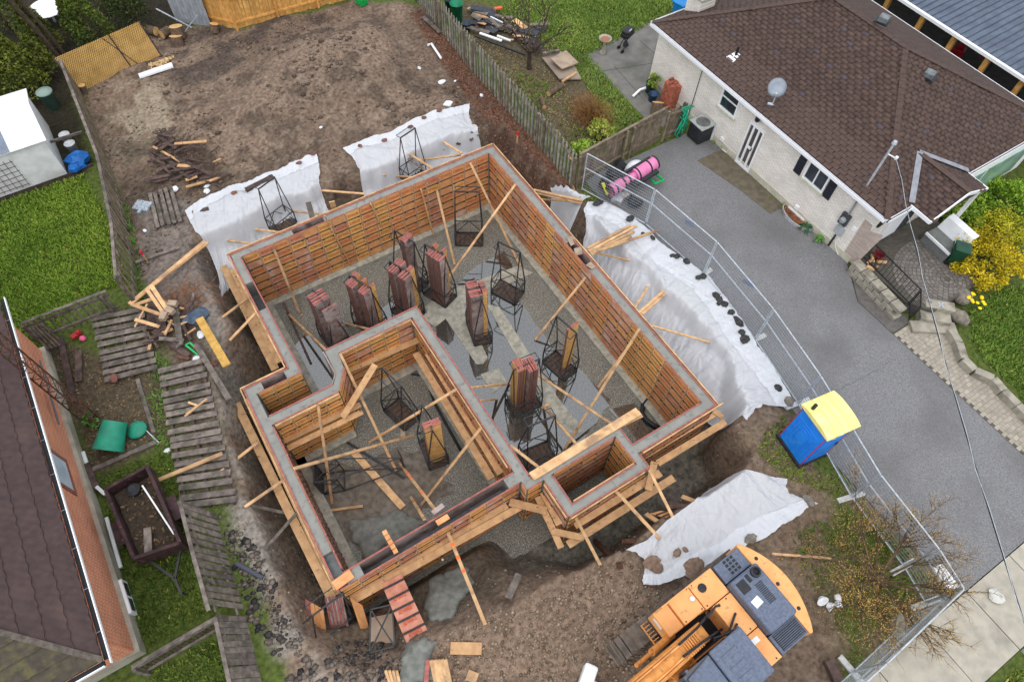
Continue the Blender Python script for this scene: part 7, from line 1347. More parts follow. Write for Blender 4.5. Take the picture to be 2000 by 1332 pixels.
p = G(1965, 395, .8); shrub('evergreen_shrub', 'rounded green shrub by the bay window of the white house', (p.x, p.y, .7), (1.3, 1.3, .9), 9000, ((66, 108, 22), (160, 190, 60)), .06, 1, 40)
p = G(1895, 415, .7); shrub('evergreen_shrub', 'small green shrub behind the porch bench', (p.x, p.y, .6), (.9, .8, .7), 5000, ((70, 112, 26), (164, 190, 66)), .055, 2)
p = G(1925, 505, .7); shrub('forsythia_shrub', 'large yellow blooming shrub beside the patio', (p.x, p.y, .6), (1.45, 1.35, 1.0), 9500, ((130, 120, 16), (226, 200, 36)), .05, 3, 44)
p = G(1952, 450, .7); shrub('forsythia_shrub', 'olive green shrub between the green and yellow shrubs', (p.x, p.y, .6), (1.0, 1.0, .85), 5000, ((110, 120, 24), (196, 190, 50)), .05, 4)
p = G(1139, 292, .3); shrub('leafy_shrub', 'bright green bush inside the fence corner', (p.x, p.y, .35), (.5, .45, .4), 1200, ((104, 140, 44), (176, 200, 84)), .06, 5)
p = G(1172, 262, .4); shrub('leafy_shrub', 'sparse yellow green bush behind the brown board fence', (p.x, p.y, .5), (.55, .5, .6), 900, ((120, 140, 50), (190, 196, 90)), .05, 6)
p = G(178, 818, .2); shrub('leafy_shrub', 'little green bush at the foot of the lattice mast', (p.x, p.y, .2), (.3, .3, .3), 500, ((70, 120, 50), (120, 170, 80)), .05, 7, 10)
def branches(root, base, h, spread, n1, seed, mt, r0=.09, droop=.0, levels=3, name='trunk', trunk=.6, lean=(0, 0), up=.75):
    rr = random.Random(seed); m = MB(); tips = []
    def grow(p, d, L, r, lv):
        seg = 3; pts = [p]; rs = [r]; q = p; dd = d
        for i in range(seg): dd = (dd+Vector((rr.uniform(-.22, .22), rr.uniform(-.22, .22), rr.uniform(-.12, .2)-droop*.1))).normalized(); q = q+dd*L/seg; pts.append(q); rs.append(r*(1-.65*(i+1)/seg))
        m.tube(pts, rs, 5 if lv < 2 else 3, False)
        if lv < levels:
            for k in range(rr.randint(4, 6)):
                t = rr.uniform(.3, 1); i = min(seg-1, int(t*seg)); b = pts[i].lerp(pts[i+1], t*seg-i); e = (dd*.8+Vector((rr.uniform(-1, 1), rr.uniform(-1, 1), rr.uniform(-.4, .7)))*.8).normalized(); grow(b, e, L*rr.uniform(.4, .65), rs[i]*.55+.002, lv+1)
        if lv >= levels-1: tips.extend([pts[1], pts[2], pts[3]])
    b = Vector(base); top = b+Vector((lean[0], lean[1], trunk)); m.tube([b-Vector((0, 0, .1)), b+Vector((lean[0]*.4, lean[1]*.4, trunk*.5)), top], [r0*1.25, r0, r0*.9], 8)
    for k in range(n1): a = 6.28*k/n1+rr.uniform(-.3, .3); grow(top-Vector((0, 0, rr.random()*.2)), Vector((math.cos(a)*spread, math.sin(a)*spread, up*rr.uniform(.6, 1.3))).normalized(), h*rr.uniform(.75, 1.1), r0*.6, 1)
    m.build(name, mt, root); return np.array([t[:] for t in tips])
# budding tree by the sidewalk
tb_ = G(1700, 1140, .0); ft_ = thing('budding_tree', 'leafless tree with orange yellow buds beside the mesh fence', 'tree', tb_); tips = branches(ft_, tb_, 1.85, 1.0, 15, 5, mat('young_bark', S(104, 84, 62), S(74, 60, 48), 8, .85), .075, levels=4, up=.5, trunk=.5)
r = np.random.default_rng(5); rep = tips[r.integers(0, len(tips), 13000)]+r.normal(scale=.06, size=(13000, 3)); leafcloud(rep, .016, ((166, 128, 60), (216, 178, 98)), 'crown', ft_, 15, matn='buds')
# bare apple tree in the neighbour yard
ab = G(1033, 135, 0); at = thing('bare_tree', 'bare dark fruit tree behind the picket fence', 'tree', ab); tips = branches(at, ab, 2.1, .8, 6, 9, BARK, .1, levels=3, trunk=.9, up=.9)
rep = tips[r.integers(0, len(tips), 900)]+r.normal(scale=.1, size=(900, 3)); leafcloud(rep[:520], .028, ((150, 154, 70), (200, 198, 120)), 'crown', at, 16, matn='buds')
# brown bush
bb_ = G(1150, 235, 0); tw = thing('brown_bush', 'dense brown leafless bush behind the board fence', 'shrub', bb_); rr = random.Random(8); m = MB()
for i in range(420):
    a = rr.random()*6.28; k = rr.random()**.6; e = bb_+Vector((math.cos(a)*1.0*k, math.sin(a)*1.35*k, rr.uniform(.3, 1.2)*(1.1-.5*k))); b = bb_+Vector((math.cos(a)*.35*k, math.sin(a)*.5*k, 0)); mid = b.lerp(e, .55)+Vector((rr.uniform(-.12, .12), rr.uniform(-.12, .12), .25)); m.tube([b, mid, e, e+Vector((rr.uniform(-.25, .25), rr.uniform(-.25, .25), rr.uniform(-.25, .1)))], [.008, .007, .005, .003], 3, False)
m.build('twigs', mat('brown_twig', S(158, 116, 66), S(112, 80, 52), 6, .85), tw)
# cedars in the back corner
def cedar(label, u, v, h, w, seed, n=9000, cols=((46, 66, 22), (122, 128, 44)), lift=.4):
    b = G(u, v, 0); t = thing('cedar_tree', label, 'tree', b); m = MB(); m.tube([b, b+Vector((0, 0, h*.9))], [.1, .02], 6); m.build('trunk', BARK, t); r = np.random.default_rng(seed); z = lift+(h-lift)*r.random(n)**.9; k = np.maximum(.12, 1-((z-lift)/(h-lift))**1.3)*w*(.75+.5*fbm(z*2.5, np.full(n, seed*1.0), seed)); a = r.uniform(0, 6.283, n); ra = k*np.sqrt(.35+.65*r.random(n))*(.7+.55*fbm(a*2.2+50, z*2.2, seed+3))
    P = np.stack([b.x+ra*np.cos(a), b.y+ra*np.sin(a), z], 1); keep = fbm(P[:, 0]*3+P[:, 2]*2, P[:, 1]*3, seed+7) > .36; leafcloud(P[keep], .07, cols, 'crown', t, seed); return t
cedar('large olive cedar tree behind the white shed', 48, 185, 4.2, 1.35, 1, 13000); cedar('second olive cedar at the picture edge', -20, 160, 4.5, 1.5, 2, 9000); cedar('dark cedar behind the lattice screen', 198, 96, 3.6, .9, 3, 6500, ((40, 62, 22), (104, 118, 42))); cedar('very dark green cedar at the far end of the lattice screen', 262, 52, 3.4, 1.0, 4, 5000, ((28, 44, 18), (70, 84, 34))); cedar('low cedar between the trunks at the back', 160, 70, 2.2, .7, 5, 2600, ((44, 66, 24), (120, 124, 44)))
cedar('cedar behind the bare leaning trunks', 95, 105, 2.6, .9, 7, 5000, ((44, 62, 24), (112, 118, 44))); cedar('cedar at the top edge right of the garden table', 225, 15, 3.0, 1.0, 8, 5500, ((34, 52, 20), (92, 104, 38))); cedar('thin cedar between the shed and the lattice screen', 100, 150, 2.4, .6, 9, 2600, ((46, 66, 24), (118, 124, 46)))
cedar('cedar at the top picture edge left of the trunks', 20, 60, 3.4, 1.1, 6, 6000, ((50, 72, 24), (124, 130, 46)))
for i, (u, v, l) in enumerate(((127, 128, 'tall bare leaning trunk nearest the lattice screen'), (136, 118, 'thinner bare leaning trunk beside the tall one'), (285, 58, 'dark bare trunk at the right end of the lattice screen'))):
    b = G(u, v, 0); t = thing('bare_trunk_tree', l, 'tree', b); tips = branches(t, b, 1.2, .7, 6, 40+i, BARK, .1-.02*i, levels=3, trunk=3.2, lean=(-.6, .5), up=.9); leafcloud(tips[::4]+.05, .05, ((90, 96, 40), (130, 130, 60)), 'crown', t, 60+i)
p = G(92, 16, .72); gt = thing('garden_table', 'round white garden table behind the cedars', 'table', (p.x, p.y, 0)); m = MB(); m.lathe(p, [(.78, -.03), (.8, 0), (.78, .02)], 28); m.build('table_top', WHITEV, gt); m = MB(); m.tube([(p.x, p.y, 0), (p.x, p.y, .7)], .05, 8); m.build('pedestal', WHITEV, gt)
for k, (u, v) in enumerate(((140, 20), (60, 40))):
    p = G(u, v, .45); ct = thing('garden_chair', f'dark metal garden chair {"right" if k == 0 else "left"} of the round white table', 'chair', (p.x, p.y, 0)); m = MB(); m.box((p.x, p.y, .45), (.5, .5, .04)); m.build('seat', BLACKP, ct); m = MB()
    for i in range(6): m.bar((p.x+.25, p.y-.22+.09*i, .45), (p.x+.28, p.y-.22+.09*i, .95), .02)
    m.bar((p.x+.28, p.y-.25, .95), (p.x+.28, p.y+.25, .95), .03); m.build('backrest', BLACKP, ct)
    for a in (-.22, .22):
        for b in (-.22, .22): m = MB(); m.bar((p.x+a, p.y+b, 0), (p.x+a, p.y+b, .45), .03); m.build('leg', BLACKP, ct)
# ------------------------------------------------------------------ back corner: grey shed, logs, white pieces
ga, gb = G(345, 42, 0), G(412, 54, 0); gs = thing('grey_outbuilding', 'grey board outbuilding at the top beside the cedar fence', 'shed', ga); GW = mat('grey_board', S(158, 164, 172), S(136, 142, 150), 4, .7, rnd=.06); d = (gb-ga).normalized(); nn = Vector((-d.y, d.x, 0)); L = (gb-ga).length; k = 0
while k < L: m = MB(); p = ga+d*(k+.09); m.bar(p, p+Vector((0, 0, 2.6)), .17, .03, nn); m.build('board', GW, gs); k += .18
m = MB(); m.slab([ga+nn*.05, ga+nn*3, gb+nn*3, gb+nn*.05], .05); m.v = [(a, b, c+2.6) for a, b, c in m.v]; m.build('roof', GW, gs); m = MB(); m.slab([ga+nn*.03, ga+nn*3, ga+nn*3+Vector((0, 0, 2.6)), ga+nn*.03+Vector((0, 0, 2.6))], .05); m.build('side_wall', GW, gs)
LOGE = mat('fresh_log', S(226, 186, 128), S(200, 156, 100), 6, .8, .004, 30); LOGB = mat('log_bark', S(110, 92, 76), S(82, 68, 58), 8, .9, .01, 25)
def log(u, v, r, L, a, label, tip=0):
    p = GG(u, v); M = Matrix.Translation((p.x, p.y, p.z+r)) @ Matrix.Rotation(a, 4, 'Z') @ Matrix.Rotation(math.radians(90-tip), 4, 'Y'); m = MB(); m.lathe((0, 0, 0), [(r, -L/2), (r*1.02, 0), (r*.97, L/2)], 14, False, M=M); t = m.build('log', LOGB, smooth=True); tag(t, label, 'log'); 
    for s in (-1, 1): e = MB(); e.lathe((0, 0, s*(L/2+.002)), [(r*.98, -.004), (r*.98, .004)], 14, M=M); e.v = [tuple(Vector(q)-Vector(t.location)) for q in e.v]; link('cut_face', e.mesh('cut_face', LOGE), t)
log(300, 68, .2, .45, 2.3, 'cut log nearest the lattice screen end'); log(326, 72, .2, .4, .4, 'middle cut log by the grey outbuilding'); log(352, 75, .3, .5, 1.2, 'wide fresh cut stump slab by the grey outbuilding', 75); log(350, 92, .28, .45, 1.0, 'lower fresh cut stump slab', 70); log(166, 180, .14, .35, 0, 'small stump at the lattice foot', 85); log(422, 63, .2, .35, .5, 'reddish round stone like log at the cedar fence corner', 70)
flakes('sawdust', PG([(290, 125), (340, 105), (322, 122), (298, 138)]), 260, 'pale sawdust and chips by the lattice', (.05, .12), ((190, 160, 116), (220, 190, 140)), seed=95)
def slab_px(quad, z, t, label, mt, name, cat): m = MB(); q = [GG(*p)+Vector((0, 0, z)) for p in quad]; m.slab(q if (q[1]-q[0]).cross(q[2]-q[1]).z > 0 else q[::-1], t); return tag(m.build(name, mt), label, cat)
slab_px([(272, 149), (337, 127), (340, 134), (275, 156)], .12, .08, 'white trim board lying on the back dirt', WHITEV, 'trim_board', 'board')
bd2('metal_pole', G(305, 18, .6), G(375, 55, .1), .05, .05, 'long steel pole leaning by the grey outbuilding', STEEL, 'pole'); bd2('metal_pole', G(385, 30, 1.0), G(360, 64, .1), .04, .04, 'short steel pole standing by the log slabs', STEEL, 'pole')
p = G(707, 8, .0); m = MB(); m.box((p.x, p.y, .16), (.42, .5, .3), .3); m.box((p.x-.1, p.y-.05, .34), (.2, .5, .08), .3); tag(m.build('toy_box', mat('toy_green', S(20, 170, 80), S(14, 150, 70), 5, .4), bevel=.03), 'bright green plastic box on the far edge of the dirt', 'box')
m = MB(); m.tube([GG(836, 93)+Vector((0, 0, .1)), GG(843, 91)+Vector((0, 0, .12)), GG(862, 118)+Vector((0, 0, .08))], .055, 8); tag(m.build('drain_pipe', WHITEV), 'bent white drain pipe on the dirt by the picket fence', 'pipe')
bd2('plank', G(826, 33, .15), G(860, 64, .15), .2, .04, 'upper old plank lying along the picket fence', OLDW); bd2('plank', G(828, 28, .12), G(848, 46, .12), .14, .04, 'lower old plank lying along the picket fence', DARKW)
RAG = mat('white_rag', S(232, 236, 242), S(206, 210, 216), 6, .6)
for u, v, s, l in ((863, 163, .16, 'large white scrap on the dirt by the picket fence'), (889, 160, .06, 'tiny white scrap under the picket fence'), (819, 135, .09, 'white can like scrap on the dirt'), (875, 206, .2, 'white plastic bag at the right back tarp'), (940, 188, .09, 'pale blue scrap in the leaves'), (627, 250, .07, 'tiny white scrap in the middle of the mound'), (275, 415, .05, 'white cap by the fallen panel'), (283, 452, .08, 'white scrap in the weeds'), (342, 372, .16, 'white sheet scrap by the small fallen panel'), (404, 375, .13, 'white scrap below the backyard wood heap'), (405, 365, .1, 'paper scrap on the backyard wood heap'), (385, 700, .12, 'grey white rag by the yellow plank'), (328, 880, .1, 'white lump beside the long fallen panel'), (393, 655, .14, 'white rag below the blue grey bag')):
    p = GG(u, v); m = MB(); m.rock((p.x, p.y, p.z+s*.35), s, u, .45); tag(m.build('litter', RAG), l, 'litter')
for u, v, a, b, l in ((275, 415, 268, 422, 'pale blue bottle by the small fallen panel'), (280, 405, 290, 425, 'silver foil sheet beside the small fallen panel')):
    p = GG(u, v); m = MB(); m.box((p.x, p.y, p.z+.06), (.25 if 'bottle' in l else .45, .1 if 'bottle' in l else .6, .08), .8); tag(m.build('litter', mat('foil_' + l[:4], S(180, 190, 200), S(120, 130, 140), 20, .3, .02, 20)), l, 'litter')
def stake(u, v, label):
    p = GG(u, v); m = MB(); m.bar(p, p+Vector((0, 0, .45)), .05); o = m.build('survey_stake', LUM); tag(o, label, 'stake'); m = MB(); m.bar(p+Vector((0, 0, .42)), p+Vector((0, 0, .62)), .055); m.build('red_top', mat('stake_red', S(230, 30, 50), None), o)
stake(289, 512, 'red topped survey stake among the weeds'); stake(1010, 282, 'red topped survey stake by the picket fence')
p = GG(385, 622); m = MB(); m.rock((p.x, p.y, p.z+.12), .4, 5, .4, n=12); tag(m.build('bag', mat('blue_grey_sheet', S(76, 92, 112), S(56, 68, 84), 7, .6, .03, 9)), 'crumpled blue grey bag beside the wood heap', 'bag')
m = MB(); c = GG(383, 686)+Vector((0, 0, .12)); m.tube([c+Vector((-.2, .3, 0)), c+Vector((-.05, .32, 0)), c+Vector((.12, -.2, 0)), c+Vector((.02, -.26, 0)), c+Vector((-.2, .3, 0))], .03, 6); tag(m.build('green_shears', mat('bright_green', S(30, 200, 110), None, rough=.4)), 'bright green tool handle on the rubble by the trench', 'tool')
p = GG(152, 657); m = MB(); m.box((p.x, p.y, .1), (.34, .18, .12), .3); m.lathe((p.x+.1, p.y, .15), [(.09, 0), (.06, .1)], 10); tag(m.build('toy', mat('toy_red2', S(170, 40, 48), None, rough=.4), bevel=.04), 'red plastic toy by the slat fence', 'toy'); p = GG(164, 664); m = MB(); m.rock((p.x, p.y, .1), .1, 3, .8); tag(m.build('toy', mat('toy_pink', S(226, 96, 140), None, rough=.4)), 'pink plastic toy by the slat fence', 'toy')
p = G(224, 740, .2); m = MB(); m.rock((p.x, p.y, .26), .14, 4, .4); tag(m.build('brick_weight', BRK), 'brick lying on the fallen panel corner', 'brick')
# ------------------------------------------------------------------ neighbour back yard
PW_ = mat('grey_plywood', S(158, 142, 126), S(130, 116, 104), 2, .8, .003, 20); slab_px([(1058, 118), (1095, 106), (1125, 140), (1135, 160), (1092, 160)], .15, .06, 'weathered plywood sheet under the square one', PW_, 'plywood_sheet', 'plywood'); slab_px([(1074, 130), (1104, 114), (1128, 138), (1096, 150)], .4, .05, 'square tan plywood sheet on top of the stack', PLY, 'plywood_sheet', 'plywood'); bd2('post', G(1060, 106, .3), G(1092, 100, .3), .12, .12, 'grey post lying at the plywood stack', OLDW)
bd2('plank', G(1098, 160, .2), G(1126, 142, .35), .1, .06, 'pale batten under the plywood stack', LUM); log(1085, 180, .12, .9, .2, 'rotten log below the plywood stack'); log(1060, 205, .1, .6, 1.2, 'short rotten log in the bed')
rr_ = random.Random(21); DB = [(DARKW, 'dark broken board in the neighbour debris heap'), (OLDW, 'grey broken board in the neighbour debris heap'), (LUM, 'pale broken board in the neighbour debris heap'), (mat('bitumen_sheet', S(62, 66, 76), S(48, 50, 58), 6, .7), 'dark roofing scrap in the neighbour debris heap')]
for i in range(38):
    t = rr_.random(); u = 930+rr_.random()*125; v = 45+(u-930)*.28+rr_.uniform(-22, 30); a = rr_.uniform(.1, .65); L = rr_.uniform(8, 26); mt_, l = rr_.choice(DB); w = rr_.uniform(.06, .3) if 'roof' not in l else rr_.uniform(.25, .5)
    lb_(u-L*math.cos(a), v-L*math.sin(a), u+L*math.cos(a), v+L*math.sin(a), l, mt_, w, .03, .06+rr_.random()*.3, .06+rr_.random()*.3)['group'] = 'neighbour debris heap'
for a, b, l, mt_, w in (((937, 77), (980, 90), 'white plastic trim on the neighbour debris heap', WHITEV, .12), ((971, 82), (997, 90), 'second white trim on the neighbour debris heap', WHITE, .1), ((928, 82), (1025, 117), 'long black pipe under the debris heap', BLACKP, .1), ((958, 45), (982, 55), 'thin white strip above the debris heap', WHITEV, .05), ((966, 29), (980, 25), 'orange plastic scrap by the debris heap', mat('orange_plastic', S(220, 100, 60), None), .16)):
    bd2('debris_strip', GG(*a)+Vector((0, 0, .3)), GG(*b)+Vector((0, 0, .25)), w, .06, l, mt_, 'debris')
for i in range(14):
    p = GG(925+rr_.random()*60, 12+rr_.random()*45); s = rr_.uniform(.05, .13); m = MB(); m.rock((p.x, p.y, p.z+s*.4), s, i, .5); tag(m.build('litter', rr_.choice((RAG, BRK, STN))), 'small rubble bit strewn above the neighbour debris heap', 'litter', 'rubble above the neighbour debris heap')
bin_(893, 44, 'green rain barrel behind the picket fence', GREENP, .3, .95, name='rain_barrel'); bin_(912, 60, 'dark blue pot behind the picket fence', mat('slate_plastic', S(70, 80, 100), S(56, 64, 82), 4, .5), .22, .4, name='plant_pot'); bin_(883, 20, 'dark green tub behind the rain barrel', mat('tub_dark', S(30, 70, 66), None), .35, .6, name='tub')
# barbecue and bird bath
p = G(1220, 96, 0); bq = thing('barbecue', 'black kettle barbecue on folding legs on the patio', 'barbecue', p); m = MB(); m.box(p+Vector((0, 0, .78)), (.62, .42, .22), .4); m.build('bowl', BLACKP, bq, bevel=.06); m = MB(); m.box(p+Vector((0, 0, .95)), (.6, .4, .14), .4); ld = m.build('lid', BLACKP, bq, bevel=.06); m = MB(); m.bar(p+Vector((-.1, -.2, 1.03)), p+Vector((.1, -.12, 1.03)), .04); m.build('handle', STEEL, ld)
for a, b in (((-.3, -.2, .0), (.25, .1, .7)), ((.3, .1, 0), (-.25, -.15, .7)), ((-.25, .15, 0), (.3, .3, .7)), ((.35, .3, 0), (-.2, .15, .7))): m = MB(); m.bar(p+Vector(a), p+Vector(b), .035); m.build('leg', BLACKP, bq)
for a in ((-.3, -.2, .08), (-.25, .15, .08)): m = MB(); m.lathe((0, 0, 0), [(.09, -.03), (.09, .03)], 12, M=Matrix.Translation(p+Vector(a)) @ Matrix.Rotation(math.pi/2, 4, 'X')); m.build('wheel', BLACKP, bq)
m = MB(); m.lathe(p+Vector((.05, .05, .1)), [(.1, 0), (.12, .15), (.05, .25)], 12); m.build('gas_bottle', XD, bq)
p = G(1178, 104, 0); bth = thing('bird_bath', 'pale stone bird bath at the lawn edge', 'bird bath', p); m = MB(); m.lathe(p, [(.18, 0), (.16, .06), (.08, .15), (.07, .5), (.1, .62)], 18); m.build('pedestal', STONE, bth, smooth=True); m = MB(); m.lathe(p+Vector((0, 0, .62)), [(.1, 0), (.28, .1), (.3, .14), (.27, .14), (.2, .08), (.02, .06)], 22); m.build('basin', STONE, bth, smooth=True); m = MB(); m.lathe(p+Vector((0, 0, .72)), [(.2, 0), (.2, .004)], 18); m.build('leaf_water', mat('rusty_water', S(150, 96, 70), None, rough=.2), bth)
# brick stack, pots, hose, log, air conditioner
bsx, bsy = G(1303, 205).x, G(1303, 205).y; bst = thing('brick_stack', 'tall stack of loose red bricks against the white wall', 'bricks', (bsx, bsy, 0)); RBk = mat('loose_brick', S(188, 112, 88), S(150, 86, 70), 6, .85, .004, 40, rnd=.22); b1 = MB(); b1.bb((-.1, -.047, 0), (.1, .047, .058)); bme = b1.mesh('brick', RBk); rr = random.Random(2)
for row in range(19):
    for i in range(2):
        for j in range(6):
            if row == 18 and rr.random() < .5: continue
            link('brick', bme, bst, (-.11+.215*i+rr.uniform(-.012, .012), -.3+.105*j+rr.uniform(-.008, .008), row*.062), (0, 0, rr.uniform(-.06, .06)))
bin_(1268, 180, 'dark green planter with leaves against the white house corner', mat('planter_green', S(18, 96, 66), None, rough=.4), .22, .5, name='planter'); bin_(1273, 197, 'blue bucket beside the brick stack', mat('bucket_blue', S(50, 90, 130), S(40, 72, 108), 4, .4), .2, .38, name='bucket'); p = G(1276, 165, .6); shrub('potted_plant', 'leggy green plant in the planter by the house corner', (p.x, p.y, .75), (.3, .3, .35), 500, ((90, 120, 50), (180, 190, 80)), .06, 12, 12, 'plant')
p = G(1280, 148, 0); m = MB(); m.box((p.x, p.y, .6), (.3, .12, 1.2), .6); tag(m.build('green_cart', mat('cart_green', S(16, 110, 76), None, rough=.4), bevel=.03), 'green plastic cart leaning at the white house corner', 'cart')
m = MB(); m.tube([G(1262, 172, .25), G(1250, 176, .12), G(1236, 189, .06)], .06, 10); tag(m.build('downspout_extension', WHITEV, smooth=True), 'white bent downspout extension on the patio', 'downspout')
log(1281, 222, .26, .5, .9, 'sawn log round beside the brick stack', 60)
hp = [(1335, 215, 1.7), (1345, 207, 1.75), (1340, 225, 1.5), (1330, 240, 1.2), (1318, 262, .8), (1322, 272, .7), (1328, 250, 1.1), (1336, 222, 1.6), (1328, 228, 1.5), (1338, 240, 1.2), (1330, 258, .9), (1340, 230, 1.4), (1332, 212, 1.7), (1352, 205, 1.75)]
m = MB(); m.tube([GY(u, v, 14.88) for u, v, z in hp], .03, 6); m.tube([GY(u+4, v+3, 14.85) for u, v, z in hp[::-1]], .03, 6); tag(m.build('garden_hose', mat('hose_green', S(30, 170, 130), S(24, 140, 108), 5, .4), smooth=True), 'green garden hose looped over the board fence end', 'hose')
p = G(1362, 272); ac = thing('air_conditioner', 'black and grey air conditioner unit beside the white wall', 'air conditioner', p); M = Matrix.Translation((p.x+.1, p.y+.1, 0)); m = MB(); m.prism([(p.x-.32, p.y-.35), (p.x+.42, p.y-.35), (p.x+.42, p.y+.4), (p.x-.32, p.y+.4)], .05, .8); m.build('casing', XD, ac, bevel=.08); m = MB(); m.prism([(p.x-.34, p.y-.37), (p.x+.44, p.y-.37), (p.x+.44, p.y+.42), (p.x-.34, p.y+.42)], .8, .86); m.build('top_panel', mat('ac_grey', S(170, 174, 172), S(150, 154, 152), 4, .5), ac, bevel=.04)
m = MB(); m.lathe((p.x+.05, p.y+.02, .86), [(.3, 0), (.28, .02), (.1, .03), (.02, .05)], 22); m.build('fan_grille', mat('fan_grey', S(110, 112, 112), S(90, 92, 92), 5, .5), ac); m = MB(); m.bar((p.x+.42, p.y-.36, .05), (p.x+.42, p.y-.36, .8), .06); m.build('corner_panel', WHITE, ac)
wheelie(1325, 32, 'blue recycling box behind the white house', mat('recycling_blue', S(20, 130, 200), S(14, 110, 180), 4, .4), 0, .7, .2, .3)
# pink ride-on toys behind the mesh fence
PK_ = mat('pink_plastic', S(220, 134, 178), S(208, 116, 162), 3, .4); pa, pb = G(1190, 374, .55), G(1278, 318, .75); d = (pb-pa); pk = thing('pink_kayak_toy', 'bundle of pink rolls strapped in black behind the mesh fence', 'toy', (pa.x, pa.y, 0))
for t0, t1, r in ((0, .3, .24), (.3, .55, .16), (.55, 1, .27)): m = MB(); m.tube([pa+d*t0, pa+d*t1], r, 16); m.build('roll', PK_, pk, smooth=False)
for t0, r in ((.0, .245), (.1, .25), (.27, .25), (.4, .18), (.58, .28), (.83, .28), (.99, .28)): m = MB(); m.tube([pa+d*t0, pa+d*(t0+.03)], r, 16); m.build('strap', BLACKP, pk)
m = MB(); m.bar(pa+d*.2+Vector((-.2, .2, .2)), pb+Vector((-.15, .15, .2)), .1, .1); m.build('bar', XD, pk); bd2('black_beam', G(1236, 362, .55), G(1284, 334, .7), .2, .1, 'black padded beam beside the pink rolls', XD, 'beam')
p = G(1240, 328, .5); m = MB(); m.rock((p.x, p.y, .5), .36, 6, .8, n=12); tag(m.build('white_bag', RAG, smooth=True), 'bulging white bag behind the pink rolls', 'bag')
m = MB(); c = G(1278, 352, .35); m.tube([c+Vector((-.1, .2, .05)), c+Vector((.25, .25, 0)), c+Vector((.3, -.2, 0)), c+Vector((-.15, -.2, .05)), c+Vector((-.1, .2, .05))], .05, 6); tag(m.build('green_scooter', mat('frame_green', S(20, 170, 90), None, rough=.4)), 'green plastic frame beside the pink rolls', 'frame')
for u, v, s, l in ((1200, 340, .35, 'dark bundle against the board fence'), (1185, 365, .3, 'dark bag below the yellow strap'), (1240, 395, .3, 'dark tangled scrap under the pink rolls'), (1212, 325, .25, 'black cooler behind the mesh fence')): p = G(u, v, .2); m = MB(); m.rock((p.x, p.y, .25), s, u, .8); tag(m.build('dark_bundle', XD), l, 'bundle')
p = G(1207, 392, 0); m = MB(); m.box((p.x, p.y, .12), (.55, .4, .24), .5); m.box((p.x+.25, p.y-.05, .22), (.3, .25, .08), .2); tag(m.build('carton', mat('carton_grey', S(190, 198, 206), S(150, 140, 128), 4, .6)), 'pale open carton at the foot of the mesh fence', 'box'); bd2('yellow_strap', G(1177, 358, .5), G(1187, 380, .4), .12, .05, 'yellow strap beside the pink rolls', mat('strap_yellow', S(214, 210, 40), None), 'strap')
# ------------------------------------------------------------------ front: toilets bits, cover slab, dropped bag
def shard(u, v, s, label, sd): p = GG(u, v); m = MB(); m.lathe((0, 0, 0), [(s*.5, -s*.4), (s, s*.5), (s*.8, s*.5), (s*.35, -s*.1)], 9+sd, M=Matrix.Translation((p.x, p.y, p.z+s*.6)) @ Matrix.Rotation(.5+sd*.35, 4, (1, sd-2, .3)) @ Matrix.Diagonal((1, .72, 1, 1))); tag(m.build('porcelain_shard', WHITEV, smooth=False), label, 'toilet', 'broken toilets on the grass')
shard(1602, 1172, .17, 'broken white toilet bowl nearest the excavator', 1); shard(1617, 1184, .15, 'white toilet piece in the middle of the group', 2); shard(1632, 1168, .14, 'round white toilet bowl at the back of the group', 3); shard(1632, 1182, .13, 'white toilet piece at the end of the group', 4)
slab_px([(1818, 1108), (1838, 1102), (1872, 1146), (1852, 1153)], .06, .06, 'flat white cover slab beside the driveway', WHITE, 'cover_slab', 'slab'); p = G(1748, 1222); m = MB(); m.box((p.x, p.y, .2), (.5, .3, .4), .5); tag(m.build('concrete_block', STONE), 'pale concrete block at the sidewalk mesh fence', 'block'); p = G(1945, 1165, .05); m = MB(); m.rock((p.x, p.y, .08), .22, 9, .3, n=12); tag(m.build('clear_bag', mat('clear_plastic', S(206, 206, 200), S(180, 180, 174), 6, .3)), 'flattened clear plastic bag on the sidewalk', 'bag')
# front left: fallen panels and racks
rk = rack('black rack tipped over beside the front left corner holding panels', (0, 0, 0), 0); rk.location = G(640, 1222, -1.2); rk.rotation_euler = (Matrix.Rotation(math.radians(10), 3, 'Z') @ Matrix.Rotation(math.radians(14), 3, 'Y')).to_euler(); rk.scale = (1, 1, .6)
def panelquad(quad, zs, t, label, mt, bars=0, group=None):
    q = [G(u, v, z) for (u, v), z in zip(quad, zs)]; m = MB(); m.slab(q if (q[1]-q[0]).cross(q[2]-q[1]).z > 0 else q[::-1], t); o = m.build('plywood_form', mt); tag(o, label, 'form panel', group)
    for i in range(bars): k = (i+.5)/bars; m = MB(); m.bar(q[0].lerp(q[3], k)+Vector((0, 0, .015)), q[1].lerp(q[2], k)+Vector((0, 0, .015)), .06, .03); m.build('tie_bar', BAR, o)
    return o, q
for i in range(10):
    u = 634+3.6*i; panelquad([(u, 1166), (u+2.6, 1166), (u+18, 1240), (u+14, 1240)][:4], (-.1, -.1, -1.5, -1.5), .03, 'brown form panel of the upright bundle at the front left corner', FILM if i % 2 else REDEDGE, 0, 'upright bundle at the front left corner')
for i in range(4):
    u = 596+9*i; panelquad([(u, 1171+5*i), (u+8, 1176+5*i), (u+14, 1222+4*i), (u+4, 1220+4*i)], (-.3-.06*i,)*2+(-1.1, -1.1), .03, 'orange form panel leaning left of the upright bundle', PO if i else REDEDGE, 0, 'leaning panels at the front left corner')
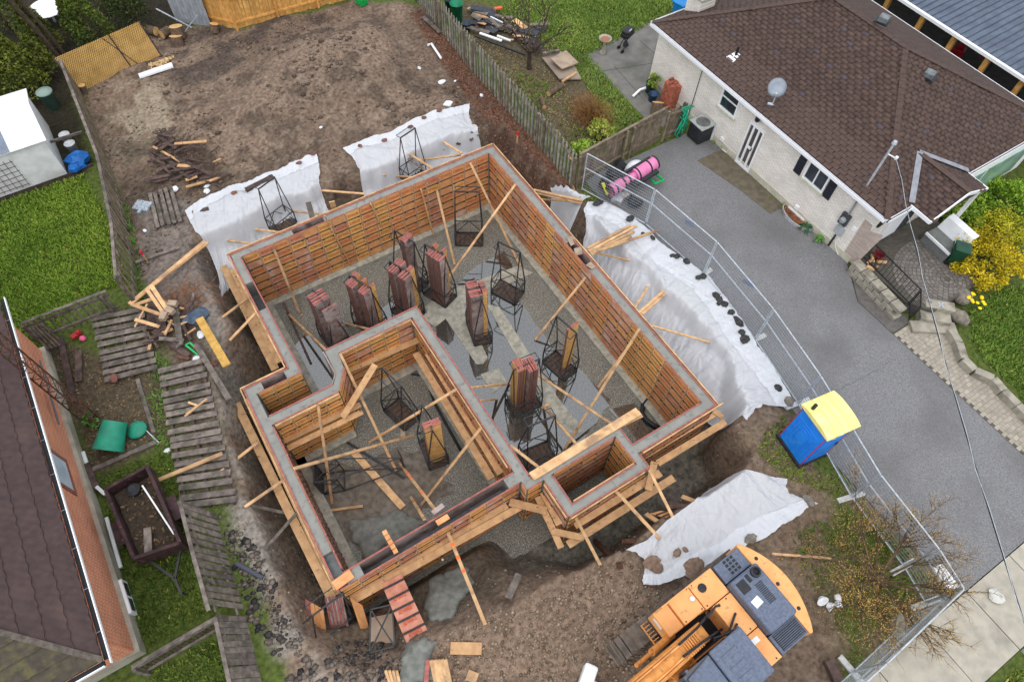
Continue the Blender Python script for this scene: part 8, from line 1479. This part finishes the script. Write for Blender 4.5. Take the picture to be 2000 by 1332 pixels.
for i in range(4): panelquad([(684+6*i, 1168+4*i), (690+6*i, 1172+4*i), (716+2*i, 1240-3*i), (708+2*i, 1240-3*i)], (-.3, -.35, -1.4, -1.4), .03, 'orange form panel leaning right of the upright bundle', PO, 0, 'right leaning panels at the front left corner')
o, q = panelquad([(745, 1140), (784, 1120), (845, 1252), (802, 1274)], (-.5, -.5, -.35, -.35), .12, 'pink form panel lying as a ramp to the front garage wall', PINKP, 6)
for k in (.28, .47, .63, .8):
    c = q[0].lerp(q[3], k).lerp(q[1].lerp(q[2], k), .5)+Vector((0, 0, .012)); ex_ = (q[1]-q[0]).normalized(); ey_ = (q[0]-q[3]).normalized(); V = [tuple(c+ex_*float(a)*.85+ey_*float(b)*.9) for a, b, _ in WV]; m = MB(); m.raw(V, WF); m.build('lettering', PRINT, o)
panelquad([(722, 1206), (766, 1197), (772, 1310), (722, 1315)], (-1.0, -1.0, -.75, -.75), .25, 'pale form panel stack lying in a rack below the ramp panel', mat('pale_form', S(176, 158, 136), S(156, 132, 114), 3, .6, c3=S(160, 110, 96), s3=1.2), 0)
m = MB(); a, b, c_, d_ = [G(u, v, -.55) for u, v in ((724, 1190), (766, 1180), (771, 1262), (722, 1275))]; z = Vector((0, 0, .0))
for p, q in ((a, c_), (b, d_), (a, b), (c_, d_), (a, d_), (b, c_)): m.bar(p, q, .04)
for p in (a, b, c_, d_): m.bar(p, p-Vector((0, 0, .7)), .04)
tag(m.build('form_rack', RACK), 'black rack frame lying over the pale panel stack', 'steel rack', 'steel racks for form panels')
def on_t(u, v, dz=.2): p = GG(u, v); return p+Vector((0, 0, dz))
q = [on_t(*c, .3) for c in ((1268, 1003), (1345, 1022), (1366, 1006), (1290, 997))]; zc = [-.75, -.35, -.3, -.7]; q = [G(u, v, z_) for (u, v), z_ in zip(((1268, 1003), (1345, 1022), (1366, 1006), (1290, 997)), zc)]
m = MB(); m.slab(q, .05); o = m.build('plywood_form', PO); tag(o, 'orange form panel lying on the front tarp edge', 'form panel')
for k in range(1, 6): m = MB(); m.bar(q[0].lerp(q[1], k/6)+Vector((0, 0, .02)), q[3].lerp(q[2], k/6)+Vector((0, 0, .02)), .04, .03); m.build('tie_bar', BAR, o)
for a, b, l, mt_, z_ in (((1308, 990), (1372, 988), 'upper brown stud on the front tarp edge', DARKW, -.35), ((1306, 982), (1366, 996), 'lower dark stud on the front tarp edge', DARKW, -.45), ((1332, 970), (1386, 990), 'orange stud on the front tarp edge', LUM, -.25), ((1262, 1004), (1297, 1027), 'short orange stud beside the fallen form panel', LUM, -.5), ((1216, 1058), (1248, 1056), 'rusty board end at the tarp corner', RUST, -.2)): bd2('stud', G(*a, z_-.2), G(*b, z_+.2), .13, .08, l, mt_)
bd2('rusty_beam', GG(1160, 1060)+Vector((0, 0, .2)), GG(1210, 1110)+Vector((0, 0, .2)), .14, .14, 'rusty beam half buried at the pit edge', RUST, 'beam')
m = MB(); m.tube([GG(464, 1102)+Vector((0, 0, .12)), GG(515, 1130)+Vector((0, 0, .1))], .06, 8); tag(m.build('drain_pipe', mat('slate_pipe', S(76, 80, 92), None)), 'dark grey pipe half buried in the asphalt rubble', 'pipe')
